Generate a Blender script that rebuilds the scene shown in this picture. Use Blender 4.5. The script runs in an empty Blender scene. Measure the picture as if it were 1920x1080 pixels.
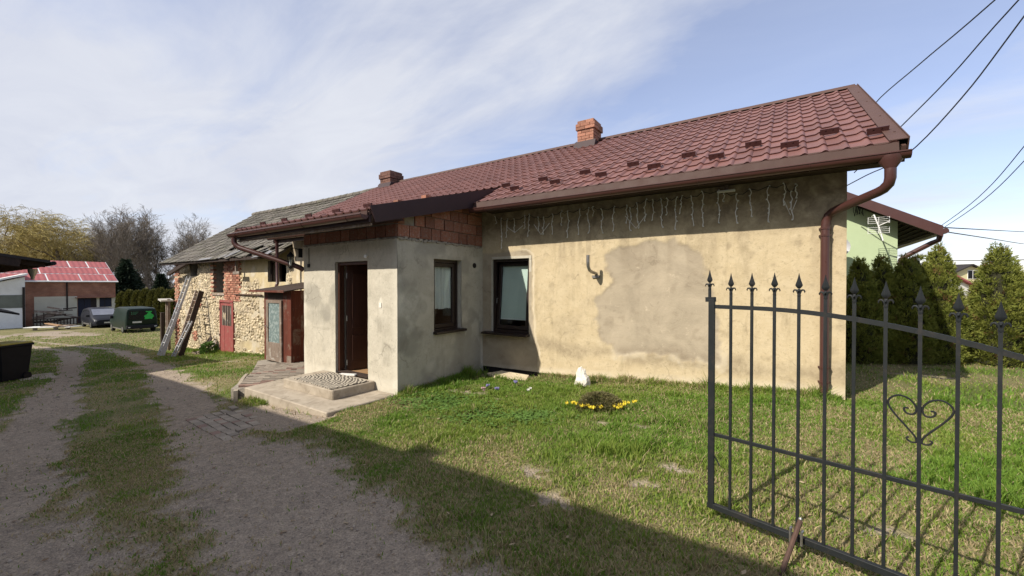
import bpy, math, random
import numpy as np
from mathutils import Vector, Matrix
sc = bpy.context.scene
COL = sc.collection
R = math.radians
rng = np.random.default_rng(7)
random.seed(11)

# ------------------------------------------------------------------ camera, sky, sun, exposure
cam_d = bpy.data.cameras.new('camera'); cam = bpy.data.objects.new('camera', cam_d); COL.objects.link(cam)
cam_d.sensor_width = 36.0; cam_d.lens = 36.0 * 760.0 / 1920.0; cam_d.clip_start = 0.05; cam_d.clip_end = 4000
cam.location = (0, 0, 1.6); cam.rotation_euler = (R(90 - 0.603), 0, R(34.0))
sc.camera = cam
SUN_TRAVEL = Vector((0.40, 1.0, -0.905)).normalized()
ELEV = math.asin(-SUN_TRAVEL.z); ROT = math.atan2(-SUN_TRAVEL.x, -SUN_TRAVEL.y)
w = bpy.data.worlds.new('World'); sc.world = w; w.use_nodes = True
def build_world():
    nt = w.node_tree; N = nt.nodes; L = nt.links; N.clear()
    out = N.new('ShaderNodeOutputWorld'); bg = N.new('ShaderNodeBackground'); bg.inputs['Strength'].default_value = 0.14
    sky = N.new('ShaderNodeTexSky'); sky.sky_type = 'NISHITA'; sky.sun_disc = False
    sky.sun_elevation = ELEV; sky.sun_rotation = ROT; sky.air_density = 1.0; sky.dust_density = 0.6; sky.ozone_density = 2.0
    tc = N.new('ShaderNodeTexCoord'); sep = N.new('ShaderNodeSeparateXYZ'); L.new(tc.outputs['Generated'], sep.inputs[0])
    def m(op, a, b=None, c=None, clamp=False):
        n = N.new('ShaderNodeMath'); n.operation = op; n.use_clamp = clamp
        for i, x in enumerate((a, b, c)):
            if x is None: continue
            if isinstance(x, (int, float)): n.inputs[i].default_value = x
            else: L.new(x, n.inputs[i])
        return n.outputs[0]
    zc = m('MAXIMUM', sep.outputs[2], 0.0); den = m('ADD', zc, 0.16)
    px = m('DIVIDE', sep.outputs[0], den); py = m('DIVIDE', sep.outputs[1], den)
    comb = N.new('ShaderNodeCombineXYZ'); L.new(px, comb.inputs[0]); L.new(py, comb.inputs[1])
    mp = N.new('ShaderNodeMapping'); mp.inputs['Rotation'].default_value = (0, 0, R(-22)); mp.inputs['Scale'].default_value = (0.48, 0.92, 1); mp.inputs['Location'].default_value = (3.1, 0.7, 0)
    L.new(comb.outputs[0], mp.inputs[0])
    def noise(scale, det, rough, dist):
        n = N.new('ShaderNodeTexNoise'); n.inputs['Scale'].default_value = scale; n.inputs['Detail'].default_value = det
        n.inputs['Roughness'].default_value = rough; n.inputs['Distortion'].default_value = dist; L.new(mp.outputs[0], n.inputs['Vector']); return n.outputs[0]
    n1 = noise(1.15, 7, 0.58, 0.9); n2 = noise(2.9, 8, 0.60, 0.9); n3 = noise(0.45, 3, 0.5, 0.3)
    s = m('ADD', m('MULTIPLY', n1, 1.0), m('ADD', m('MULTIPLY', n2, 0.26), m('MULTIPLY', n3, 0.45)))
    # more veil towards the left of the picture, clearer towards the right, as in the view
    lean = m('ADD', m('MULTIPLY', sep.outputs[0], -0.22), m('MULTIPLY', sep.outputs[1], -0.06))
    s = m('ADD', s, lean)
    cl = m('MULTIPLY', m('SUBTRACT', s, 0.715), 2.9, clamp=True)
    cl = m('MULTIPLY_ADD', cl, 0.66, 0.29)
    hz = m('POWER', m('SUBTRACT', 1.0, zc, clamp=True), 6.0)
    cl = m('MAXIMUM', cl, m('MULTIPLY', hz, 0.40))
    mix = N.new('ShaderNodeMix'); mix.data_type = 'RGBA'
    tint = N.new('ShaderNodeMix'); tint.data_type = 'RGBA'; tint.blend_type = 'MULTIPLY'; tint.inputs[0].default_value = 1.0
    tint.inputs[7].default_value = (0.97, 0.87, 0.93, 1); L.new(sky.outputs[0], tint.inputs[6])
    shade = N.new('ShaderNodeMix'); shade.data_type = 'RGBA'; L.new(n2, shade.inputs[0])
    shade.inputs[6].default_value = (2.85, 3.00, 3.55, 1); shade.inputs[7].default_value = (4.1, 4.2, 4.4, 1)
    L.new(cl, mix.inputs[0]); L.new(tint.outputs[2], mix.inputs[6]); L.new(shade.outputs[2], mix.inputs[7])
    L.new(mix.outputs[2], bg.inputs['Color']); L.new(bg.outputs[0], out.inputs[0])
build_world()
sd = bpy.data.lights.new('sun', 'SUN'); sd.energy = 4.0; sd.angle = R(0.53); sd.color = (1.0, 0.93, 0.82)
sun = bpy.data.objects.new('sun', sd); COL.objects.link(sun); sun.location = (-8, -20, 25)
sun.rotation_euler = SUN_TRAVEL.to_track_quat('-Z', 'Y').to_euler()
sc.view_settings.view_transform = 'Standard'; sc.view_settings.look = 'None'; sc.view_settings.gamma = 1.0
sc.view_settings.exposure = 0.62; sc.view_settings.use_curve_mapping = False
sc.cycles.max_bounces = 6; sc.cycles.transparent_max_bounces = 12; sc.cycles.use_denoising = True

# ------------------------------------------------------------------ helpers
def vnoise(x, y, seed=0):
    x = np.asarray(x, float); y = np.asarray(y, float)
    xi = np.floor(x).astype(np.int64); yi = np.floor(y).astype(np.int64); fx = x - xi; fy = y - yi
    fx = fx * fx * (3 - 2 * fx); fy = fy * fy * (3 - 2 * fy)
    def h(a, b):
        n = (a * 374761393 + b * 668265263 + seed * 2147483647) & 0x7fffffff
        n = ((n ^ (n >> 13)) * 1274126177) & 0x7fffffff
        n = ((n ^ (n >> 16)) * 2246822519) & 0x7fffffff
        return (n & 0xffff) / 65535.0
    a = h(xi, yi); b = h(xi + 1, yi); c = h(xi, yi + 1); d = h(xi + 1, yi + 1)
    return (a * (1 - fx) + b * fx) * (1 - fy) + (c * (1 - fx) + d * fx) * fy
def fbm(x, y, s=1.0, seed=0, o=4):
    t = 0; a = .5; n = 0; x = np.asarray(x, float) * s; y = np.asarray(y, float) * s
    for i in range(o):
        t = t + a * vnoise(x, y, seed + i * 17); n += a; a *= .5; x = x * 2.03 + 7.7; y = y * 2.03 + 3.1
    return t / n
def sstep(a, b, x): t = np.clip((np.asarray(x, float) - a) / (b - a), 0, 1); return t * t * (3 - 2 * t)

WL = {}                      # world place of every object used as a parent (parents are not turned while building)
def wl(o): return WL.get(o.name, Vector((0, 0, 0)))
def setp(o, label=None, category=None, group=None, kind=None):
    for k, v in (('label', label), ('category', category), ('group', group), ('kind', kind)):
        if v: o[k] = v
    return o
def thing(name, loc, label, category, group=None):
    o = bpy.data.objects.new(name, None); COL.objects.link(o); o.location = loc; o.empty_display_size = .1
    WL[o.name] = Vector(loc); return setp(o, label, category, group)
def link(o, parent, world):
    COL.objects.link(o); world = Vector(world)
    if parent is not None: o.parent = parent; o.location = world - wl(parent)
    else: o.location = world
    WL[o.name] = world; return o
def npmesh(name, V, F, mat, parent=None, base=None, col=None, smooth=False, mats=None, midx=None):
    """V (n,3) world coordinates, F list of arrays/(m,k) array, base = origin in the world"""
    V = np.asarray(V, np.float32)
    if base is None: base = wl(parent) if parent is not None else Vector((0, 0, 0))
    V = V - np.array(base, np.float32)
    me = bpy.data.meshes.new(name)
    if isinstance(F, np.ndarray):
        k = F.shape[1]; m = F.shape[0]; flat = F.reshape(-1).astype(np.int32)
        starts = np.arange(0, m * k, k, dtype=np.int32)
    else:
        flat = np.concatenate([np.asarray(f, np.int32) for f in F]); ln = np.array([len(f) for f in F])
        starts = np.concatenate([[0], np.cumsum(ln)[:-1]]).astype(np.int32); m = len(F)
    me.vertices.add(len(V)); me.vertices.foreach_set('co', V.reshape(-1))
    me.loops.add(len(flat)); me.loops.foreach_set('vertex_index', flat)
    me.polygons.add(m); me.polygons.foreach_set('loop_start', starts)
    if smooth: me.polygons.foreach_set('use_smooth', np.ones(m, bool))
    if col is not None:
        a = me.color_attributes.new('Col', 'FLOAT_COLOR', 'POINT'); c = np.ones((len(V), 4), np.float32); c[:, :col.shape[1]] = col
        a.data.foreach_set('color', c.reshape(-1))
    for mm in (mats or [mat]): me.materials.append(mm)
    if midx is not None: me.polygons.foreach_set('material_index', np.asarray(midx, np.int32))
    me.update(calc_edges=True); me.validate()
    return link(bpy.data.objects.new(name, me), parent, base)
class MB:
    def __init__(s): s.v = []; s.f = []
    def add(s, V, F):
        b = len(s.v); s.v.extend([tuple(p) for p in V]); s.f.extend([tuple(i + b for i in f) for f in F]); return s
    def box(s, x0, y0, z0, x1, y1, z1):
        return s.add([(x0, y0, z0), (x1, y0, z0), (x1, y1, z0), (x0, y1, z0), (x0, y0, z1), (x1, y0, z1), (x1, y1, z1), (x0, y1, z1)],
                     [(0, 3, 2, 1), (4, 5, 6, 7), (0, 1, 5, 4), (1, 2, 6, 5), (2, 3, 7, 6), (3, 0, 4, 7)])
    def obox(s, c, a, b, d):
        c = Vector(c); a = Vector(a); b = Vector(b); d = Vector(d); P = []
        for k in (-1, 1):
            for i, j in ((-1, -1), (1, -1), (1, 1), (-1, 1)): P.append(c + a * i + b * j + d * k)
        return s.add(P, [(0, 3, 2, 1), (4, 5, 6, 7), (0, 1, 5, 4), (1, 2, 6, 5), (2, 3, 7, 6), (3, 0, 4, 7)])
    def beam(s, p, q, w, h, up=(0, 0, 1)):
        p = Vector(p); q = Vector(q); d = q - p; u = Vector(up); sd = d.cross(u)
        if sd.length < 1e-5: sd = d.cross(Vector((1, 0, 0)))
        sd.normalize(); n = sd.cross(d).normalized()
        return s.obox((p + q) / 2, d / 2, sd * (w / 2), n * (h / 2))
    def tube(s, pts, r, n=8, cap=True, flat=1.0):
        pts = [Vector(p) for p in pts]; rs = r if isinstance(r, (list, tuple)) else [r] * len(pts); V = []; F = []
        t0 = (pts[1] - pts[0]).normalized(); ref = Vector((0, 0, 1)) if abs(t0.z) < .9 else Vector((1, 0, 0))
        a = t0.cross(ref).normalized()
        for i, p in enumerate(pts):
            t = ((pts[min(i + 1, len(pts) - 1)] - pts[max(i - 1, 0)])).normalized()
            a = (a - t * a.dot(t)).normalized(); b = t.cross(a)
            for k in range(n):
                an = 2 * math.pi * (k + .5) / n; V.append(p + a * (math.cos(an) * rs[i]) + b * (math.sin(an) * rs[i] * flat))
        for i in range(len(pts) - 1):
            for k in range(n):
                k2 = (k + 1) % n; F.append((i * n + k, i * n + k2, (i + 1) * n + k2, (i + 1) * n + k))
        if cap: F.append(tuple(range(n))[::-1]); F.append(tuple((len(pts) - 1) * n + k for k in range(n)))
        return s.add(V, F)
    def lathe(s, prof, c, n=12, sx=1, sy=1):
        V = []; F = []; c = Vector(c)
        for r, z in prof:
            for k in range(n): an = 2 * math.pi * (k + .5) / n; V.append(c + Vector((math.cos(an) * r * sx, math.sin(an) * r * sy, z)))
        for i in range(len(prof) - 1):
            for k in range(n): k2 = (k + 1) % n; F.append((i * n + k, i * n + k2, (i + 1) * n + k2, (i + 1) * n + k))
        F.append(tuple(range(n))[::-1]); F.append(tuple((len(prof) - 1) * n + k for k in range(n)))
        return s.add(V, F)
    def prism(s, poly, o, u, v, n):
        """2-D outline poly placed at o with axes u, v and pushed along n"""
        o = Vector(o); u = Vector(u); v = Vector(v); n = Vector(n); k = len(poly)
        A = [o + u * a + v * b for a, b in poly]; B = [p + n for p in A]
        F = [tuple(range(k))[::-1], tuple(range(k, 2 * k))] + [(i, (i + 1) % k, k + (i + 1) % k, k + i) for i in range(k)]
        return s.add(A + B, F)
    def build(s, name, mat, parent=None, base=None, smooth=False, bevel=0, label=None, **kw):
        if base is None: base = wl(parent) if parent is not None else Vector((0, 0, 0))
        base = Vector(base); me = bpy.data.meshes.new(name)
        me.from_pydata([Vector(p) - base for p in s.v], [], s.f); me.materials.append(mat)
        if smooth:
            me.polygons.foreach_set('use_smooth', np.ones(len(me.polygons), bool))
            me.update(); me.set_sharp_from_angle(angle=R(40))
        me.update()
        o = link(bpy.data.objects.new(name, me), parent, base)
        if bevel:
            b = o.modifiers.new('bevel', 'BEVEL'); b.width = bevel; b.segments = 1; b.limit_method = 'ANGLE'
        if label: o['label'] = label
        for k, v in kw.items(): o[k] = v
        return o
def place(name, me, parent, world, rot=None, scale=None, label=None):
    o = bpy.data.objects.new(name, me); link(o, parent, world)
    if rot is not None: o.rotation_euler = rot
    if scale is not None: o.scale = scale
    if label: o['label'] = label
    return o
def copy_tree(o, loc, rotz=0, label=None, parent=None):
    c = o.copy(); COL.objects.link(c)
    if parent is None: c.location = loc; c.rotation_euler = (0, 0, rotz)
    else: c.parent = parent
    if label: c['label'] = label
    for ch in o.children: copy_tree(ch, None, parent=c)
    return c

# ------------------------------------------------------------------ materials
def newmat(name):
    m = bpy.data.materials.new(name); m.use_nodes = True; nt = m.node_tree; return m, nt, nt.nodes, nt.links, nt.nodes['Principled BSDF']
def rgba(c): return (c[0], c[1], c[2], 1)
def mixn(N, L, fac, a, b, mode='MIX'):
    n = N.new('ShaderNodeMix'); n.data_type = 'RGBA'; n.blend_type = mode
    for i, x in ((0, fac), (6, a), (7, b)):
        if isinstance(x, (int, float)): n.inputs[i].default_value = x
        elif isinstance(x, tuple): n.inputs[i].default_value = rgba(x)
        else: L.new(x, n.inputs[i])
    return n.outputs[2]
def noisen(N, L, scale, det=5, rough=.6, vec=None, dist=0, stretch=None):
    if vec is None: vec = N.new('ShaderNodeTexCoord').outputs['Object']
    if stretch: mp = N.new('ShaderNodeMapping'); mp.inputs['Scale'].default_value = stretch; L.new(vec, mp.inputs[0]); vec = mp.outputs[0]
    n = N.new('ShaderNodeTexNoise'); n.inputs['Scale'].default_value = scale; n.inputs['Detail'].default_value = det
    n.inputs['Roughness'].default_value = rough; n.inputs['Distortion'].default_value = dist; L.new(vec, n.inputs['Vector']); return n.outputs[0]
def rampn(N, L, f, a, b):
    n = N.new('ShaderNodeMapRange'); n.inputs[1].default_value = a; n.inputs[2].default_value = b; n.clamp = True; L.new(f, n.inputs[0]); return n.outputs[0]
def bumpn(N, L, h, strength, dist, P):
    b = N.new('ShaderNodeBump'); b.inputs['Strength'].default_value = strength; b.inputs['Distance'].default_value = dist
    L.new(h, b.inputs['Height']); L.new(b.outputs[0], P.inputs['Normal'])
def pm(name, c1, c2=None, scale=6, rough=.8, bump=.3, bscale=40, bdist=.01, rnd=0, isl=0, metal=0, stretch=None, lo=.3, hi=.7, spec=.3, c3=None, s3=2.0, world=False):
    """two-tone procedural surface with fine relief; rnd / isl vary it from piece to piece"""
    m, nt, N, L, P = newmat(name); c2 = c2 or tuple(x * .75 for x in c1)
    vec = N.new('ShaderNodeNewGeometry').outputs['Position'] if world else N.new('ShaderNodeTexCoord').outputs['Object']
    oi = N.new('ShaderNodeObjectInfo')
    va = N.new('ShaderNodeVectorMath'); va.operation = 'MULTIPLY_ADD'; L.new(oi.outputs['Random'], va.inputs[0]); va.inputs[1].default_value = (31, 17, 47)
    L.new(vec, va.inputs[2]); v = va.outputs[0]
    c = mixn(N, L, rampn(N, L, noisen(N, L, scale, 6, .65, v, .3, stretch), lo, hi), c1, c2)
    if c3: c = mixn(N, L, rampn(N, L, noisen(N, L, s3, 5, .7, v, .6), .52, .66), c, c3)
    for amt, src in ((rnd, oi.outputs['Random']), (isl, N.new('ShaderNodeNewGeometry').outputs['Random Per Island'])):
        if amt:
            mr = N.new('ShaderNodeMapRange'); L.new(src, mr.inputs[0]); mr.inputs[3].default_value = 1 - amt; mr.inputs[4].default_value = 1 + amt
            hs = N.new('ShaderNodeHueSaturation'); L.new(mr.outputs[0], hs.inputs['Value']); L.new(c, hs.inputs['Color']); c = hs.outputs[0]
    L.new(c, P.inputs['Base Color']); P.inputs['Metallic'].default_value = metal; P.inputs['Specular IOR Level'].default_value = spec
    rn = N.new('ShaderNodeMapRange'); L.new(noisen(N, L, scale * 2.3, 4, .6, v), rn.inputs[0]); rn.inputs[3].default_value = max(.02, rough - .12); rn.inputs[4].default_value = min(1, rough + .12)
    L.new(rn.outputs[0], P.inputs['Roughness'])
    if bump: bumpn(N, L, noisen(N, L, bscale, 5, .65, v, 0, stretch), bump, bdist, P)
    return m
def leafmat(name, c1, c2, trans=.3, attr=False, isl=.35):
    m, nt, N, L, P = newmat(name); geo = N.new('ShaderNodeNewGeometry')
    if attr: a = N.new('ShaderNodeAttribute'); a.attribute_name = 'Col'; c = a.outputs['Color']
    else:
        oi = N.new('ShaderNodeObjectInfo')
        c = mixn(N, L, geo.outputs['Random Per Island'], c1, c2)
        n = noisen(N, L, 2.2, 4); hs = N.new('ShaderNodeHueSaturation'); mr = N.new('ShaderNodeMapRange'); L.new(n, mr.inputs[0]); mr.inputs[3].default_value = 1 - isl; mr.inputs[4].default_value = 1 + isl
        L.new(mr.outputs[0], hs.inputs['Value']); L.new(c, hs.inputs['Color']); c = hs.outputs[0]
    P.inputs['Roughness'].default_value = .6; P.inputs['Specular IOR Level'].default_value = .25; L.new(c, P.inputs['Base Color'])
    if trans:
        t = N.new('ShaderNodeBsdfTranslucent'); L.new(c, t.inputs['Color']); ms = N.new('ShaderNodeMixShader'); ms.inputs[0].default_value = trans
        L.new(P.outputs[0], ms.inputs[1]); L.new(t.outputs[0], ms.inputs[2]); L.new(ms.outputs[0], N['Material Output'].inputs['Surface'])
    return m
def glassmat(name, tint=(.93, .96, .95), refl=.035):
    m, nt, N, L, P = newmat(name)
    tr = N.new('ShaderNodeBsdfTransparent'); tr.inputs[0].default_value = rgba(tint); gl = N.new('ShaderNodeBsdfGlossy'); gl.inputs['Roughness'].default_value = .02
    fr = N.new('ShaderNodeLayerWeight'); fr.inputs['Blend'].default_value = .5; pw = N.new('ShaderNodeMath'); pw.operation = 'POWER'; pw.inputs[1].default_value = 3.5; L.new(fr.outputs['Facing'], pw.inputs[0])
    ad = N.new('ShaderNodeMath'); ad.operation = 'MULTIPLY_ADD'; ad.use_clamp = True; ad.inputs[1].default_value = .8; ad.inputs[2].default_value = refl; L.new(pw.outputs[0], ad.inputs[0]); ms = N.new('ShaderNodeMixShader'); L.new(ad.outputs[0], ms.inputs[0]); L.new(tr.outputs[0], ms.inputs[1]); L.new(gl.outputs[0], ms.inputs[2])
    L.new(ms.outputs[0], N['Material Output'].inputs['Surface']); return m

M = {}
M['tile'] = pm('burgundy_tile_metal', (.185, .086, .072), (.145, .068, .058), 3, .50, .12, 60, .003, rnd=.15, isl=.13, spec=.35)
M['tile_old'] = pm('old_roof_tile', (.165, .148, .125), (.095, .085, .073), 5, .9, .5, 45, .01, rnd=.30, isl=.30, c3=(.12, .118, .08), s3=3)
M['trim'] = pm('brown_roof_trim', (.098, .054, .042), (.08, .044, .035), 3, .6, .05, 30, .002, spec=.3)
M['gutter'] = pm('brown_gutter', (.075, .030, .024), (.06, .025, .021), 3, .33, .05, 30, .002, spec=.5)
M['barge'] = pm('dark_barge_board', (.045, .024, .024), (.035, .02, .02), 3, .5, .1, 30, .003)
M['guard'] = pm('snow_guard_metal', (.06, .022, .02), None, 3, .45, 0)
M['brick'] = pm('red_brick', (.33, .15, .095), (.25, .10, .065), 14, .9, .6, 60, .008, rnd=.28, isl=.28, c3=(.42, .30, .22), s3=9)
M['brick_dark'] = pm('sooty_brick', (.16, .07, .05), (.075, .04, .032), 10, .9, .6, 60, .008, rnd=.3, isl=.3, c3=(.16, .13, .1), s3=9)
M['block'] = pm('hollow_clay_block', (.31, .13, .08), (.20, .085, .055), 8, .9, .5, 50, .006, rnd=.25, isl=.25, c3=(.26, .21, .17), s3=6)
M['mortar'] = pm('mortar', (.36, .32, .26), (.22, .19, .155), 8, .95, .8, 40, .02)
M['barnbrick'] = pm('barn_brick', (.33, .15, .10), (.25, .10, .065), 12, .92, .5, 50, .01, rnd=.3, isl=.35, c3=(.5, .36, .24), s3=5)
M['stone'] = pm('field_stone', (.56, .47, .32), (.42, .35, .24), 7, .95, .8, 30, .02, rnd=.28, isl=.32, c3=(.30, .24, .18), s3=3)
M['concrete'] = pm('step_concrete', (.43, .37, .29), (.30, .25, .19), 5, .92, .6, 60, .006, c3=(.24, .20, .15), s3=3)
M['paver_red'] = pm('red_paver', (.30, .20, .155), (.23, .15, .12), 9, .92, .5, 60, .004, rnd=.22)
M['paver_grey'] = pm('grey_paver', (.34, .29, .23), (.24, .2, .16), 9, .92, .5, 60, .004, rnd=.2)
M['wood_red'] = pm('old_red_wood', (.17, .042, .022), (.085, .022, .013), 5, .7, .5, 20, .006, rnd=.25, stretch=(6, 6, .5), c3=(.22, .15, .11), s3=3)
M['wood_grey'] = pm('weathered_wood', (.30, .24, .19), (.17, .115, .085), 5, .85, .6, 20, .006, rnd=.25, stretch=(6, 6, .5), c3=(.42, .38, .33), s3=4)
M['wood_dark'] = pm('dark_timber', (.055, .035, .026), (.03, .02, .016), 5, .8, .5, 20, .006, rnd=.2, stretch=(4, 4, .6))
M['frame'] = pm('brown_window_frame', (.022, .011, .008), (.016, .009, .007), 5, .42, .1, 30, .002, spec=.5)
M['door'] = pm('brown_door_wood', (.066, .024, .013), (.045, .016, .009), 5, .42, .15, 20, .003, stretch=(8, 8, .4), spec=.5)
M['doorframe'] = pm('door_frame', (.075, .028, .016), (.05, .02, .012), 5, .45, .1, 20, .003, stretch=(8, 8, .4))
M['dark'] = pm('dark_interior', (.03, .024, .02), None, 4, .9, 0)
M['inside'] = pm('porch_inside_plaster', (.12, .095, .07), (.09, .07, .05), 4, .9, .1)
M['floor_tan'] = pm('tan_floor_tiles', (.42, .26, .14), (.34, .2, .1), 6, .4, .1)
M['blind'] = pm('roller_blind', (.60, .67, .62), (.56, .63, .58), 3, .9, .2, 300, .001)
M['curtain'] = pm('lace_curtain', (.84, .82, .77), (.70, .68, .63), 9, .9, .3, 90, .003, stretch=(1, 5, .5))
M['apron'] = pm('dark_brown_apron', (.068, .036, .028), (.055, .029, .023), 3, .65, .05, 30, .002, spec=.25)
M['glass'] = glassmat('window_glass')
M['iron'] = pm('dark_grey_paint', (.017, .020, .021), (.012, .014, .015), 8, .55, .25, 70, .002, c3=(.026, .024, .022), s3=14, spec=.3)
M['rust'] = pm('rust', (.115, .065, .048), (.06, .036, .028), 20, .8, .4)
M['steel'] = pm('zinc_steel', (.42, .40, .38), (.3, .28, .26), 20, .38, .1, metal=.8)
M['alu'] = pm('aluminium', (.52, .52, .53), (.42, .43, .44), 8, .45, .05, metal=.15)
M['white'] = pm('white_paint', (.78, .77, .74), (.7, .69, .66), 5, .6, .1)
M['whitestone'] = pm('white_stone', (.80, .76, .68), (.66, .6, .5), 9, .9, .8, 25, .02)
M['black'] = pm('black_plastic', (.010, .010, .012), (.013, .013, .015), 5, .6, .1, spec=.2)
M['bitumen'] = pm('black_bitumen', (.012, .011, .014), None, 5, .7, .3)
M['reddoor'] = pm('red_painted_planks', (.31, .085, .075), (.25, .06, .055), 4, .7, .4, 15, .006, stretch=(6, 6, .4), c3=(.28, .13, .10), s3=4)
M['wire'] = pm('black_cable', (.02, .02, .022), None, 3, .6, 0)
M['bulbwire'] = pm('pale_wire', (.88, .86, .80), None, 3, .5, 0)
M['bulb'] = pm('clear_bulb', (.85, .84, .80), None, 3, .2, 0, spec=.6)
# ------------------------------------------------------------------ ground: one sheet out to the horizon
GX = [-3000, -400, -120, -60, -40, -22.7, -14.4, -10.6, -8, -5, 0, 5, 30, 80, 400, 3000]
GZ = [-9, -5, -2.9, -2.35, -1.97, -1.35, -.83, -.52, -.42, -.21, .10, .20, .35, .35, .3, -2]
def gz(x, y=0): return np.interp(x, GX, GZ)
def trk(xs, ys): xs = np.array(xs, float); ys = np.array(ys, float); i = np.argsort(xs); return lambda x: np.interp(x, xs[i], ys[i])
yLL = trk([-60, -40, -33, -27.6, -18, -11.4, -9.9, -6, 0, 4], [1.5, 2.6, 3.3, 3.75, 2.34, 1.09, .74, -.2, -1.3, -2])
yLR = trk([-60, -40, -26, -20.4, -9.94, -7.17, -3.29, 0, 4], [2.2, 3.4, 4.45, 3.6, 1.69, 1.14, .63, .1, -.5])
yRL = trk([-60, -40, -26, -18.3, -8.9, -5.6, -2.6, 0, 4], [2.4, 3.6, 4.9, 4.19, 2.2, 1.53, 1.0, .55, -.1])
yRR = trk([-60, -40, -30, -25, -22, -14.7, -8.7, -6, -3.5, -1.3, 0, 4], [3.0, 4.0, 5.0, 5.45, 5.3, 4.28, 3.09, 2.61, 2.29, 1.76, 1.35, .2])
def dirt_mask(x, y):
    n = (fbm(x, y, 1.6, 5) - .5) * .50 + (fbm(x, y, 7, 9, 4) - .5) * .65
    e = .18 + .26 * sstep(-8, -4.5, x)
    def band(lo, hi, soft): return sstep(-soft, soft, y - lo + n) * sstep(-soft, soft, hi - y + n)
    a = band(yLL(x), yLR(x) - .12 * sstep(-5.5, -7, x), e); b = band(yRL(x) + .12 * sstep(-5.5, -7, x), yRR(x), e)
    fade = sstep(-46, -33, x) * .95 + .05
    strip = sstep(-6.0, -3.6, x) * sstep(.62, .36, fbm(x, y, 1.3, 31) * .5 + fbm(x, y, 6, 32) * .5) * band(yLL(x) - .2, yRR(x), .3) * .75
    d = np.maximum(np.maximum(a, b), strip) * fade
    far = sstep(.52, .62, fbm(x, y * 2.2, .22, 77)) * sstep(-30, -36, x) * sstep(-52, -44, x) * sstep(1, 3, y) * sstep(9, 6, y)
    base = band(np.full_like(x, 6.2), np.full_like(x, 6.9), .1) * sstep(-5.2, -4.9, x) * sstep(-3.6, -4.2, x)
    side = sstep(.35, .1, np.hypot((x + 5.75) / 1.5, (y - 2.95) / .45) - .75 + n * .4) * sstep(-4.9, -5.3, x)
    spots = 0 * x
    for cx, cy, rx, ry in ((-4.35, 5.0, .5, .12), (-4.75, 4.35, .35, .1), (-3.35, 4.02, .16, .12), (-3.9, 3.55, .1, .06), (-3.55, 4.9, .09, .06), (-1.72, 4.45, .12, .07), (-1.35, 4.5, .1, .06), (-.75, 3.6, .14, .08), (.55, 3.3, .2, .09), (-.9, 3.2, .12, .07), (-1.75, 3.05, .2, .12), (-1.4, 2.65, .16, .1), (1.8, 9.0, .6, .12), (-8.2, 4.0, .2, .2), (-14.2, 5.6, .7, .2)):
        spots = np.maximum(spots, sstep(1.25, .6, np.hypot((x - cx) / rx, (y - cy) / ry) + (fbm(x, y, 9, 3, 3) - .5) * 2.4) * .85)
    return np.clip(np.maximum.reduce([d, far, base * .8, side, spots * .80]), 0, 1)
def dry_mask(x, y):
    d = sstep(.42, .62, fbm(x, y, .8, 41) * .6 + fbm(x, y, 2.7, 43) * .4)
    near = sstep(3.4, 2.3, y + (fbm(x, y, 1.2, 47) - .5) * 1.2) * sstep(-7.5, -4.5, x) * .75
    right = sstep(-.6, .8, x) * sstep(.42, .62, fbm(x, y, 1.1, 53)) * .6
    strip = sstep(-9, -5, x) * sstep(yRR(x) + .5, yRR(x) - .2, y) * .9
    far = sstep(-20, -32, x) * .55
    g = sstep(-4.8, -3.6, x) * sstep(3.0, 3.8, y) * sstep(.6, -.6, x) * sstep(6.6, 6.0, y)
    return np.clip(np.maximum.reduce([d * .75, near * .9, right, strip, far]) * (1 - .62 * g), 0, 1)
def ground_z(x, y):
    d = sstep(.2, .8, dirt_mask(x, y)) * sstep(-46, -33, x)
    near = sstep(-30, -15, x)
    z = gz(x) - .03 * d * near + (fbm(x, y, 1.1, 61, 3) - .5) * .05 * near + (fbm(x, y, 5, 62, 3) - .5) * .02 * near + (fbm(x, y, .05, 64, 3) - .5) * .5 * sstep(-30, -90, x)
    z = z - .06 * sstep(yRR(x) + .7, yRR(x) - .3, y) * sstep(-12, -8, x) * sstep(-4, -6.5, x)
    # bed along the porch wall lies a little lower towards the corner, and the patio is cut level
    return z
def axis(segs):
    a = []
    for lo, hi, st in segs: a.extend(np.arange(lo, hi - 1e-6, st))
    a.append(segs[-1][1]); return np.array(a)
ax = axis([(-3000, -400, 650), (-400, -120, 70), (-120, -60, 6), (-60, -24, .6), (-24, -9, .14), (-9, 3.4, .05), (3.4, 8, .25), (8, 30, 2), (30, 120, 15), (120, 3000, 720)])
ay = axis([(-3000, -300, 540), (-300, -20, 28), (-20, -3, 1.7), (-3, -.6, .2), (-.6, 7, .05), (7, 12, .13), (12, 30, 1), (30, 150, 12), (150, 3000, 570)])
gx, gy = np.meshgrid(ax, ay); fx = gx.ravel(); fy = gy.ravel()
dm = dirt_mask(fx, fy); dr = dry_mask(fx, fy); zz = ground_z(fx, fy)
nx, ny = len(ax), len(ay); ii = (np.arange(ny - 1)[:, None] * nx + np.arange(nx - 1)[None, :]).ravel()
quads = np.stack([ii, ii + 1, ii + nx + 1, ii + nx], 1)
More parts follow.
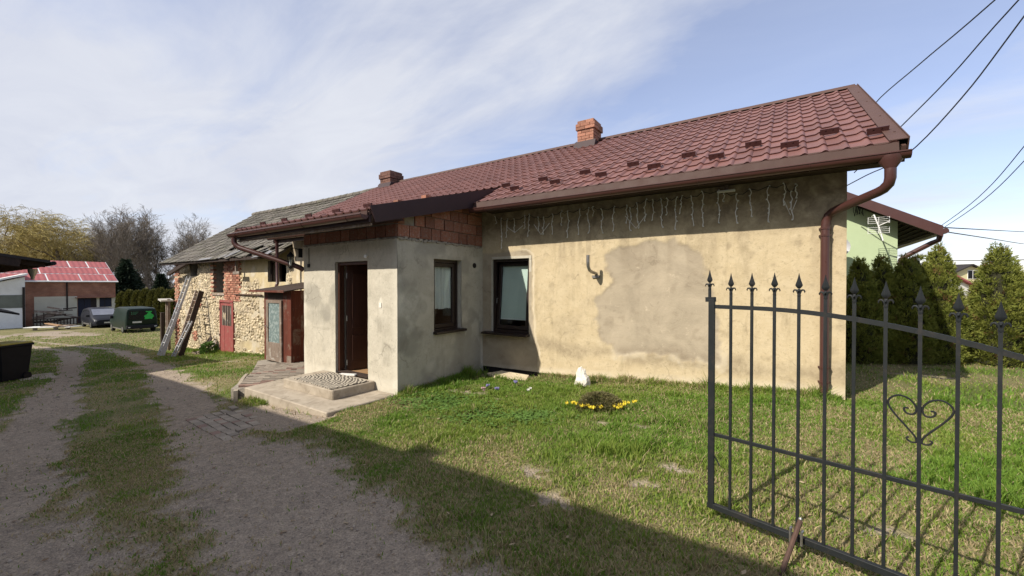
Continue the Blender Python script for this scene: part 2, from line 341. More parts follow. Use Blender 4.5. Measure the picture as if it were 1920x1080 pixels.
def ground_mat():
    m, nt, N, L, P = newmat('ground_soil_and_turf'); a = N.new('ShaderNodeAttribute'); a.attribute_name = 'Col'
    sp = N.new('ShaderNodeSeparateColor'); L.new(a.outputs['Color'], sp.inputs[0]); pos = N.new('ShaderNodeNewGeometry').outputs['Position']
    nA = noisen(N, L, 1.3, 6, .6, pos); nB = noisen(N, L, 14, 6, .7, pos); nC = noisen(N, L, 70, 4, .7, pos)
    dirt = mixn(N, L, rampn(N, L, nA, .3, .7), (.308, .252, .196), (.222, .180, .140))
    dirt = mixn(N, L, rampn(N, L, nB, .42, .68), dirt, (.385, .312, .236))
    vo = N.new('ShaderNodeTexVoronoi'); vo.inputs['Scale'].default_value = 60; L.new(pos, vo.inputs['Vector'])
    hs = N.new('ShaderNodeHueSaturation'); mr = N.new('ShaderNodeMapRange'); L.new(nC, mr.inputs[0]); mr.inputs[1].default_value = .3; mr.inputs[2].default_value = .7; mr.inputs[3].default_value = .6; mr.inputs[4].default_value = 1.45
    L.new(mr.outputs[0], hs.inputs['Value']); L.new(dirt, hs.inputs['Color']); dirt = hs.outputs[0]
    turf = mixn(N, L, rampn(N, L, nB, .3, .7), (.085, .115, .028), (.125, .135, .045))
    straw = mixn(N, L, rampn(N, L, nB, .3, .7), (.29, .235, .125), (.19, .155, .085))
    df = N.new('ShaderNodeMath'); df.operation = 'ADD'; L.new(sp.outputs[1], df.inputs[0]); sb = N.new('ShaderNodeMath'); sb.operation = 'MULTIPLY_ADD'; L.new(nC, sb.inputs[0]); sb.inputs[1].default_value = .9; sb.inputs[2].default_value = -.45; L.new(sb.outputs[0], df.inputs[1]); df.use_clamp = True
    g = mixn(N, L, df.outputs[0], turf, straw)
    de = N.new('ShaderNodeMath'); de.operation = 'MULTIPLY_ADD'; L.new(nB, de.inputs[0]); de.inputs[1].default_value = .5; de.inputs[2].default_value = -.25
    d2 = N.new('ShaderNodeMath'); d2.operation = 'ADD'; L.new(sp.outputs[0], d2.inputs[0]); L.new(de.outputs[0], d2.inputs[1])
    c = mixn(N, L, rampn(N, L, d2.outputs[0], .3, .7), g, dirt)
    L.new(c, P.inputs['Base Color']); P.inputs['Roughness'].default_value = .95; P.inputs['Specular IOR Level'].default_value = .15
    h = mixn(N, L, .35, nB, nC); h2 = mixn(N, L, .3, h, vo.outputs['Distance']); bumpn(N, L, h2, .9, .035, P); return m
g_o = npmesh('ground', np.stack([fx, fy, zz], 1), quads, ground_mat(), col=np.stack([dm, dr, 0 * dm], 1), smooth=True); g_o['kind'] = 'structure'

# ------------------------------------------------------------------ walls as fine sheets with openings
def wall_sheet(name, org, ud, nd, us, zs, holes, mat, parent, colf, dispf=None, bottom=None):
    """us, zs = grid lines; org at u=0,z=0; ud along the wall, nd outward"""
    us = np.array(sorted(set(np.round(us, 4)))); zs = np.array(sorted(set(np.round(zs, 4)))); U, Z = np.meshgrid(us, zs); n = len(us)
    Zr = Z.copy()
    if bottom is not None:
        b = bottom(U); Zr = np.maximum(Z, b) if False else b + (Z - zs[0]) * (zs[-1] - b) / (zs[-1] - zs[0])
        if holes: Zr = np.where(Z >= min(h[1] for h in holes) - 1e-6, Z, b + (Z - zs[0]) * (min(h[1] for h in holes) - b) / (min(h[1] for h in holes) - zs[0]))
    col = colf(U.ravel(), Zr.ravel()); d = dispf(U.ravel(), Zr.ravel(), col) if dispf else 0 * U.ravel()
    org = np.array(org, float); ud = np.array(ud, float); nd = np.array(nd, float)
    V = org + U.ravel()[:, None] * ud + Zr.ravel()[:, None] * np.array([0, 0, 1.]) + np.asarray(d)[:, None] * nd
    uc = (us[:-1] + us[1:]) / 2; zc = (zs[:-1] + zs[1:]) / 2; UC, ZC = np.meshgrid(uc, zc); keep = np.ones(UC.shape, bool)
    for (u0, z0, u1, z1) in holes: keep &= ~((UC > u0) & (UC < u1) & (ZC > z0) & (ZC < z1))
    ii = (np.arange(len(zs) - 1)[:, None] * n + np.arange(n - 1)[None, :])[keep]
    q = np.stack([ii, ii + 1, ii + n + 1, ii + n], 1)
    cr = np.cross(ud, [0, 0, 1.])
    if cr @ nd < 0: q = q[:, ::-1].copy()
    o = npmesh(name, V, q, mat, parent, col=col, smooth=True); return o
def lines(a, b, st, extra=()):
    l = list(np.linspace(a, b, max(2, int(round((b - a) / st)) + 1)))
    l = [x for x in l if all(abs(x - e) > st * .4 for e in extra)] + list(extra); return l
def polydist(px, pz, poly):
    P = np.array(poly, float); d = np.full(px.shape, 1e9); ins = np.zeros(px.shape, bool)
    for i in range(len(P)):
        a = P[i]; b = P[(i + 1) % len(P)]; ab = b - a; t = np.clip(((px - a[0]) * ab[0] + (pz - a[1]) * ab[1]) / (ab @ ab), 0, 1)
        d = np.minimum(d, np.hypot(px - a[0] - t * ab[0], pz - a[1] - t * ab[1]))
        c = ((a[1] > pz) != (b[1] > pz)); with_np = (b[0] - a[0]) * (pz - a[1]) / np.where(abs(b[1] - a[1]) < 1e-9, 1e-9, b[1] - a[1]) + a[0]
        ins ^= c & (px < with_np)
    return np.where(ins, d, -d)
def plaster_mat(name, base, base2, patch, patch2, grime, white, bscale=70):
    """vertex masks: R bare patch, plus painted shade on the porch side wall, G dirt and soot stains, B lime bloom"""
    m, nt, N, L, P = newmat(name); a = N.new('ShaderNodeAttribute'); a.attribute_name = 'Col'; sp = N.new('ShaderNodeSeparateColor'); L.new(a.outputs['Color'], sp.inputs[0])
    pos = N.new('ShaderNodeNewGeometry').outputs['Position']; n1 = noisen(N, L, 1.7, 7, .68, pos, .8); n2 = noisen(N, L, 6, 7, .7, pos, .4); n3 = noisen(N, L, 28, 5, .7, pos); ns = noisen(N, L, 3, 6, .65, pos, .2, (2.4, 2.4, .45))
    b = mixn(N, L, rampn(N, L, n2, .32, .66), base, base2); b = mixn(N, L, rampn(N, L, ns, .55, .75), b, tuple(x * .82 for x in base2)); b = mixn(N, L, rampn(N, L, n3, .56, .72), b, tuple(x * .70 for x in base2)); b = mixn(N, L, rampn(N, L, n3, .40, .26), b, tuple(min(.8, x * 1.12) for x in base))
    p = mixn(N, L, rampn(N, L, n1, .36, .62), patch, patch2); p = mixn(N, L, rampn(N, L, n2, .6, .75), p, tuple(x * .78 for x in patch2)); p = mixn(N, L, rampn(N, L, n2, .28, .38), tuple(min(.8, x * 1.2) for x in patch), p)
    c = mixn(N, L, sp.outputs[0], b, p)
    dv = N.new('ShaderNodeVectorMath'); dv.operation = 'MULTIPLY_ADD'; nv = N.new('ShaderNodeTexNoise'); nv.inputs['Scale'].default_value = 2.2; nv.inputs['Detail'].default_value = 5; L.new(pos, nv.inputs['Vector']); L.new(nv.outputs['Color'], dv.inputs[0]); dv.inputs[1].default_value = (.55, .55, .55); L.new(pos, dv.inputs[2])
    vc = N.new('ShaderNodeTexVoronoi'); vc.feature = 'DISTANCE_TO_EDGE'; vc.inputs['Scale'].default_value = 1.25; L.new(dv.outputs[0], vc.inputs['Vector'])
    ck = N.new('ShaderNodeMath'); ck.operation = 'MULTIPLY'; L.new(rampn(N, L, vc.outputs['Distance'], .014, .004), ck.inputs[0]); L.new(rampn(N, L, n1, .50, .62), ck.inputs[1]); ck2 = N.new('ShaderNodeMath'); ck2.operation = 'MULTIPLY'; ck2.inputs[1].default_value = .42; L.new(ck.outputs[0], ck2.inputs[0]); c = mixn(N, L, ck2.outputs[0], c, tuple(x * .9 for x in grime))
    gm = N.new('ShaderNodeMath'); gm.operation = 'MULTIPLY'; L.new(sp.outputs[1], gm.inputs[0]); L.new(rampn(N, L, n2, .2, .6), gm.inputs[1]); c = mixn(N, L, gm.outputs[0], c, grime)
    wm = N.new('ShaderNodeMath'); wm.operation = 'MULTIPLY'; L.new(sp.outputs[2], wm.inputs[0]); L.new(rampn(N, L, mixn(N, L, .35, n2, n3), .32, .62), wm.inputs[1]); c = mixn(N, L, wm.outputs[0], c, white)
    L.new(c, P.inputs['Base Color']); P.inputs['Roughness'].default_value = .93; P.inputs['Specular IOR Level'].default_value = .2
    h = mixn(N, L, .45, n3, noisen(N, L, bscale, 4, .7, pos)); h = mixn(N, L, .4, h, n2); bumpn(N, L, h, .55, .016, P); return m
M['plaster_y'] = plaster_mat('yellow_house_plaster', (.565, .465, .305), (.50, .402, .25), (.43, .36, .262), (.335, .28, .203), (.20, .155, .105), (.68, .60, .46))
M['plaster_p'] = plaster_mat('porch_cement_render', (.54, .495, .40), (.455, .415, .33), (.37, .345, .28), (.32, .295, .24), (.18, .16, .125), (.64, .60, .50))

YM, YP, XC, XL = 6.633, 4.402, -5.21, -8.0
house = thing('house', (-6, 8, -.2), 'long single storey house with yellow plaster wall and burgundy metal tile roof', 'house')
# main front wall
PATCH = [(-2.5, 2.07), (-2.36, 2.23), (-1.96, 2.27), (-1.47, 2.24), (-1.16, 2.18), (-1.01, 2.01), (-.95, 1.77), (-.9, 1.38), (-.83, .91), (-.78, .6), (-.79, .36), (-1.0, .38), (-1.23, .46), (-1.54, .51), (-1.96, .42), (-2.31, .45), (-2.6, .61), (-2.74, .97), (-2.65, 1.34), (-2.46, 1.62)]
PATCH_W = [(-5.3, 2.24), (-4.16, 2.22), (-4.02, 2.14), (-4.04, 1.31), (-3.98, .7), (-3.90, .3), (-3.88, -.3), (-5.3, -.3)]
def main_col(u, z):
    x = u; wob = (fbm(x, z, 3, 12) - .5) * .30 + (fbm(x, z, 14, 14, 3) - .5) * .08
    d = polydist(x, z, PATCH) + wob; d2 = polydist(x, z, PATCH_W) + wob * .35
    r = np.maximum(sstep(-.035, .025, d), sstep(-.02, .02, d2))
    low = sstep(.62, .42, z + (fbm(x, z, 1.6, 19) - .5) * .35) * sstep(.25, .42, z + (fbm(x, z, 2.2, 21) - .5) * .35) * .55
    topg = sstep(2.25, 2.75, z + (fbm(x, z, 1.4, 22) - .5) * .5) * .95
    streak = sstep(.56, .72, fbm(x * 6, z * .35, 1, 23, 3)) * sstep(1.2, 2.6, z) * .5
    blot = sstep(.60, .78, fbm(x, z, 1.5, 24)) * .28 + sstep(.68, .76, fbm(x, z, 7, 25, 3)) * .3
    edge = sstep(.05, .0, abs(d)) * .45 * sstep(.45, .6, fbm(x, z, 2.5, 29))
    crack = sstep(.02, .006, abs(x - (.47 + (fbm(z, z * 0, 3, 26) - .5) * .16))) * sstep(.3, .6, z) * .9
    g = np.clip(np.maximum.reduce([low, topg, streak, blot, edge, crack]), 0, 1)
    b = np.clip(sstep(.10, .02, abs(d + .04)) * sstep(.9, .4, z) * .6 * sstep(.35, .6, fbm(x, z, 4, 28)) + sstep(.10, .0, z - (gz(x) + .10)) * .6 + sstep(.035, .0, abs(d2 + .03)) * sstep(-4.5, -4.1, x) * .9, 0, 1)
    return np.stack([r, g, b], 1)
def main_disp(u, z, c): return (fbm(u, z, .9, 33, 3) - .5) * .03 + (fbm(u, z, 6, 34, 3) - .5) * .008 - .007 * c[:, 0] + .002 * sstep(.07, .015, abs(polydist(u, z, PATCH) + (fbm(u, z, 3, 12) - .5) * .30 + (fbm(u, z, 14, 14, 3) - .5) * .08 + .03))
wb = lambda x: np.interp(x, [-5.3, -5.14, -3.84, -2.89, -2.04, -.86, .65], [-.10, -.10, -.08, -.05, -.05, -.01, .10])
HW = (-4.985, .625, -4.085, 2.095)
wall_sheet('wall', (0, YM, 0), (1, 0, 0), (0, -1, 0), lines(-5.3, .64, .024, (HW[0], HW[2])), lines(-.12, 3.20, .024, (HW[1], HW[3])), [HW], M['plaster_y'], house, main_col, main_disp, wb)
b = MB(); b.box(-5.2, YM + .03, -.45, .60, YM + .06, .2); b.build('damp_proof_membrane', M['bitumen'], house)
# other outer walls of the house (closed shell)
b = MB(); b.box(.615, YM + .012, -.2, .64, 13.4, 3.16); b.prism([(YM + .1, 3.16), (13.3, 3.16), (10, 5.18)], (.615, 0, 0), (0, 1, 0), (0, 0, 1), (.024, 0, 0))
b.box(-12.69, 13.38, -.8, .64, 13.4, 3.1); b.box(-12.7, YM + .1, -.8, -12.68, 13.4, 3.1)
b.build('gable_wall', M['plaster_y'], house)
def left_col(u, z):
    return np.stack([sstep(.5, .58, fbm(u, z, 1.2, 71)), sstep(.5, .7, fbm(u, z, 2, 72)) * .7 + sstep(2.2, 2.7, z) * .5, sstep(.6, .7, fbm(u, z, 3, 73))], 1)
wall_sheet('wall', (0, YM, 0), (1, 0, 0), (0, -1, 0), lines(-12.7, XL, .08), lines(-.9, 3.0, .08), [], M['plaster_y'], house, left_col, lambda u, z, c: (fbm(u, z, 4, 74) - .5) * .03)
# dark room behind the main window
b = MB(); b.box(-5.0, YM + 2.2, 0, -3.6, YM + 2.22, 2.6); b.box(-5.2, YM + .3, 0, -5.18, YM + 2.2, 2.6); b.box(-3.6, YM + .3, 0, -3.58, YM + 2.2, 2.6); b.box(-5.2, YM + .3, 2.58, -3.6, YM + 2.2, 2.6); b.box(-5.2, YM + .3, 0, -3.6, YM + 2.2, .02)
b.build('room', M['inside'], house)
# reveals of the main window
b = MB(); y0, y1 = YM - .012, YM + .20
b.box(HW[0] - .05, y0 + .02, HW[1], HW[0], y1, HW[3]); b.box(HW[2], y0 + .02, HW[1], HW[2] + .05, y1, HW[3]); b.box(HW[0] - .05, y0 + .02, HW[3], HW[2] + .05, y1, HW[3] + .05); b.box(HW[0] - .05, YM + .03, HW[1] - .05, HW[2] + .05, y1, HW[1])
b.build('window_reveal', M['plaster_p'], house)

def window(parent, org, ud, nd, w, h, depth, name='window', tilt=0, blind=None, curtain=None):
    """org = lower left of the opening seen from outside, ud along it, nd outward; frame sits depth behind the face"""
    org = Vector(org); ud = Vector(ud); nd = Vector(nd); up = Vector((0, 0, 1)); o = org - nd * depth
    def bx(mb, u0, z0, u1, z1, d0, d1): c = o + ud * (u0 + u1) / 2 + up * (z0 + z1) / 2 - nd * (d0 + d1) / 2; mb.obox(c, ud * (u1 - u0) / 2, nd * (d1 - d0) / 2, up * (z1 - z0) / 2)
    fw = .055; f = MB(); bx(f, 0, 0, w, fw, 0, .07); bx(f, 0, h - fw, w, h, 0, .07); bx(f, 0, fw, fw, h - fw, 0, .07); bx(f, w - fw, fw, w, h - fw, 0, .07)
    win = f.build(name, M['frame'], parent, base=o)
    s0 = fw + .008; s1 = w - s0; t0 = fw + .008; t1 = h - t0; sw = .075
    def piece(nm, u0, z0, u1, z1, d0, d1, mat):
        mb = MB(); V = []
        for d in (d0, d1):
            for (u, z) in ((u0, z0), (u1, z0), (u1, z1), (u0, z1)):
                lean = tilt * (z - t0); V.append(o + ud * u + up * z - nd * (d + lean))
        mb.add(V, [(0, 1, 2, 3), (7, 6, 5, 4), (0, 4, 5, 1), (1, 5, 6, 2), (2, 6, 7, 3), (3, 7, 4, 0)]); return mb, mat, nm
    sash = MB()
    for a in ((s0, t0, s1, t0 + sw), (s0, t1 - sw, s1, t1), (s0, t0 + sw, s0 + sw, t1 - sw), (s1 - sw, t0 + sw, s1, t1 - sw)):
        mb, mt, nm = piece('sash', *a, .012, .062, M['frame']); sash.add(mb.v, mb.f)
    sash.build('sash', M['frame'], win, bevel=.006)
    mb, mt, nm = piece('pane', s0 + sw - .01, t0 + sw - .01, s1 - sw + .01, t1 - sw + .01, .034, .040, None); mb.build('pane', M['glass'], win)
    if blind is not None:
        mb, mt, nm = piece('roller_blind', s0 + sw - .005, t0 + sw + blind, s1 - sw + .005, t1 - sw + .005, .062, .066, None); mb.build('roller_blind', M['blind'], win)
        mb, mt, nm = piece('blind_bar', s0 + sw - .005, t0 + sw + blind - .018, s1 - sw + .005, t0 + sw + blind, .058, .072, None); mb.build('blind_bar', M['white'], win)
    if curtain is not None:
        n = 90; V = []; F = []; rows = 14
        for j in range(rows + 1):
            for i in range(n + 1):
                u = w * i / n; z = curtain + (h - .03 - curtain) * j / rows
                if j == 0: z += .022 * abs(math.sin(i * .55)) - .02
                V.append(o + ud * u + up * z - nd * (.085 + .022 * math.sin(i * .9) + .012 * math.sin(i * .31 + 1)))
        for j in range(rows):
            for i in range(n): k = j * (n + 1) + i; F.append((k, k + 1, k + n + 2, k + n + 1))
        MB().add(V, F).build('lace_curtain', M['curtain'], win, smooth=True)
    return win
win1 = window(house, (HW[0], YM, HW[1]), (1, 0, 0), (0, -1, 0), HW[2] - HW[0], HW[3] - HW[1], .07, tilt=.085, blind=.13)
b = MB(); b.prism([(0, 0), (.20, -.012), (.20, -.05), (0, -.05)], (-5.15, YM + .06, .632), (0, -1, 0), (0, 0, 1), (1.085, 0, 0)); b.build('window_sill', M['frame'], win1, bevel=.004)
b = MB(); b.tube([(HW[0] + .085, YM + .12, 1.30), (HW[0] + .085, YM + .08, 1.30), (HW[0] + .085, YM + .075, 1.20)], .008, 6); b.build('window_handle', M['steel'], win1)

# ---- porch walls
def sm(x, z, cx, cz, rx, rz, s): return sstep(1.15, .85, np.hypot((x - cx) / rx, (z - cz) / rz) + (fbm(x, z, 5, s, 3) - .5) * .9)
HD = (-6.93, -.06, -5.97, 2.0)
def front_col(u, z):
    r = np.clip(sstep(.55, .68, fbm(u, z, 1.4, 81)) * .8 + sm(u, z, -7.5, .95, .5, .14, 5) * .4, 0, 1)
    ylw = np.maximum(sstep(.22, .02, abs(u - HD[0] + .08)), sstep(.22, .02, abs(u - HD[2] - .08)))
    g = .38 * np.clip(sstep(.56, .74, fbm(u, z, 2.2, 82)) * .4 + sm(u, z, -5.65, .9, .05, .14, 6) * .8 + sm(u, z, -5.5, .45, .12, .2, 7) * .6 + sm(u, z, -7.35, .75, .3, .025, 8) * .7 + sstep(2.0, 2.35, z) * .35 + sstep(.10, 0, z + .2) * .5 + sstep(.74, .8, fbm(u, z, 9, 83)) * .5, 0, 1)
    bl = np.clip(sstep(.14, .02, u - XL) * sstep(.35, .5, fbm(u, z, 3, 84)) + sstep(.16, .02, XC - u) * .7 + sstep(.16, .05, z + .08) * .6 + sm(u, z, -5.62, 1.25, .05, .14, 9), 0, 1)
    return np.stack([r, g, bl], 1)
fd = lambda u, z, c: (fbm(u, z, 1.2, 85, 3) - .5) * .022 + (fbm(u, z, 7, 86, 3) - .5) * .008
wall_sheet('porch_wall', (0, YP, 0), (1, 0, 0), (0, -1, 0), lines(XL, XC, .025, (HD[0], HD[2])), lines(-.30, 2.335, .025, (HD[1], HD[3])), [HD], M['plaster_p'], house, front_col, fd)
PW = (5.228, .715, 5.968, 2.05)
def side_col(u, z):
    r = np.clip(.35 + sstep(.5, .62, fbm(u, z, 1.5, 91)) * .65 + sm(u, z, 4.72, 1.25, .22, .28, 10) * .6, 0, 1)  # even base greys this whole wall: its shaded look is put into the colour
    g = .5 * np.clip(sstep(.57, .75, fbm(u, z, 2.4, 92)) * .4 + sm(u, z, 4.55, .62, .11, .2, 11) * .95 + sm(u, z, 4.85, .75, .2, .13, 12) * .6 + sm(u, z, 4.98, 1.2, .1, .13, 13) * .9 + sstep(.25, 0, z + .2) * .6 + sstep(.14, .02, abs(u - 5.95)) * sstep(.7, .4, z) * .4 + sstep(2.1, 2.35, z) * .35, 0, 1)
    bl = np.clip(sstep(.10, .02, 6.633 - u) * sstep(.9, .2, z) * .9 + sm(u, z, 4.62, 1.25, .2, .2, 14) * .5 + sstep(.62, .72, fbm(u, z, 2.5, 93)) * .4, 0, 1)
    return np.stack([r, g, bl], 1)
wall_sheet('porch_wall', (XC, 0, 0), (0, 1, 0), (1, 0, 0), lines(YP, YM + .02, .025, (PW[0], PW[2])), lines(-.30, 2.335, .025, (PW[1], PW[3])), [PW], M['plaster_p'], house, side_col, fd)
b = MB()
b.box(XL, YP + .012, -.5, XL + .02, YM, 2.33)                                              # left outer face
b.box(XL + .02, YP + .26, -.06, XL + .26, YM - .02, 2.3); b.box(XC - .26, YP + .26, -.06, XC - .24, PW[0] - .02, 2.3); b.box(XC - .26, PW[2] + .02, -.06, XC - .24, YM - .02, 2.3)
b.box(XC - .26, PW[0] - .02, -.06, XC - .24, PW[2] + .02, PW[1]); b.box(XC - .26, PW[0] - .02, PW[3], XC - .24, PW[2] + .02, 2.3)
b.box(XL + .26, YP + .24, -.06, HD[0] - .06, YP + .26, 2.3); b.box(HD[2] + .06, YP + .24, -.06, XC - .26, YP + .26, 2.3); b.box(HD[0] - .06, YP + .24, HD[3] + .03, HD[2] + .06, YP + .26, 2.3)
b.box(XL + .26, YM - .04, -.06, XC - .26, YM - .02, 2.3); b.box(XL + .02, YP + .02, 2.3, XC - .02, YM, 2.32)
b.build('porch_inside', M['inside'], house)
b = MB(); b.box(XL + .05, YP + .10, -.30, XC - .05, YM - .03, -.045); b.build('porch_floor', M['floor_tan'], house)
b = MB()   # door and window reveals
b.box(HD[0] - .04, YP + .012, HD[1], HD[0], YP + .25, HD[3]); b.box(HD[2], YP + .012, HD[1], HD[2] + .04, YP + .25, HD[3]); b.box(HD[0] - .04, YP + .012, HD[3], HD[2] + .04, YP + .25, HD[3] + .04)
b.box(XC - .25, PW[0] - .04, PW[1], XC - .012, PW[0], PW[3]); b.box(XC - .25, PW[2], PW[1], XC - .012, PW[2] + .04, PW[3]); b.box(XC - .25, PW[0] - .04, PW[3], XC - .012, PW[2] + .04, PW[3] + .04); b.box(XC - .25, PW[0] - .04, PW[1] - .04, XC - .03, PW[2] + .04, PW[1])
b.build('reveal', M['plaster_p'], house)
win2 = window(house, (XC, PW[0], PW[1]), (0, 1, 0), (1, 0, 0), PW[2] - PW[0], PW[3] - PW[1], .10, curtain=.42)
b = MB(); b.prism([(0, 0), (.19, -.012), (.19, -.055), (0, -.055)], (XC - .10, PW[0] - .02, PW[1] + .03), (1, 0, 0), (0, 0, 1), (0, PW[2] - PW[0] + .09, 0)); b.build('window_sill', M['frame'], win2, bevel=.004)
# door frame and the open leaf
f = MB(); f.box(HD[0] + .001, YP + .05, -.045, HD[0] + .055, YP + .16, 1.99); f.box(HD[2] - .055, YP + .05, -.045, HD[2] - .001, YP + .16, 1.99); f.box(HD[0] + .055, YP + .05, 1.94, HD[2] - .055, YP + .16, 1.995)
df = f.build('door_frame', M['doorframe'], house, bevel=.006)
f = MB(); f.box(HD[0] + .055, YP + .02, -.045, HD[2] - .055, YP + .17, -.02); f.build('threshold', M['wood_dark'], df)
leaf = Vector((HD[0] + .10, YP + .17, 0)); dv = Vector((.30, .954, 0)).normalized(); dn = Vector((dv.y, -dv.x, 0)); dl = MB()
def dbx(mb, u0, z0, u1, z1, d0, d1): c = leaf + dv * (u0 + u1) / 2 + Vector((0, 0, (z0 + z1) / 2)) + dn * (d0 + d1) / 2; mb.obox(c, dv * (u1 - u0) / 2, dn * (d1 - d0) / 2, Vector((0, 0, (z1 - z0) / 2)))
dbx(dl, 0, -.035, .86, 1.94, -.04, 0); dbx(dl, .10, .15, .76, .62, 0, .012); dbx(dl, .10, .76, .40, 1.80, 0, .012); dbx(dl, .46, .76, .76, 1.80, 0, .012); door = dl.build('door', M['door'], house, bevel=.004)
h = MB(); hp = leaf + dv * .79; h.tube([hp + Vector((0, 0, 1.0)), hp + dn * .06 + Vector((0, 0, 1.0)), hp + dn * .06 - dv * .11 + Vector((0, 0, 1.0))], .009, 6); dbx(h, .765, .86, .815, 1.08, 0, .006); h.build('door_handle', M['steel'], door)
for z in (.12, .95, 1.75): h = MB(); h.tube([leaf + dn * .01 + Vector((0, 0, z - .05)), leaf + dn * .01 + Vector((0, 0, z + .05))], .010, 6); h.build('hinge', M['steel'], door)
# hollow clay blocks above the render, front and side
bl = MB(); bl.box(-.5, -.5, -.5, .5, .5, .5); bmesh_ = bpy.data.meshes.new('block')
def blockmesh():
    # a hollow clay block with combed vertical ribs on its face
    mb = MB(); n = 7; prof = []
    for i in range(n): a = -.5 + i / n; prof += [(a + .01, -.5), (a + .115, -.5), (a + .125, -.47), (a + 1 / n - .0, -.47)]
    prof = [(-.5, .5)] + prof + [(.5, -.5), (.5, .5)]
    mb.prism(prof, (0, 0, -.5), (1, 0, 0), (0, 1, 0), (0, 0, 1)); me = bpy.data.meshes.new('clay_block'); me.from_pydata(mb.v, [], mb.f); me.materials.append(M['block']); return me
bpy.data.meshes.remove(bmesh_); BLK = blockmesh()
def barge_z(y): return 2.70 + .2626 * (y - 3.73)
bk = MB(); bk.box(XL + .03, YP + .03, 2.322, XC - .03, YP + .12, 2.74); bk.prism([(YP + .12, 2.322), (YM, 2.322), (YM, 3.20), (YP + .12, 2.72)], (XC - .12, 0, 0), (0, 1, 0), (0, 0, 1), (.09, 0, 0)); bk.box(XL, YP + .02, 2.322, XL + .03, YM, 2.74)
bk.build('backing_wall', M['mortar'], house)
rows = [(2.375, .195, .255), (2.585, .185, .245), (2.785, .18, .25), (2.98, .17, .25)]
for ri, (z, hh, ww) in enumerate(rows):
    y = YP + (.02 if ri % 2 == 0 else -.10)
    while y < YM - .05:
        w2 = ww * random.uniform(.9, 1.05); y0 = max(y, YP + .015); y1 = min(y + w2 - .012, YM - .02)
        if y1 - y0 > .06 and z + hh < barge_z((y0 + y1) / 2) + .12 and not (ri == 1 and abs((y0 + y1) / 2 - (YP + .28)) < .13):
            o = place('brick', BLK, house, (XC - .055 + random.uniform(-.006, .010), (y0 + y1) / 2, z + hh / 2), (random.uniform(-.015, .015), 0, R(90) + random.uniform(-.02, .02)), (y1 - y0, .11, hh))
        y += w2
for ri, (z, hh, ww) in enumerate(rows[:2]):
    x = XL + .01 - (.12 if ri else 0)
    while x < XC - .03:
        w2 = ww * random.uniform(.92, 1.04); x0 = max(x, XL + .01); x1 = min(x + w2 - .012, XC - .01)
        if x1 - x0 > .06: place('brick', BLK, house, ((x0 + x1) / 2, YP + .06 + random.uniform(-.008, .006), z + hh / 2), (0, 0, random.uniform(-.01, .01)), (x1 - x0, .11, hh * (.8 if ri else 1)))
        x += w2
mm = MB()
for i in range(46):       # broken mortar ledge on top of the render
    y = YP + .02 + (YM - YP - .1) * i / 46; mm.obox((XC - .01 + random.uniform(-.008, .012), y + .02, 2.345 + random.uniform(-.012, .012)), (.022, 0, random.uniform(-.006, .006)), (0, random.uniform(.018, .04), 0), (0, 0, random.uniform(.010, .024)))
for i in range(50):
    x = XL + .03 + (XC - XL - .06) * i / 50; mm.obox((x, YP + .005 + random.uniform(-.006, .008), 2.345 + random.uniform(-.01, .01)), (random.uniform(.02, .04), 0, 0), (0, .018, 0), (0, 0, random.uniform(.008, .018)))
mm.build('mortar_ledge', M['mortar'], house)
v = MB(); v.lathe([(.052, 0), (.052, .012), (.040, .014), (.036, .004)], (0, 0, 0), 16); vo = v.build('vent_cover', M['dark'], house, base=(0, 0, 0)); vo.location = Vector((XC + .002, 6.358, 1.966)) - wl(house); vo.rotation_euler = (0, R(90), 0)

# ---- roofs
SL = math.atan(.55); SC, SS = math.cos(SL), math.sin(SL)
PSL = math.atan(.2626); PC, PS = math.cos(PSL), math.sin(PSL)
TW, TL = .2, .347
def tilemesh():
    prof = [(0, 0), (.03, .001), (.07, .002), (.105, .004), (.125, .012), (.145, .024), (.162, .029), (.178, .024), (.192, .008), (.2, 0)]
    mb = MB(); V = []; F = []; k = len(prof); ov = .02
    for v_, dz in ((-.004, .020), (TL * .5, .010), (TL + ov, -.001)):
        for u, hgt in prof: V.append((u, v_, hgt + dz))
    for u, hgt in prof: V.append((u, -.004, hgt + .020))
    for u, hgt in prof: V.append((u, .004, hgt * .9 - .004))
    for r in (0, 1):
        for i in range(k - 1): F.append((r * k + i, r * k + i + 1, (r + 1) * k + i + 1, (r + 1) * k + i))
    for i in range(k - 1): F.append((4 * k + i, 4 * k + i + 1, 3 * k + i + 1, 3 * k + i))
    mb.add(V, F); me = bpy.data.meshes.new('roof_tile'); me.from_pydata(mb.v, [], mb.f); me.materials.append(M['tile']); me.polygons.foreach_set('use_smooth', np.ones(len(me.polygons), bool)); return me, mb
TM, TMB = tilemesh()
roof = MB()
def slab(mb, x0, x1, ya, za, yb, zb, t):
    mb.add([(x0, ya, za), (x1, ya, za), (x1, yb, zb), (x0, yb, zb), (x0, ya, za - t), (x1, ya, za - t), (x1, yb, zb - t), (x0, yb, zb - t)], [(0, 1, 2, 3), (7, 6, 5, 4), (0, 4, 5, 1), (1, 5, 6, 2), (2, 6, 7, 3), (3, 7, 4, 0)])
zr = lambda y: 5.30 - .55 * abs(10 - y)
slab(roof, -12.75, 1.02, 6.06, zr(6.06) - .012, 10, 5.288, .06); slab(roof, -12.75, 1.02, 13.9, zr(13.9) - .012, 10.001, 5.287, .06)
roof_o = roof.build('roof', M['trim'], house)
zp = lambda y: 2.668 + .2626 * (y - 3.73)
pr = MB(); slab(pr, -9.38, -5.02, 3.73, zp(3.73) - .012, 6.95, zp(6.95) - .012, .05); proof = pr.build('porch_roof', M['trim'], house)
cand = []
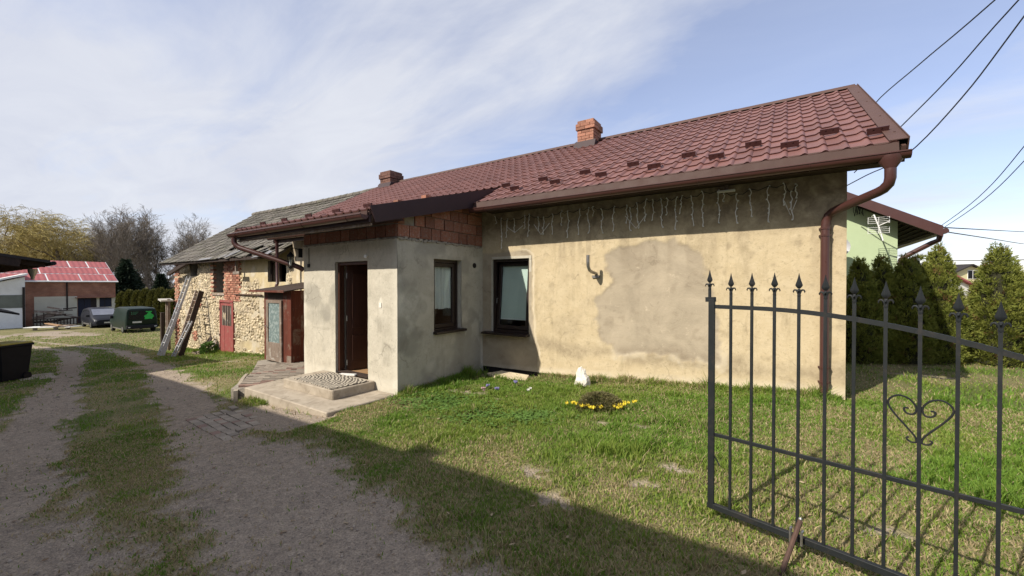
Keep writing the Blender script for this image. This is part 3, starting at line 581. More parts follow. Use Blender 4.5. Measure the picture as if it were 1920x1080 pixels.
for r in range(13):
    for c in range(69):
        x = 1.02 - TW * (c + 1); s0 = r * TL; y = 6.06 + s0 * SC; z = zr(6.06) + s0 * SS
        ymid = y + .17 * SC
        if -9.4 < x + .1 < -4.95 and ymid < 6.86: continue
        cand.append((math.dist((x, y, z), (0, 0, 1.6)), x, y, z, SL, roof_o))
for r in range(10):
    for c in range(22):
        x = -5.0 - TW * (c + 1); s0 = r * TL * .985; y = 3.73 + s0 * PC; z = zp(3.73) + s0 * PS
        if y > 6.75: continue
        cand.append((math.dist((x, y, z), (0, 0, 1.6)) + 1.5, x, y, z, PSL, proof))
cand.sort(key=lambda t: t[0])
rest = {roof_o.name: MB(), proof.name: MB()}
for i, (d, x, y, z, a, par) in enumerate(cand):
    if i < 300:
        place('tile', TM, par, (x, y, z + random.uniform(-.001, .001)), (a + random.uniform(-.004, .004), random.uniform(-.006, .006), 0))
    else:
        mt = Matrix.Translation((x, y, z)) @ Matrix.Rotation(a + random.uniform(-.004, .004), 4, 'X'); rest[par.name].add([mt @ Vector(p) for p in TMB.v], TMB.f)
for par in (roof_o, proof):
    o = rest[par.name].build('roof_tiles', M['tile'], par, smooth=True); o['kind'] = 'stuff'
# ridge cap in lengths
x = 1.06
while x > -12.7:
    x1 = max(x - 1.95, -12.75); rc = MB(); n = 7; V = []
    for xx in (x, x1 - .03):
        for i in range(n): an = math.pi * i / (n - 1); V.append((xx, 10 + .12 * math.cos(an), 5.275 + .085 * math.sin(an) + (.004 if xx == x else 0)))
    rc.add(V, [(i, i + 1, n + i + 1, n + i) for i in range(n - 1)] + [tuple(range(n))]); rc.build('ridge_cap', M['trim'], roof_o, smooth=True); x = x1
# verge flashing on the right
vg = MB(); nrm = Vector((0, -SS, SC)); sv = Vector((0, SC, SS))
p0 = Vector((1.00, 6.06, zr(6.06))); p1 = Vector((1.00, 10.0, 5.30)); Ls = (p1 - p0).length
for k in range(2):
    q0 = p0 + sv * (Ls / 2 * k); q1 = p0 + sv * (Ls / 2 * (k + 1) + (.03 if k == 0 else 0)); dz = nrm * (.045 + .003 * (1 - k))
    vg.obox((q0 + q1) / 2 + dz + Vector((.02, 0, 0)), (q1 - q0) / 2, Vector((.082, 0, 0)), nrm * .004); vg.obox((q0 + q1) / 2 + dz * .2 + Vector((.098, 0, -.03)), (q1 - q0) / 2, Vector((.004, 0, 0)), nrm * .085)
    for j in range(2):
        sc_ = q0 + sv * (.35 + j * 1.0) + dz + Vector((.03, 0, 0)) + nrm * .006; vg.obox(sc_, Vector((.009, 0, 0)), sv * .009, nrm * .005)
vg.build('verge_flashing', M['trim'], roof_o)
vb = MB(); vb.obox(Vector((1.06, 8.0, zr(8.0) - .12)), Vector((.018, 0, 0)), sv * 2.2, nrm * .09); vb.build('verge_board', M['trim'], roof_o)
# snow guards: two staggered rows
def guard_mesh():
    mb = MB(); mb.box(-.10, -.003, 0, .10, .003, .035); mb.box(-.10, -.003, .055, .10, .003, .075); mb.box(-.10, -.003, .035, -.045, .003, .055); mb.box(.045, -.003, .035, .10, .003, .055); mb.box(-.03, -.003, .035, .03, .003, .055); mb.box(-.095, .002, .002, .095, .02, .075)
    mb.box(-.10, 0, 0, -.075, .14, .005); mb.box(.075, 0, 0, .10, .14, .005); mb.add([(-.10, .0, .08), (-.095, .0, .08), (-.095, .12, .005), (-.10, .12, .005)], [(0, 1, 2, 3)]); mb.add([(.10, .0, .08), (.095, .0, .08), (.095, .12, .005), (.10, .12, .005)], [(0, 1, 2, 3)])
    me = bpy.data.meshes.new('snow_guard'); me.from_pydata(mb.v, [], mb.f); me.materials.append(M['guard']); return me
GM = guard_mesh()
for i in range(7): place('snow_guard', GM, roof_o, (.90 - .865 * i, 6.46, zr(6.46) + .035), (SL, 0, 0))
for i in range(7): place('snow_guard', GM, roof_o, (.47 - .865 * i, 6.79, zr(6.79) + .035), (SL, 0, 0))
for i in range(16):
    if i * .865 > 3.8: place('snow_guard', GM, roof_o, (-5.2 - .865 * (i - 4) if False else -5.15 - .865 * i, 6.79, zr(6.79) + .035), (SL, 0, 0)) if -5.15 - .865 * i < -9.6 and -5.15 - .865 * i > -12.5 else None
for i in range(5): place('snow_guard', GM, proof, (-5.38 - .84 * i, 3.98, zp(3.98) + .035), (PSL, 0, 0))
# eave apron, soffit board, gutters
def gutter(x0, x1, y, z, parent, r=.068, cap=True):
    n = 9; V = []; F = []
    for xx in (x0, x1):
        for i in range(n): an = math.pi + math.pi * i / (n - 1); V.append((xx, y + r * math.cos(an), z + r * math.sin(an)))
        for i in range(n): an = 2 * math.pi - math.pi * i / (n - 1); V.append((xx, y + (r - .006) * math.cos(an), z + (r - .006) * math.sin(an)))
    k = 2 * n
    for i in range(k): F.append((i, (i + 1) % k, k + (i + 1) % k, k + i))
    F.append(tuple(range(k))[::-1]); F.append(tuple(range(k, 2 * k)))
    mb = MB().add(V, F)
    if cap:
        for xx, sg in ((x0, -1), (x1, 1)): mb.prism([(r * math.cos(math.pi + math.pi * i / 8), r * math.sin(math.pi + math.pi * i / 8)) for i in range(9)], (xx, y, z), (0, 1, 0), (0, 0, 1), (sg * .006, 0, 0))
    mb.tube([(x0, y - r, z + .004), (x1, y - r, z + .004)], .010, 6); g = mb.build('gutter', M['gutter'], parent, smooth=True)
    br = MB(); xx = x0 + .35
    while xx < x1 - .2:
        br = MB(); br.tube([(xx, y + (r + .004) * math.cos(math.pi + math.pi * i / 8), z + (r + .004) * math.sin(math.pi + math.pi * i / 8)) for i in range(9)], .005, 4); br.build('gutter_joint', M['gutter'], g); xx += 1.22
    return g
gut = gutter(-5.0, 1.10, 6.0, 3.015, house); gut_p = gutter(-9.42, -5.04, 3.665, 2.600, house); gut_l = gutter(-12.8, -9.42, 6.0, 2.955, house)
ap = MB(); ap.add([(-4.93, 6.055, 3.168), (1.02, 6.055, 3.168), (1.02, 6.02, 3.02), (-4.93, 6.02, 3.02), (-4.93, 6.06, 3.168), (1.02, 6.06, 3.168), (1.02, 6.028, 3.02), (-4.93, 6.028, 3.02)], [(0, 3, 2, 1), (4, 5, 6, 7), (0, 1, 5, 4), (2, 3, 7, 6), (0, 4, 7, 3), (1, 2, 6, 5)])
ap.build('eave_apron', M['apron'], roof_o)
ap = MB(); ap.box(-9.40, 3.70, 2.60, -5.03, 3.715, 2.66); ap.build('eave_apron', M['apron'], proof)
ap = MB(); ap.box(-4.95, 6.065, 2.95, 1.03, 6.10, 3.09); ap.box(-4.95, 6.10, 3.02, 1.0, YM, 3.05); ap.build('eave_board', M['wood_dark'], roof_o)
ap = MB(); ap.box(-9.38, 3.735, 2.50, -5.03, 3.775, 2.64); ap.box(-9.38, 3.775, 2.60, -5.03, YP - .02, 2.63); ap.build('eave_board', M['barge'], proof)
ap = MB(); ap.beam((-9.36, 3.79, 2.475), (-5.05, 3.79, 2.475), .03, .035); ap.build('eave_batten', M['wood_grey'], proof)
ap = MB(); ap.box(-12.7, 6.065, 2.80, -9.42, 6.10, 3.07); ap.box(-12.7, 6.10, 2.96, -9.42, YM, 2.99); ap.build('eave_board', M['wood_dark'], roof_o)
ba = MB(); ba.prism([(3.725, 2.735), (3.725 + .09, 2.50), (6.20, 3.10), (6.90, 3.60), (6.80, 3.58)], (-5.012, 0, 0), (0, 1, 0), (0, 0, 1), (.03, 0, 0)); ba.build('barge_board', M['barge'], proof)
ba = MB(); ba.prism([(3.73, 2.735), (3.82, 2.50), (6.1, 3.08), (6.1, 3.35)], (-9.40, 0, 0), (0, 1, 0), (0, 0, 1), (.03, 0, 0)); ba.build('barge_board', M['barge'], proof)
for xx in (-9.1, -8.6, -8.15): ba = MB(); ba.beam((xx, 3.8, 2.60), (xx, 6.5, 3.31), .07, .11); ba.build('rafter', M['wood_dark'], proof)
# downpipes
d = MB(); d.lathe([(.035, -.16), (.042, -.13), (.085, -.05), (.09, .01)], (.945, 6.0, 2.99), 12, 1.2, .9); d.build('outlet_funnel', M['gutter'], gut, smooth=True)
d = MB(); pts = [(.945, 6.0, 2.86), (.945, 6.0, 2.76), (.935, 6.02, 2.70), (.90, 6.07, 2.655), (.86, 6.12, 2.635), (.55, 6.46, 2.535), (.49, 6.53, 2.51), (.45, 6.56, 2.47), (.43, 6.57, 2.40), (.42, 6.57, 2.30)]
d.tube(pts, .052, 12); d.build('downpipe', M['gutter'], house, smooth=True)
d = MB(); d.tube([(.42, 6.57, 2.33), (.42, 6.57, .10), (.42, 6.55, .03)], .050, 12); dp = d.build('downpipe', M['gutter'], house, smooth=True)
for z in (2.31, 2.22, .52, .33):
    d = MB(); d.tube([(.42, 6.57, z - .012), (.42, 6.57, z + .012)], .057, 12); d.box(.355, 6.565, z - .008, .372, 6.64, z + .008); d.box(.468, 6.565, z - .008, .485, 6.64, z + .008); d.build('pipe_clip', M['gutter'], dp)
d = MB(); d.tube([(-9.25, 3.66, 2.53), (-9.25, 3.66, 2.44), (-9.22, 3.68, 2.38), (-9.15, 3.72, 2.33), (-8.12, 4.32, 1.95), (-8.06, 4.36, 1.92), (-8.055, 4.42, 1.88)], .05, 12); d.build('downpipe', M['gutter'], house, smooth=True)
d = MB(); d.tube([(-12.45, 6.0, 2.90), (-12.45, 6.05, 2.8), (-12.45, 6.06, 1.62), (-12.4, 6.0, 1.52), (-12.2, 5.9, 1.49)], .045, 10); d.build('downpipe', M['gutter'], house, smooth=True)
# chimneys of single bricks
BR = MB(); BR.box(-.5, -.5, -.5, .5, .5, .5); BRM = bpy.data.meshes.new('brick_piece'); BRM.from_pydata(BR.v, [], BR.f)
bm_b = BRM.copy(); bm_b.materials.append(M['brick']); bm_d = BRM.copy(); bm_d.materials.append(M['brick_dark'])
def chimney(x0, x1, y0, y1, zb, zt, me, n_w):
    c = MB(); c.box(x0 + .02, y0 + .02, zb, x1 - .02, y1 - .02, zt - .04); ch = c.build('chimney', M['mortar'], house)
    rows_ = int((zt - zb) / .077); hh = (zt - zb) / rows_
    for r_ in range(rows_):
        z = zb + (r_ + .5) * hh; e = .035 if r_ in (rows_ - 3, rows_ - 2) else 0; off = .5 if r_ % 2 else 0
        for side in range(4):
            L_ = (x1 - x0 if side < 2 else y1 - y0) + 2 * e; k = n_w; bw = L_ / k; a = -off * bw
            while a < L_ - .01:
                a0 = max(a, 0); a1 = min(a + bw, L_)
                if a1 - a0 > .03:
                    m_ = (a0 + a1) / 2; j = random.uniform(-.004, .005)
                    if side == 0: p = (x0 - e + m_, y0 - e + .03 - j, z); s_ = (a1 - a0 - .010, .06, hh - .010)
                    elif side == 1: p = (x0 - e + m_, y1 + e - .03 + j, z); s_ = (a1 - a0 - .010, .06, hh - .010)
                    elif side == 2: p = (x0 - e + .03 - j, y0 - e + m_, z); s_ = (.0595, a1 - a0 - .014, hh - .011)
                    else: p = (x1 + e - .03 + j, y0 - e + m_, z); s_ = (.0595, a1 - a0 - .014, hh - .011)
                    place('brick', me, ch, p, (0, 0, random.uniform(-.01, .01)), s_)
                a += bw
    f_ = MB(); f_.prism([(y0 - .10, zr(y0 - .10) + .02), (y0 - .012, zr(y0 - .02) + .17), (y0 - .012, zr(y0) - .05)], (x0 - .06, 0, 0), (0, 1, 0), (0, 0, 1), (x1 - x0 + .12, 0, 0))
    f_.box(x1 + .008, y0 - .02, zr(y0) - .02, x1 + .02, y1, zr(y0) + .17); f_.box(x0 - .02, y0 - .02, zr(y0) - .02, x0 - .008, y1, zr(y0) + .17); f_.build('flashing', M['barge'], ch)
    f_ = MB(); f_.box(x0 + .03, y0 + .03, zt - .035, x1 - .03, y1 - .03, zt + .012); f_.build('chimney_cap', M['mortar'], ch)
chimney(-4.43, -3.99, 9.55, 10.05, 5.02, 5.74, bm_b, 2)
chimney(-12.28, -11.72, 9.6, 10.15, 5.05, 5.66, bm_d, 2)
# ------------------------------------------------------------------ barn
barn = thing('barn', (-17.5, 8, -1.1), 'old stone barn with worn grey tile roof joined to the house end', 'barn')
BW = YM + .01
H_BIG = (-18.62, 1.25, -17.66, 2.62); H_SM = (-20.95, 1.93, -20.2, 2.55); H_W3 = (-14.28, 1.66, -13.1, 2.36); H_D = (-17.90, -1.12, -16.86, .90)
def barn_plast(x, z):
    n = (fbm(x, z, 1.6, 101) - .5) * .5
    a = sstep(-.1, .15, np.minimum(np.minimum(x + 16.5, -12.9 - x), np.minimum(z - 1.25 - (x < -14.9) * .35, 9)) + n)
    return np.maximum(a, sstep(-.1, .1, .45 - np.hypot((x + 15.4) / 1.6, (z + .55) / .5) + n * .8) * .8)
def barn_brickz(x, z):
    n = (fbm(x, z, 2.2, 103) - .5) * .4
    m = np.minimum(np.minimum(x + 17.72, -16.42 - x), np.minimum(z - .9, 3)) + n * .5
    m = np.maximum(m, np.minimum(-22.35 - x + n * .7, .2)); m = np.maximum(m, np.minimum(np.minimum(x + 18.9, -18.6 - x), z - 1.0) + n * .3)
    m = np.maximum(m, .28 - np.hypot((x + 20.15) / 1.1, (z - .75) / .75) + n * .5); m = np.maximum(m, .2 - np.hypot((x + 20.5), (z + .6) / 1.3) + n * .4)
    return m
def barn_col(u, z):
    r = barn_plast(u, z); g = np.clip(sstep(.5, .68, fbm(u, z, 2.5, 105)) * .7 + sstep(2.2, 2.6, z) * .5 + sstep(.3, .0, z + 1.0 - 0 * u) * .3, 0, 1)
    return np.stack([1 - r, g * .8, sstep(.55, .7, fbm(u, z, 3, 106)) * .8], 1)
M['barn_render'] = plaster_mat('barn_lime_render', (.56, .46, .28), (.48, .385, .22), (.46, .38, .25), (.38, .31, .20), (.22, .17, .12), (.62, .56, .45), 30)
bbot = lambda x: np.interp(x, [-22.8, -14.4, -12.6], [-1.65, -1.1, -.9])
wall_sheet('wall', (0, BW, 0), (1, 0, 0), (0, -1, 0), lines(-22.7, -12.68, .07, tuple(h for H in (H_BIG, H_SM, H_W3) for h in (H[0], H[2]))), lines(-1.0, 2.8, .07, tuple(sorted(set((H_BIG[1], H_BIG[3], H_SM[1], H_SM[3], H_W3[1], H_W3[3]))))), [H_BIG, H_SM, H_W3], M['barn_render'], barn, barn_col, lambda u, z, c: (fbm(u, z, 2.5, 107) - .5) * .07 * (c[:, 0] + .25), bbot)
b = MB(); b.box(-22.7, BW + .05, -2.2, -22.4, 13.4, 2.6); b.box(-22.7, 13.2, -2.2, -12.7, 13.4, 2.6); b.prism([(BW + .05, 2.6), (13.4, 2.6), (10, 5.0)], (-22.7, 0, 0), (0, 1, 0), (0, 0, 1), (.3, 0, 0)); b.build('gable_wall', M['barn_render'], barn)
b = MB()
for H in (H_BIG, H_SM, H_W3):
    b.box(H[0] - .03, BW + .02, H[1] - .03, H[0], BW + .35, H[3]); b.box(H[2], BW + .02, H[1] - .03, H[2] + .03, BW + .35, H[3]); b.box(H[0], BW + .02, H[1] - .06, H[2], BW + .35, H[1] - .005)
b.build('reveal', M['mortar'], barn)
b = MB(); b.box(-22.4, BW + 2.0, -1.8, -12.7, BW + 2.03, 3.2); b.box(-22.4, BW + .1, 2.75, -12.7, BW + 2.0, 2.78); b.build('hay_loft', M['dark'], barn)
# bricks as joined relief, stones as relief with the biggest apart
def clear(x, z, m=.06): return not any(H[0] - m < x < H[2] + m and H[1] - m < z < H[3] + m for H in (H_BIG, H_SM, H_W3, H_D)) and not (-12.1 < x < -10.5 and z < 1.5)
bk = MB(); z = -1.5; rr = 0
while z < 2.7:
    x = -22.74 + (.13 if rr % 2 else 0)
    xs = np.arange(x, -12.8, .262); mk = barn_brickz(xs, np.full_like(xs, z))
    for xx, k in zip(xs, mk):
        if k > 0 and z > gz(xx) - .1 and clear(xx + .12, z):
            j = random.uniform(-.012, .022); bk.box(xx, BW - .035 - j, z, xx + .245, BW + .08, z + .066)
    z += .082; rr += 1
o = bk.build('bricks', M['barnbrick'], barn); o['kind'] = 'stuff'
def stone_mesh(seed):
    rs = random.Random(seed); V = []; F = []; n = 7
    V.append((rs.uniform(-.1, .1), -.5, rs.uniform(-.1, .1)))
    for ring, (rad, dep) in enumerate(((.62, -.40), (1.0, -.02), (.95, .4))):
        for i in range(n): a = 2 * math.pi * (i + .2 * rs.random()) / n; q = rad * rs.uniform(.78, 1.08); V.append((math.cos(a) * q * .5, dep + rs.uniform(-.08, .08), math.sin(a) * q * .5))
    for i in range(n):
        j = (i + 1) % n; F.append((0, 1 + i, 1 + j)); F.append((1 + i, 1 + n + i, 1 + n + j, 1 + j)); F.append((1 + n + i, 1 + 2 * n + i, 1 + 2 * n + j, 1 + n + j))
    return V, F
SV = [stone_mesh(s) for s in range(8)]; SM_ = []
for V, F in SV: me = bpy.data.meshes.new('field_stone'); me.from_pydata(V, [], F); me.materials.append(M['stone']); SM_.append(me)
stones = []; z = -1.65
while z < 2.6:
    x = -22.6; h_ = random.uniform(.065, .12)
    while x < -12.75:
        w_ = random.uniform(.06, .17); xc, zc = x + w_ / 2, z + h_ / 2 + random.uniform(-.03, .03)
        if zc > gz(xc) - .12 and clear(xc, zc) and barn_plast(np.array([xc]), np.array([zc]))[0] < .45 + random.uniform(-.2, .2) and fbm(np.array([xc]), np.array([zc]), 1.7, 109)[0] < .66 + random.uniform(-.05, .05) and barn_brickz(np.array([xc]), np.array([zc]))[0] < .02 and random.random() < .84:
            stones.append((w_ * random.uniform(.85, 1.1), xc, zc, h_ * random.uniform(.85, 1.25)))
        x += w_ * .95
    z += h_ * .92
stones.sort(key=lambda s: -s[0] * s[3] / math.hypot(s[1], 6.6) ** 2); srest = MB()
for i, (w_, xc, zc, h_) in enumerate(stones):
    k = random.randrange(8); dp = random.uniform(.025, .07); a = random.uniform(-.5, .5)
    if i < 200: place('stone', SM_[k], barn, (xc, BW - .005, zc), (0, a, 0), (w_, dp, h_))
    else:
        mt = Matrix.Translation((xc, BW - .005, zc)) @ Matrix.Rotation(a, 4, 'Y') @ Matrix.Diagonal((w_, dp, h_, 1)); srest.add([mt @ Vector(p) for p in SV[k][0]], SV[k][1])
o = srest.build('stones', M['stone'], barn); o['kind'] = 'stuff'
# roof of worn tiles
bsl = math.atan2(5.20 - 2.56, 10 - 6.2); zb = lambda y: 2.56 + (y - 6.2) * math.tan(bsl); bc, bs = math.cos(bsl), math.sin(bsl)
def sag(x, y): return -.07 * math.sin(max(0, min(1, (x + 22.9) / 10.2)) * math.pi) * (1 - abs(y - 8.6) / 3)
b = MB(); slab(b, -22.98, -12.72, 6.25, zb(6.25) - .07, 10, 5.12, .05); slab(b, -22.98, -12.72, 13.9, zb(6.1) - .07, 10.001, 5.12, .05); broof = b.build('roof', M['tile_old'], barn)
tmv = MB(); tmv.prism([(0, 0), (.09, .012), (.20, .004), (.27, .022), (.31, .012), (.31, -.010), (.27, 0), (.20, -.018), (.09, -.010), (0, -.022)], (0, -.02, .018), (1, 0, 0), (0, 0, 1), (0, .36, -.028))
OT = bpy.data.meshes.new('worn_tile'); OT.from_pydata(tmv.v, [], tmv.f); OT.materials.append(M['tile_old']); tl = []
nr = 15; rl = (10 - 6.15) / bc / nr
for r_ in range(nr):
    for c in range(34):
        x = -23.0 + .303 * c; y = 6.15 + r_ * rl * bc; broken = r_ < 3 and x > -17.6 and fbm(np.array([x]), np.array([y]), 1.3, 121)[0] > .46
        if broken and random.random() < .3: continue
        tl.append((math.dist((x, y, 3), (0, 0, 1.6)), x, y, zb(y) - .03 + sag(x, y), broken))
tl.sort(key=lambda t: t[0]); trest = MB()
for i, (d_, x, y, z, br_) in enumerate(tl):
    e = (random.uniform(-.012, .012) if not br_ else random.uniform(-.2, .06), random.uniform(-.015, .015) if not br_ else random.uniform(-.2, .2), random.uniform(-.02, .02) if not br_ else random.uniform(-.35, .35))
    rot = (bsl + e[0], e[1], e[2]); p = (x, y, z + random.uniform(-.006, .012) + (.03 if br_ else 0))
    if i < 300: place('tile', OT, broof, p, rot)
    else:
        mt = Matrix.Translation(p) @ Matrix.Rotation(rot[2], 4, 'Z') @ Matrix.Rotation(rot[1], 4, 'Y') @ Matrix.Rotation(rot[0], 4, 'X'); trest.add([mt @ Vector(q) for q in tmv.v], tmv.f)
o = trest.build('roof_tiles', M['tile_old'], broof); o['kind'] = 'stuff'
for i in range(24):
    xx = -23.0 + .43 * i; c = MB(); c.tube([(xx, 10, 5.19 + sag(xx, 10) + random.uniform(0, .012)), (xx + .46, 10, 5.20 + sag(xx, 10) + random.uniform(0, .02))], .095, 8); c.build('ridge_tile', M['tile_old'], broof, smooth=True)
b = MB(); b.beam((-22.9, 6.22, 2.46), (-12.8, 6.22, 2.44), .06, .10); b.build('eave_beam', M['wood_dark'], barn)
for xx in np.arange(-22.7, -12.9, .85): b = MB(); b.beam((xx, 6.20, 2.44), (xx, 7.2, 3.14), .08, .10); b.build('rafter', M['wood_dark'], barn)
b = MB(); b.beam((-22.35, 6.30, 2.02), (-19.75, 6.25, 2.52), .10, .14); b.build('brace', M['wood_dark'], barn)
b = MB(); b.beam((-16.2, 6.40, 1.98), (-15.7, 6.40, 1.98), .08, .10); b.beam((-16.05, 6.42, 2.0), (-16.05, 6.42, 2.5), .07, .07); b.build('bracket', M['wood_grey'], barn)
b = MB(); b.add([(-17.1, 6.15, 2.50), (-16.1, 6.13, 2.52), (-16.0, 6.7, 2.86), (-17.0, 6.7, 2.85), (-17.1, 6.15, 2.515), (-16.1, 6.13, 2.535), (-16.0, 6.7, 2.875), (-17.0, 6.7, 2.865)], [(3, 2, 1, 0), (4, 5, 6, 7), (0, 1, 5, 4), (1, 2, 6, 5), (2, 3, 7, 6), (3, 0, 4, 7)]); b.build('metal_sheet', M['steel'], broof)
b = MB(); b.obox((-13.6, 6.3, 2.6), (.42, .03, .03), (-.02, .26, .16), (0, -.006, .010)); b.obox((-18.0, 6.16, 2.53), (.55, 0, .01), (0, .05, .03), (0, 0, .008)); b.build('metal_sheet', M['steel'], broof)
# red plank door with a barred pane
b = MB(); b.box(H_D[0] - .06, BW - .05, -1.25, H_D[0], BW + .04, .92); b.box(H_D[2], BW - .05, -1.25, H_D[2] + .06, BW + .04, .92); b.box(H_D[0] - .06, BW - .05, .90, H_D[2] + .06, BW + .04, .985); bd = b.build('door_frame', M['reddoor'], barn)
wd = (H_D[2] - H_D[0]) / 6
for i in range(6):
    zt = .10 if 0 < i < 5.5 else .10
    q = MB(); q.box(H_D[0] + wd * i + .003, BW - .03 - random.uniform(0, .008), -1.17, H_D[0] + wd * (i + 1) - .003, BW + .01, -.0 + .02); q.build('plank', M['reddoor'], bd)
b = MB(); b.box(H_D[0] + .002, BW - .035, .02, H_D[0] + .1, BW + .01, .86); b.box(H_D[2] - .1, BW - .035, .02, H_D[2] - .002, BW + .01, .86); b.box(H_D[0] + .1, BW - .035, .78, H_D[2] - .1, BW + .01, .86); b.build('door_leaf', M['reddoor'], bd)
b = MB(); b.box(H_D[0] + .1, BW - .01, .02, H_D[2] - .1, BW, .78); b.build('pane', M['dark'], bd)
for i in range(6): q = MB(); q.box(H_D[0] + .13 + i * .145, BW - .03, .02, H_D[0] + .175 + i * .145, BW - .012, .78); q.build('slat', M['wood_grey'], bd)
for z in (.62, -.35, -.85): b = MB(); b.box(H_D[0] - .12, BW - .06, z - .04, H_D[0] - .02, BW - .045, z + .04); b.build('hinge', M['rust'], bd)
# opening frames
b = MB(); b.box(H_BIG[2] - .16, BW + .06, H_BIG[1], H_BIG[2] - .08, BW + .14, H_BIG[3]); b.box(H_BIG[0], BW - .06, H_BIG[1] - .09, H_BIG[2] + .15, BW + .2, H_BIG[1] - .01); b.build('loft_opening_frame', M['wood_grey'], barn)
b = MB(); b.box(-13.72, BW + .08, H_W3[1], -13.64, BW + .14, H_W3[3]); b.box(H_W3[0], BW + .08, H_W3[1], H_W3[0] + .06, BW + .14, H_W3[3]); b.box(H_W3[0], BW + .08, H_W3[3] - .06, H_W3[2], BW + .14, H_W3[3]); b.build('window_frame', M['wood_dark'], barn)
b = MB(); b.box(-16.6, BW - .09, 1.20, -14.6, BW - .03, 1.235); b.build('lead_flashing', M['rust'], barn)

# ------------------------------------------------------------------ wooden entrance shed
shed = thing('wooden_shed', (-11.06, 6.0, -.5), 'small reddish brown wooden shed with a tall glazed door beside the porch', 'shed')
x0, x1, y0, y1, zb0, zt0 = -12.0, -10.58, 5.50, 6.60, -.50, 1.42
for i in range(5):
    a = y0 + .02 + (y1 - y0 - .02) * i / 5; q = MB(); q.box(x1 - .025 - random.uniform(0, .005), a + .003, zb0 + .02, x1, a + (y1 - y0) / 5 - .003, zt0 - .02 + .02); q.build('plank', M['wood_red'], shed)
for a, c in ((x0, x0 + .21), (x1 - .405, x1 - .205), (x1 - .20, x1 - .003)): q = MB(); q.box(a, y0 - .02, zb0, c, y0 + .02, zt0 - .01); q.build('plank', M['wood_red'], shed)
for z, hh in ((zb0, .22),): q = MB(); q.box(x1 - .20, y0 - .026, z, x1 + .003, y0 - .0205, z + hh); q.build('worn_board', M['wood_grey'], shed)
q = MB(); q.box(x0 + .21, y0 - .02, 1.16, x1 - .405, y0 + .02, zt0 - .01); q.build('lintel_board', M['wood_dark'], shed)
dx0, dx1 = x0 + .20, x1 - .40
q = MB(); q.box(dx0, y0 - .07, zb0 + .02, dx0 + .12, y0 - .025, 1.16); q.box(dx1 - .10, y0 - .07, zb0 + .02, dx1, y0 - .025, 1.16); q.box(dx0 + .12, y0 - .07, 1.08, dx1 - .10, y0 - .025, 1.16); q.box(dx0 + .12, y0 - .07, zb0 + .02, dx1 - .10, y0 - .025, .02); q.box(dx0 + .16, y0 - .076, zb0 + .14, dx1 - .14, y0 - .07, -.08)
sdoor = q.build('glazed_door', M['wood_grey'], shed, bevel=.004, label='weathered peeling glazed door')
def frosted():
    m, nt, N, L, P = newmat('patterned_glass'); n = noisen(N, L, 13, 2, .5, None, .2); c = mixn(N, L, rampn(N, L, n, .48, .6), (.17, .22, .215), (.29, .34, .325)); L.new(c, P.inputs['Base Color']); P.inputs['Roughness'].default_value = .18; P.inputs['Specular IOR Level'].default_value = .7
    bumpn(N, L, noisen(N, L, 60, 2), .5, .005, P); return m
M['frosted'] = frosted(); q = MB(); q.box(dx0 + .12, y0 - .05, .02, dx1 - .10, y0 - .042, 1.08); q.build('glass_pane', M['frosted'], sdoor)
q = MB(); q.tube([(dx0 + .06, y0 - .07, .45), (dx0 + .06, y0 - .12, .45), (dx0 + .13, y0 - .12, .45)], .010, 6); q.build('handle', M['steel'], sdoor)
q = MB(); q.box(x0 + .01, y0 + .02, zb0, x0 + .03, y1, zt0 - .02); q.box(x0 + .03, y0 + .03, zb0 + .0, x1 - .03, y0 + .035, zt0 - .03); q.build('shed_lining', M['wood_dark'], shed)
for i in range(4): a = y0 - .22 + (y1 - y0 + .20) * i / 4; q = MB(); zz_ = zt0 + .02 + .05 * i; q.obox((x0 / 2 + x1 / 2, a + .17, zz_), (.80, 0, -.012), (0, .18, .03), (0, -.002, .012)); q.build('roof_board', M['wood_dark'], shed)
q = MB(); q.box(x0 - .40, y0 - .23, zt0 - .045, x1 + .05, y0 - .215, zt0 + .01); q.build('roof_fascia', M['wood_red'], shed)

# ------------------------------------------------------------------ steps, mat, paving
step = thing('concrete_steps', (-6.5, 3.9, -.3), 'pale concrete landing with a raised step before the open house door', 'steps')
q = MB(); q.add([(-7.78, 3.22, -.2), (-5.29, 3.22, -.2), (-5.22, 4.40, -.2), (-7.98, 4.40, -.2), (-7.78, 3.22, -.62), (-5.29, 3.22, -.62), (-5.22, 4.40, -.62), (-7.98, 4.40, -.62)], [(0, 1, 2, 3), (0, 4, 5, 1), (1, 5, 6, 2), (2, 6, 7, 3), (3, 7, 4, 0)]); q.build('landing', M['concrete'], step, bevel=.012)
q = MB(); q.add([(-7.22, 3.60, -.045), (-5.775, 3.62, -.05), (-5.77, 4.395, -.05), (-7.30, 4.395, -.045), (-7.22, 3.60, -.196), (-5.775, 3.62, -.196), (-5.77, 4.395, -.196), (-7.30, 4.395, -.196)], [(0, 1, 2, 3), (0, 4, 5, 1), (1, 5, 6, 2), (2, 6, 7, 3), (3, 7, 4, 0)]); q.build('step', M['concrete'], step, bevel=.012)
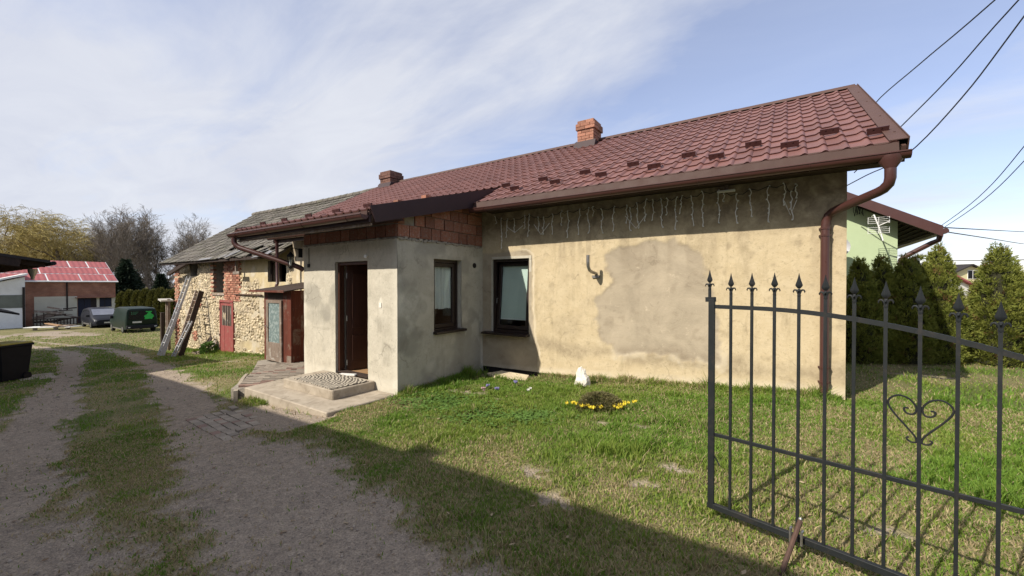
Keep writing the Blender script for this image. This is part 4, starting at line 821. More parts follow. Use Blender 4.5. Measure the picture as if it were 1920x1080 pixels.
def matmat():
    m, nt, N, L, P = newmat('zebra_print_mat'); tc = N.new('ShaderNodeTexCoord').outputs['Object']; wv = N.new('ShaderNodeTexWave'); wv.wave_type = 'RINGS'; wv.rings_direction = 'Z'; wv.inputs['Scale'].default_value = 5.6; wv.inputs['Distortion'].default_value = 5.0; wv.inputs['Detail'].default_value = 1.5; wv.inputs['Detail Scale'].default_value = 1.6
    mp = N.new('ShaderNodeMapping'); mp.inputs['Location'].default_value = (.55, .35, 0); mp.inputs['Scale'].default_value = (.75, 1.25, 1); L.new(tc, mp.inputs[0]); L.new(mp.outputs[0], wv.inputs['Vector'])
    c = mixn(N, L, rampn(N, L, wv.outputs['Fac'], .46, .56), (.43, .38, .30), (.085, .07, .055)); L.new(c, P.inputs['Base Color']); P.inputs['Roughness'].default_value = .95; bumpn(N, L, noisen(N, L, 300, 2), .6, .004, P); return m
q = MB(); q.obox((-6.42, 3.99, -.039), (.60, .0, .0005), (0, .33, 0), (0, 0, .006)); mt_ = q.build('doormat', matmat(), None, base=(-6.42, 3.99, -.04)); mt_.rotation_euler = (0, 0, R(-3)); setp(mt_, 'zebra striped doormat lying on the raised step before the open door', 'doormat')
q = MB(); q.obox((-6.50, 4.375, -.030), (.18, .03, .01), (-.005, .03, 0), (0, -.002, .014)); fl = q.build('folded_rug', M['curtain'], None, base=(-6.5, 4.375, -.03)); setp(fl, 'dark and pale folded rug edge lying at the doorway threshold', 'rug')
# patio of brick pavers, fan shaped apron left of the landing
pat = MB(); PZ = -.205
PATP = [(-7.99, 4.40), (-7.80, 3.24), (-8.05, 3.12), (-10.35, 4.45), (-12.2, 5.40), (-12.2, 6.55), (-10.6, 6.6), (-8.0, 6.6)]
def pz(x, y): return float(np.interp(x, [-11.9, -10.4, -9.2, -7.8], [-.53, -.46, -.30, -.205]))
pat.add([(x, y, pz(x, y) - .02) for x, y in PATP] + [(x, y, -.9) for x, y in PATP], [tuple(range(8))[::-1]] + [(i, (i + 1) % 8, 8 + (i + 1) % 8, 8 + i) for i in range(8)])
patio = pat.build('patio', M['mortar'], None); patio['kind'] = 'structure'
def inside(x, y, P):
    c = False
    for i in range(len(P)):
        a, b_ = P[i], P[(i + 1) % len(P)]
        if (a[1] > y) != (b_[1] > y) and x < (b_[0] - a[0]) * (y - a[1]) / (b_[1] - a[1]) + a[0]: c = not c
    return c
PBm = MB(); PBm.box(-.5, -.5, -.5, .5, .5, .5); PM = []
for k in ('paver_red', 'paver_grey'): me = bpy.data.meshes.new('paver'); me.from_pydata(PBm.v, [], PBm.f); me.materials.append(M[k]); PM.append(me)
u_ = Vector((-.865, .50, 0)).normalized(); v_ = Vector((u_.y, -u_.x, 0)); org = Vector((-8.0, 3.2, 0)); ang = math.atan2(u_.y, u_.x); n_p = 0
for j in range(-30, 40):
    for i in range(-20, 40):
        lw = .215; bw = .107; p = org + u_ * (j * bw) - v_ * ((i + (.5 if j % 2 else 0)) * lw * 1.01)
        far_ = p.x < -10.0
        if inside(p.x, p.y, PATP) and inside(p.x + v_.x * .1, p.y + v_.y * .1, PATP) and inside(p.x - v_.x * .1, p.y - v_.y * .1, PATP) and n_p < 300:
            red = (j % 14 in (0, 1) or random.random() < .10) and not far_
            sl = math.atan2(pz(p.x - .2, 0) - pz(p.x + .2, 0), .4)
            place('paver', PM[0 if red else 1], patio, (p.x, p.y, pz(p.x, p.y) - .015 + random.uniform(-.004, .004)), (0, sl, ang + R(90) + random.uniform(-.015, .015)), (lw - .012, bw - .012, .05)); n_p += 1
# kerb of the patio
for i in range(5):
    a = Vector((-7.82, 3.10, 0)).lerp(Vector((-10.4, 4.36, 0)), i / 5); b_ = Vector((-7.82, 3.10, 0)).lerp(Vector((-10.4, 4.36, 0)), (i + .98) / 5)
    q = MB(); q.beam((a.x, a.y, pz(a.x, 0) - .20), (b_.x, b_.y, pz(b_.x, 0) - .20), .06, .33); q.build('kerb', M['concrete'], patio)
# sunk strip of pavers along the track
strip = MB(); strip.add([(x, y, float(gz(x)) - .16) for x, y in ((-7.75, 2.35), (-5.75, 2.2), (-5.6, 2.75), (-7.4, 3.0))], [(0, 1, 2, 3)]); ps = strip.build('paving_strip', M['mortar'], None); ps['kind'] = 'structure'
a0 = Vector((-7.55, 2.48, 0)); du = Vector((.985, -.10, 0)).normalized(); dv_ = Vector((-du.y, du.x, 0))
for r_ in range(5):
    for c in range(17):
        p = a0 + du * (c * .108 + .054) + dv_ * (r_ * .108)
        if c > 15 - r_ * .6 or (r_ == 4 and c > 9) or random.random() < .05: continue
        zz2 = float(ground_z(np.array([p.x]), np.array([p.y]))[0])
        place('paver', PM[1 if random.random() < .85 else 0], ps, (p.x, p.y, zz2 - .018 + random.uniform(-.006, .006)), (random.uniform(-.03, .03), random.uniform(-.03, .03), math.atan2(du.y, du.x) + random.uniform(-.04, .04)), (.102, .098, .06))
for c in range(9):
    p = a0 + du * (c * .21 + .1) - dv_ * .11; zz2 = float(ground_z(np.array([p.x]), np.array([p.y]))[0]); place('paver', PM[1 if c % 3 else 0], ps, (p.x, p.y, zz2 - .022), (0, 0, math.atan2(du.y, du.x) + random.uniform(-.03, .03)), (.2, .1, .06))

# ------------------------------------------------------------------ things fixed to the house walls
lan = thing('wall_lantern', (-8.0, 4.34, 2.2), 'black wall lantern with glass sides hanging at the porch left corner', 'lantern')
q = MB(); q.box(-8.012, 4.30, 2.12, -8.0, 4.38, 2.30); q.tube([(-8.01, 4.34, 2.22), (-8.06, 4.30, 2.30), (-8.12, 4.24, 2.31), (-8.15, 4.22, 2.25)], .008, 6); q.build('bracket', M['black'], lan)
q = MB(); q.lathe([(.01, .10), (.02, .08), (.075, .02), (.07, .0), (.065, -.01)], (-8.15, 4.22, 2.14), 6); q.lathe([(.045, -.01), (.04, -.03), (.012, -.055)], (-8.15, 4.22, 1.95), 6)
for i in range(6): an = math.pi / 3 * (i + .5); q.tube([(-8.15 + .065 * math.cos(an), 4.22 + .065 * math.sin(an), 2.135), (-8.15 + .043 * math.cos(an), 4.22 + .043 * math.sin(an), 1.94)], .005, 4)
q.build('cage', M['black'], lan)
q = MB(); q.lathe([(.04, 1.945), (.06, 2.13)], (-8.15, 4.22, 0), 6); q.build('glass', M['glass'], lan)
q = MB(); q.lathe([(.012, 1.96), (.022, 2.0), (.02, 2.05), (.01, 2.08)], (-8.15, 4.22, 0), 8); q.build('bulb', M['bulb'], lan, smooth=True)
q = MB(); q.box(-7.82, YP - .03, 1.92, -7.76, YP - .008, 1.99); q.tube([(-7.79, YP - .012, 1.99), (-7.79, YP - .012, 2.30)], .006, 5); sw_ = q.build('wall_switch', M['black'], None, base=(-7.79, YP, 1.95)); setp(sw_, 'small dark switch box with cable on the porch front wall', 'switch')
q = MB(); q.lathe([(.004, .03), (.022, .022), (.028, .0), (.022, -.022), (.004, -.028)], (-5.97, YP - .045, 2.07), 10); q.tube([(-5.97, YP - .04, 2.075), (-5.97, YP - .0, 2.08)], .012, 6); sn = q.build('motion_sensor', M['white'], None, base=(-5.97, YP, 2.07), smooth=True); setp(sn, 'small round white sensor on the porch wall above the door', 'sensor')
q = MB(); q.box(-5.66, YP - .012, 1.2, -5.60, YP - .0, 1.28); lt = q.build('doorbell', M['whitestone'], None, base=(-5.63, YP, 1.24)); setp(lt, 'small cream door bell on the wall right of the door', 'doorbell')
br = thing('pipe_bracket', (-2.72, YM, 1.78), 'bent grey metal pipe bracket sticking out of the yellow wall', 'bracket')
q = MB(); q.lathe([(.075, 0), (.075, .012), (.05, .02)], (0, 0, 0), 12); pl = q.build('base_plate', M['steel'], br, base=(-2.72, YM, 1.78), smooth=True); pl.rotation_euler = (R(90), 0, 0)
q = MB(); q.tube([(-2.72, YM - .0, 1.78), (-2.73, YM - .16, 1.80), (-2.735, YM - .25, 1.83), (-2.74, YM - .29, 1.89), (-2.74, YM - .30, 1.97), (-2.74, YM - .30, 2.08)], .028, 10); q.build('pipe', M['steel'], br, smooth=True)
q = MB(); q.box(-2.78, YM - .03, 1.70, -2.65, YM - .008, 1.745); q.tube([(-2.70, YM - .02, 1.74), (-2.71, YM - .13, 1.79)], .010, 5); q.build('stay', M['steel'], br)
fl_ = thing('floodlight', (-.72, YM, 2.93), 'white slim floodlight fixed under the eave above the fairy lights', 'floodlight')
q = MB(); q.box(-.83, YM - .10, 2.915, -.60, YM - .045, 2.945); q.build('housing', M['white'], fl_, bevel=.004); q = MB(); q.box(-.74, YM - .06, 2.93, -.69, YM - .0, 3.02); q.build('arm', M['wood_grey'], fl_)
# icicle fairy lights
ice = thing('fairy_lights', (-2.3, YM - .03, 2.95), 'icicle fairy lights strung along the wall under the eave', 'fairy lights')
STR = [(-4.86, 2.95, .14), (-4.72, 2.9, .59), (-4.57, 2.87, .35), (-4.39, 2.86, .26), (-4.16, 2.9, .24), (-4.06, 2.92, .41), (-3.85, 2.85, .25), (-3.74, 2.84, .32), (-3.56, 2.88, .37), (-3.38, 2.91, .25), (-3.24, 2.9, .47), (-3.02, 2.91, .44), (-2.86, 2.92, .44), (-2.77, 2.93, .16), (-2.6, 2.88, .42), (-2.4, 2.89, .4), (-2.17, 2.89, .29), (-2.11, 2.84, .37), (-2.01, 2.92, .42), (-1.87, 2.95, .34), (-1.75, 2.93, .32), (-1.62, 2.94, .46), (-1.53, 2.93, .26), (-1.41, 2.93, .49), (-1.32, 2.94, .26), (-1.18, 2.92, .45), (-1.03, 2.97, .52), (-.82, 2.96, .47), (-.74, 2.93, .14), (-.59, 2.88, .42), (-.42, 2.93, .39), (-.21, 2.94, .49), (-.01, 2.95, .29), (.05, 2.83, .37), (.11, 2.93, .19)]
q = MB(); pts = []
for i, (x, z, l) in enumerate(STR):
    pts.append((x, YM - .025, z))
    if i < len(STR) - 1: pts.append(((x + STR[i + 1][0]) / 2, YM - .025, (z + STR[i + 1][1]) / 2 - .035))
q.tube(pts, .006, 4); q.build('main_wire', M['wire'], ice)
for i, (x, z, l) in enumerate(STR):
    lean = random.uniform(-.03, .03); P = [(x + lean * t + .010 * math.sin(t * 9 + i * 1.7) + .006 * math.sin(t * 23 + i * 3.1), YM - .03 - .012 * math.sin(t * 7 + i * 2), z - l * t) for t in np.linspace(0, 1, 9)]
    q = MB(); q.tube(P, .0068, 4); s_ = q.build('strand', M['bulbwire'], ice); q = MB()
    for t in np.linspace(.12, 1, max(2, int(l / .075))):
        k = int(t * 8); p = P[k]; sx = random.choice((-1, 1)); q.tube([p, (p[0] + sx * .014, p[1] - .006, p[2] + random.uniform(-.004, .012))], [.007, .0135], 5)
    q.build('bulbs', M['bulb'], s_, kind='stuff')
for (xa, xb, xm, zm) in ((-4.57, -4.2, -4.39, 2.60), (-3.95, -3.62, -3.8, 2.52), (-2.2, -1.85, -2.02, 2.50), (-.02, .12, .05, 2.52)):
    q = MB(); q.tube([(xa, YM - .03, 2.72), (xm, YM - .03, zm), (xb, YM - .03, 2.72)], .006, 4); q.build('strand', M['bulbwire'], ice)
st = MB(); rs = random.Random(5); n = 9; V = []; F = []
for rr_, z in ((.115, -.12), (.118, .0), (.10, .06), (.082, .12), (.055, .19), (.026, .215)):
    for i in range(n): a = 6.2832 * i / n; k = rr_ * rs.uniform(.78, 1.2); V.append((-2.76 + math.cos(a) * k * 1.15 - .02 * (z > .1), 6.16 + math.sin(a) * k * .85, z + rs.uniform(-.022, .022)))
for l in range(5):
    for i in range(n): j = (i + 1) % n; F += [(l * n + i, l * n + j, (l + 1) * n + j), (l * n + i, (l + 1) * n + j, (l + 1) * n + i)]
V.append((-2.77, 6.16, .238)); F += [(5 * n + i, 5 * n + (i + 1) % n, 6 * n) for i in range(n)]; st.add(V, F)
so = st.build('white_stone', M['whitestone'], None, base=(-2.75, 6.15, -.05)); setp(so, 'pointed white stone standing in the grass against the yellow wall', 'stone')
q = MB(); q.add([(-4.75, 6.18, -.12), (-4.25, 6.02, -.13), (-3.85, 6.15, -.12), (-3.95, 6.42, -.10), (-4.6, 6.45, -.10), (-4.7, 6.2, -.2), (-4.25, 6.0, -.25), (-3.8, 6.15, -.25), (-3.9, 6.45, -.25), (-4.65, 6.48, -.25)], [(0, 1, 2, 3, 4), (0, 5, 6, 1), (1, 6, 7, 2), (2, 7, 8, 3), (3, 8, 9, 4), (4, 9, 5, 0)]); so = q.build('flat_stone', M['stone'], None, base=(-4.3, 6.2, -.15)); setp(so, 'flat pinkish stone slab on the ground below the main window', 'stone slab')
# ------------------------------------------------------------------ iron gate leaf standing open
GA = Vector((-.388, 2.857, 0)); GD = Vector((math.sin(R(73.7)), -math.cos(R(73.7)), 0)); GN = Vector((GD.y, -GD.x, 0))
gate = thing('iron_gate', (-.388, 2.857, .12), 'open dark grey iron gate leaf with spear finials and a heart scroll', 'gate')
tilt = .030
def gp(u, z, n=0): return GA + GD * u + GN * n + Vector((0, 0, z + tilt * u))
arch = lambda u: 1.455 - .16 * max(0, u - .25) ** 2 - tilt * u
def fin_mb(u, z, n=0):
    f = MB(); c = gp(u, 0, n); c.z = z
    f.lathe([(.0075, -.005), (.0095, .0), (.008, .012), (.006, .020), (.0085, .034), (.006, .040)], c, 8)
    sh = [(0, .040), (.008, .043), (.017, .056), (.0175, .062), (.010, .085), (.005, .105), (.0008, .126)]
    V = []; 
    for r, h in sh:
        for a, b in ((r, 0), (0, r * .62), (-r, 0), (0, -r * .62)): V.append(c + GD * a + GN * b + Vector((0, 0, h)))
    F = []
    for i in range(len(sh) - 1):
        for k in range(4): F.append((i * 4 + k, i * 4 + (k + 1) % 4, (i + 1) * 4 + (k + 1) % 4, (i + 1) * 4 + k))
    f.add(V, F)
    for s in (-1, 1):
        P = [c + GD * (s * x) + Vector((0, 0, h)) for x, h in ((.004, .010), (.008, .026), (.015, .034), (.022, .033), (.027, .025), (.026, .018))]; f.tube(P, [.004, .005, .005, .0045, .0035, .002], 6)
    for s in (-1, 1):
        P = [c + GN * (s * x) + Vector((0, 0, h)) for x, h in ((.004, .010), (.008, .026), (.014, .032), (.018, .026))]; f.tube(P, [.004, .004, .004, .002], 5)
    return f
def bar(u0, z0, u1, z1, w, h, nm, mat=None, n=0):
    q = MB(); q.beam(gp(u0, z0, n), gp(u1, z1, n), w, h); return q.build(nm, mat or M['iron'], gate, bevel=.002)
UEND = .118 * 20
bar(0.0, .17, 0.0, 1.50, .038, .036, 'stile'); bar(UEND, .05, UEND, 1.25, .05, .05, 'stile')
bar(-.02, .182, UEND, .182, .03, .034, 'bottom_rail'); bar(.0, .640, UEND, .640, .012, .022, 'middle_rail')
us = np.linspace(.0, UEND, 24); q = MB()
for a, b in zip(us[:-1], us[1:]): q.beam(gp(a, arch(a)), gp(b + .001, arch(b)), .012, .024)
q.build('top_rail', M['iron'], gate)
for i in range(1, 20):
    u = .118 * i - .003; zt = arch(u) + .085; q = MB(); a = gp(u, .19); b = gp(u, zt); q.beam(a, b, .0135, .0135, GN); ba = q.build('bar', M['iron'], gate); fin_mb(u, b.z).build('finial', M['iron'], ba, smooth=True)
q = MB(); q.beam(gp(-.035, 1.50), gp(.02, 1.50), .03, .030); q.build('latch_plate', M['iron'], gate)
q = MB(); q.beam(gp(-.014, 1.50), gp(-.014, 1.565), .014, .014, GN); sb = q.build('bar', M['iron'], gate); fin_mb(-.014, gp(-.014, 1.565).z).build('finial', M['iron'], sb, smooth=True)
q = MB(); q.tube([gp(.02, .50), gp(.05, .455), gp(.055, .45)], .004, 5); q.build('latch_hook', M['iron'], gate)
HS = [(-.036, -.055), (-.050, -.057), (-.049, -.072), (-.036, -.082), (-.018, -.079), (-.010, -.060), (-.0135, -.038), (-.032, -.013), (-.054, -.002), (-.077, -.002), (-.099, -.019), (-.107, -.041), (-.099, -.066), (-.077, -.100), (-.047, -.138), (-.018, -.176), (-.009, -.198), (-.011, -.209), (-.0225, -.212), (-.036, -.206), (-.042, -.195), (-.034, -.190)]
def smooth_pts(P, n=4):
    out = []
    for i in range(len(P) - 1):
        p0 = np.array(P[max(i - 1, 0)]); p1 = np.array(P[i]); p2 = np.array(P[i + 1]); p3 = np.array(P[min(i + 2, len(P) - 1)])
        for t in np.linspace(0, 1, n, endpoint=False): out.append(.5 * (2 * p1 + (p2 - p0) * t + (2 * p0 - 5 * p1 + 4 * p2 - p3) * t * t + (3 * p1 - 3 * p2 + p3 - p0) * t ** 3))
    out.append(np.array(P[-1])); return out
for s in (-1, 1):
    q = MB(); q.tube([gp(.941 + (-s) * p[0], 1.075 - tilt * .94 + p[1]) for p in smooth_pts(HS)], .0042, 6); q.build('heart_scroll', M['iron'], gate, smooth=True)
q = MB(); a = Vector((.075, 2.715, .30)); b_ = Vector((-.035, 2.42, float(gz(0)) - .05)); q.tube([a, b_], .012, 8); dr_ = q.build('drop_rod', M['rust'], gate, smooth=True, label='rusty brown prop rod clamped to the bottom rail')
for du_ in (-.022, .030):
    q = MB(); c = gp(.47 + du_, .215, .022); q.tube([c + Vector((0, 0, .03)), c + GN * .02 + Vector((0, 0, .028)), c + GN * .022 - Vector((0, 0, .045)), c - Vector((0, 0, .05))], .006, 5); q.build('clamp', M['steel'], dr_)
q = MB(); q.lathe([(.005, .02), (.010, .012), (.010, 0)], a, 8); q.build('rod_cap', M['steel'], dr_)

# ------------------------------------------------------------------ cables in the sky
def cable(P, r, label, sagz=0, n=14):
    a, b = Vector(P[0]), Vector(P[-1]); q = MB()
    if len(P) == 2: pts = [a.lerp(b, t) - Vector((0, 0, sagz * 4 * t * (1 - t))) for t in np.linspace(0, 1, n)]
    else: pts = [Vector(p) for p in smooth_pts(P, 5)]
    q.tube(pts, r, 5); o = q.build('power_cable', M['wire'], None, base=a); setp(o, label, 'cable', 'cables crossing the sky'); return o
PX = Vector((4.6, 9.7, 9.2))
cable([(1.70, 15.3, 5.75), (1.96, 14.65, 6.45), (2.45, 12.5, 6.47), (2.97, 10.51, 6.5), (4.5, 7.2, 7.3)], .013, 'upper black cable, first of the three rising steeply behind the roof verge')
cable([(1.60, 15.0, 4.75), (2.26, 13.64, 5.38), (2.8, 12.1, 5.88), (3.31, 10.74, 6.5), (4.7, 7.6, 8.0)], .013, 'middle black cable of the three rising steeply behind the roof verge')
cable([(1.33, 13.9, 4.2), (1.65, 13.2, 4.28), (2.22, 12.39, 4.47), (2.85, 11.6, 5.25), (3.39, 10.79, 6.22), (4.8, 8.6, 8.9)], .013, 'lowest black cable of the three, passing behind the gutter funnel')
cable([(4.41, 19.89, 3.57), (4.40, 16.5, 3.98), (4.37, 13.85, 4.64), (4.3, 9.0, 6.3)], .010, 'left one of two thin cables rising from the green house eave corner')
cable([(4.47, 19.89, 3.50), (4.50, 16.5, 3.90), (4.51, 13.85, 4.52), (4.6, 9.0, 6.1)], .010, 'right one of two thin cables rising from the green house eave corner')
cable([(4.45, 19.92, 3.55), (14.62, 46.1, 5.45), (19, 57, 6.3)], .022, 'thin level wire, higher of two leaving the green house corner')
cable([(4.45, 19.92, 3.42), (8.5, 30.5, 3.9), (14.62, 46.1, 4.55), (19, 57, 5.1)], .022, 'thin level wire, lower of two leaving the green house corner')
cable([(13.0, 82.01, 5.9), (18, 80, 4.9), (24.38, 76.8, 4.56), (32, 74, 4.8)], .05, 'faint far wire hanging above the yellow house roof')

# ------------------------------------------------------------------ buildings on the near side of the track (left edge and behind the viewer)
M['outwhite'] = pm('white_render', (.72, .70, .66), (.62, .60, .55), 2, .9, .3)
M['slate'] = pm('dark_roofing', (.040, .034, .032), (.028, .025, .024), 3, .8, .3)
op = thing('open_barn', (-19, 0, -1.3), 'dark tarred roof of an open outbuilding reaching in at the left edge', 'outbuilding')
q = MB()
def rz(y): return 2.215 + .17 * (2.05 - y)
q.add([(-16, 2.05, rz(2.05)), (-32, 2.05, rz(2.05)), (-32, -3.2, rz(-3.2)), (-16, -3.2, rz(-3.2)), (-16, 2.05, rz(2.05) - .07), (-32, 2.05, rz(2.05) - .07), (-32, -3.2, rz(-3.2) - .07), (-16, -3.2, rz(-3.2) - .07)], [(3, 2, 1, 0), (4, 5, 6, 7), (0, 1, 5, 4), (1, 2, 6, 5), (2, 3, 7, 6), (3, 0, 4, 7)]); q.build('roof', M['slate'], op)
q = MB(); q.box(-16.03, 1.05, 1.98, -15.98, 1.98, 2.20) if False else q.beam((-16.04, 1.55, rz(1.55) - .16), (-16.04, -3.2, rz(-3.2) - .16), .05, .22); q.build('verge_board', M['wood_dark'], op)
q = MB(); q.box(-32, 1.02, 1.78, -16.1, 1.14, 1.98); q.build('eave_beam', M['wood_dark'], op)
for xx in np.arange(-16.3, -31, -1.0): q = MB(); q.beam((xx, 2.0, rz(2.0) - .13), (xx, -3.1, rz(-3.1) - .13), .08, .12); q.build('rafter', M['wood_dark'], op)
for xx in (-16.3, -20, -24, -28, -31.6): q = MB(); q.box(xx - .08, 1.0, -1.9, xx + .08, 1.16, 1.98); q.build('post', M['wood_dark'], op)
q = MB(); q.tube([(-16.0, 2.11, 2.14), (-32, 2.11, 2.10)], .055, 8); q.build('gutter', M['black'], op)
q = MB(); q.lathe([(.035, -.30), (.045, -.22), (.09, -.10), (.10, .0)], (-17.6, 1.92, 2.02), 10); q.build('outlet_funnel', M['steel'], op, smooth=True)
q = MB(); q.box(-32, -3.25, -2.0, -16.1, -3.05, 2.9); q.box(-32, -3.1, -2.0, -31.8, 1.1, 1.9); q.build('wall', M['wood_dark'], op)
q = MB(); q.add([(-21.0, 2.0, .62), (-24.5, 2.0, .62), (-24.5, .6, 1.02), (-21.0, .6, 1.02), (-21.0, 2.0, .56), (-24.5, 2.0, .56), (-24.5, .6, .96), (-21.0, .6, .96)], [(3, 2, 1, 0), (4, 5, 6, 7), (0, 1, 5, 4), (1, 2, 6, 5), (2, 3, 7, 6), (3, 0, 4, 7)]); q.build('lean_to_roof', M['slate'], op)
# a long house close behind the viewer; its eave shades the track
nb = thing('neighbour_house', (-6, -4.5, .1), 'white neighbouring house behind the viewer whose eave shades the gravel track', 'house')
q = MB(); q.box(-15.5, -8.0, -1.2, 9.0, -2.6, 3.9); q.build('wall', M['outwhite'], nb)
q = MB(); q.prism([(-1.97, 4.20), (-5.3, 5.75), (-8.6, 4.20), (-8.6, 4.08), (-5.3, 5.60), (-1.97, 4.06)], (-17.6, 0, 0), (0, 1, 0), (0, 0, 1), (27.5, 0, 0)); nr_ = q.build('roof', M['tile_old'], nb)
q = MB(); q.box(-5.98, -4.6, 4.6, -5.62, -4.2, 6.40); q.build('chimney', M['brick'], nb)
q = MB(); q.box(-15.5, -2.62, 3.85, 9, -2.1, 3.95); q.build('eave_board', M['wood_grey'], nb)
for xx in (-12.5, -9, -5.5, -2, 1.5, 5): q = MB(); q.box(xx, -2.62, 1.2, xx + 1.2, -2.58, 2.6); q.build('window', M['frosted'], nb)

# ------------------------------------------------------------------ bin, ladders, boards, small shelter
bn = thing('wheelie_bin', (-17.45, 1.45, float(gz(-17.45)) - .02), 'black wheelie bin with a yellow lid on the grass verge', 'bin'); bb = float(gz(-17.45)) - .02
cx, cy = -17.5, 1.42; ca, sa = math.cos(R(34)), math.sin(R(34))
def bl_(u, v, z): return (cx + u * ca - v * sa, cy + u * sa + v * ca, bb + z)
def fr(mb, w0, d0, z0, w1, d1, z1): mb.add([bl_(-w0, -d0, z0), bl_(w0, -d0, z0), bl_(w0, d0, z0), bl_(-w0, d0, z0), bl_(-w1, -d1, z1), bl_(w1, -d1, z1), bl_(w1, d1, z1), bl_(-w1, d1, z1)], [(0, 3, 2, 1), (4, 5, 6, 7), (0, 1, 5, 4), (1, 2, 6, 5), (2, 3, 7, 6), (3, 0, 4, 7)])
q = MB(); fr(q, .25, .29, .04, .31, .36, .94); fr(q, .335, .385, .94, .335, .385, 1.0); q.build('body', M['black'], bn, bevel=.012)
M['yellow'] = pm('yellow_plastic', (.42, .34, .05), None, 4, .5, 0); q = MB(); fr(q, .33, .385, 1.004, .30, .35, 1.05); q.build('lid', M['yellow'], bn, bevel=.012)
q = MB(); q.obox(bl_(.10, -.352, .80), Vector((ca, sa, 0)) * .055, Vector((0, 0, .045)), Vector((-sa, ca, 0)) * -.006); q.build('sticker', M['white'], bn)
for s in (-1, 1): q = MB(); c = Vector(bl_(s * .27, .24, .10)); ax_ = Vector((ca, sa, 0)); q.tube([c - ax_ * .03, c + ax_ * .03], .10, 12); q.build('wheel', M['black'], bn)
q = MB(); q.box(cx - .35, cy + .2, bb - .03, cx + .75, cy + .85, bb + .035); bs_ = q.build('paving_slab', M['concrete'], None, base=(cx, cy, bb)); setp(bs_, 'grey concrete slab lying under and beside the black bin', 'slab')
la = thing('aluminium_ladder', (-19.9, 5.4, -1.12), 'long grey aluminium extension ladder leaning on the stone barn wall', 'ladder')
def ladder(th, p0, p1, wd, rail, rung, n, mat, side=(1, 0, 0), mat2=None, rr=None):
    p0, p1, sd_ = Vector(p0), Vector(p1), Vector(side)
    for s in (-1, 1): q = MB(); q.beam(p0 + sd_ * (s * wd / 2), p1 + sd_ * (s * wd / 2), rail[0] if not (rr and s > 0) else rr[0], rail[1] if not (rr and s > 0) else rr[1], sd_); q.build('rail', mat if not (mat2 and s > 0) else mat2, th)
    for i in range(n): c = p0.lerp(p1, (i + .6) / n); q = MB(); q.tube([c - sd_ * wd / 2, c + sd_ * wd / 2], rung, 6); q.build('rung', mat, th)
ladder(la, (-19.95, 5.38, -1.17), (-20.72, 6.53, 1.90), .36, (.075, .028), .016, 11, M['alu']); ladder(la, (-19.90, 5.30, -1.15), (-20.40, 6.12, .85), .28, (.06, .025), .015, 7, M['alu'])
lb = thing('wooden_ladder', (-18.8, 5.8, -1.1), 'dark old wooden ladder with pale rungs and a thick plank side', 'ladder')
ladder(lb, (-19.05, 5.62, -1.17), (-19.62, 6.50, 1.30), .50, (.10, .05), .022, 9, M['wood_grey'], mat2=M['wood_dark'], rr=(.17, .06))
lc = thing('small_ladder', (-18.6, 5.6, -1.1), 'short pale timber lattice ladder propped in front of the dark wooden one', 'ladder')
ladder(lc, (-18.85, 5.40, -1.17), (-18.75, 5.95, .18), .26, (.045, .035), .014, 5, M['alu'])
for i, (p, q_, lab) in enumerate((((-18.7, 6.35, -1.12), (-18.05, 6.5, -.62), 'grey board leaning on the barn wall nearest the red door'), ((-18.75, 6.2, -1.13), (-18.3, 6.45, -.45), 'dark board leaning on the barn wall behind the pale one'), ((-19.1, 6.1, -1.15), (-18.45, 6.15, -1.02), 'low pale timber offcut lying at the foot of the barn wall'))):
    q = MB(); q.beam(p, q_, .16, .03, (0, 1, 0)); setp(q.build('loose_board', M['wood_grey'] if i != 1 else M['wood_dark'], None, base=p), lab, 'board', 'boards at the foot of the barn')
M['offwhite_pre'] = pm('weathered_white_board', (.50, .48, .44), (.38, .36, .32), 5, .8, .2)
bt = thing('small_shelter', (-22.65, 6.3, -1.4), 'little pale wooden post shelter with a sloping white board roof beside the barn', 'shelter')
q = MB(); q.obox((-22.66, 6.28, .88), (.19, 0, -.035), (0, .22, 0), (0, 0, .03)); q.build('roof_board', M['offwhite_pre'], bt)
for xx in (-22.56, -22.74): q = MB(); q.box(xx - .04, 6.30, -1.8, xx + .04, 6.40, .92); q.build('post', M['wood_grey'], bt)
q = MB(); q.box(-22.72, 6.33, -.6, -22.58, 6.36, .45); q.build('panel', M['floor_tan'], bt)
fp = MB(); fp.box(-26.1, 7.0, -1.9, -25.95, 7.15, .15); setp(fp.build('fence_post', M['wood_dark'], None, base=(-26, 7.1, -1.6)), 'dark fence post standing beyond the left end of the barn', 'post')

# ------------------------------------------------------------------ vehicles (built in their own axes: x forward, y left)
def vehicle(name, loc, rotz, label, cat):
    o = bpy.data.objects.new(name, None); COL.objects.link(o); o.location = loc; o.rotation_euler = (0, 0, rotz); WL[o.name] = Vector((0, 0, 0)); return setp(o, label, cat)
def carpaint(name, c):
    m, nt, N, L, P = newmat(name); P.inputs['Base Color'].default_value = rgba(c); P.inputs['Roughness'].default_value = .4; P.inputs['Specular IOR Level'].default_value = .18; P.inputs['Coat Weight'].default_value = .04; P.inputs['Coat Roughness'].default_value = .15
    n = noisen(N, L, 3, 5, .6); cc = mixn(N, L, rampn(N, L, n, .3, .7), c, tuple(min(1, x * 1.25 + .006) for x in c)); L.new(cc, P.inputs['Base Color']); return m
M['van'] = carpaint('dark_green_paint', (.005, .014, .008)); M['carblue'] = carpaint('dark_blue_grey_paint', (.010, .011, .016))
M['cglass'] = pm('dark_car_glass', (.006, .007, .009), None, 3, .25, 0, spec=.25); M['tyre'] = pm('tyre_rubber', (.015, .015, .015), None, 8, .9, .2); M['rim'] = pm('wheel_rim', (.35, .36, .37), None, 5, .3, 0, metal=.8)
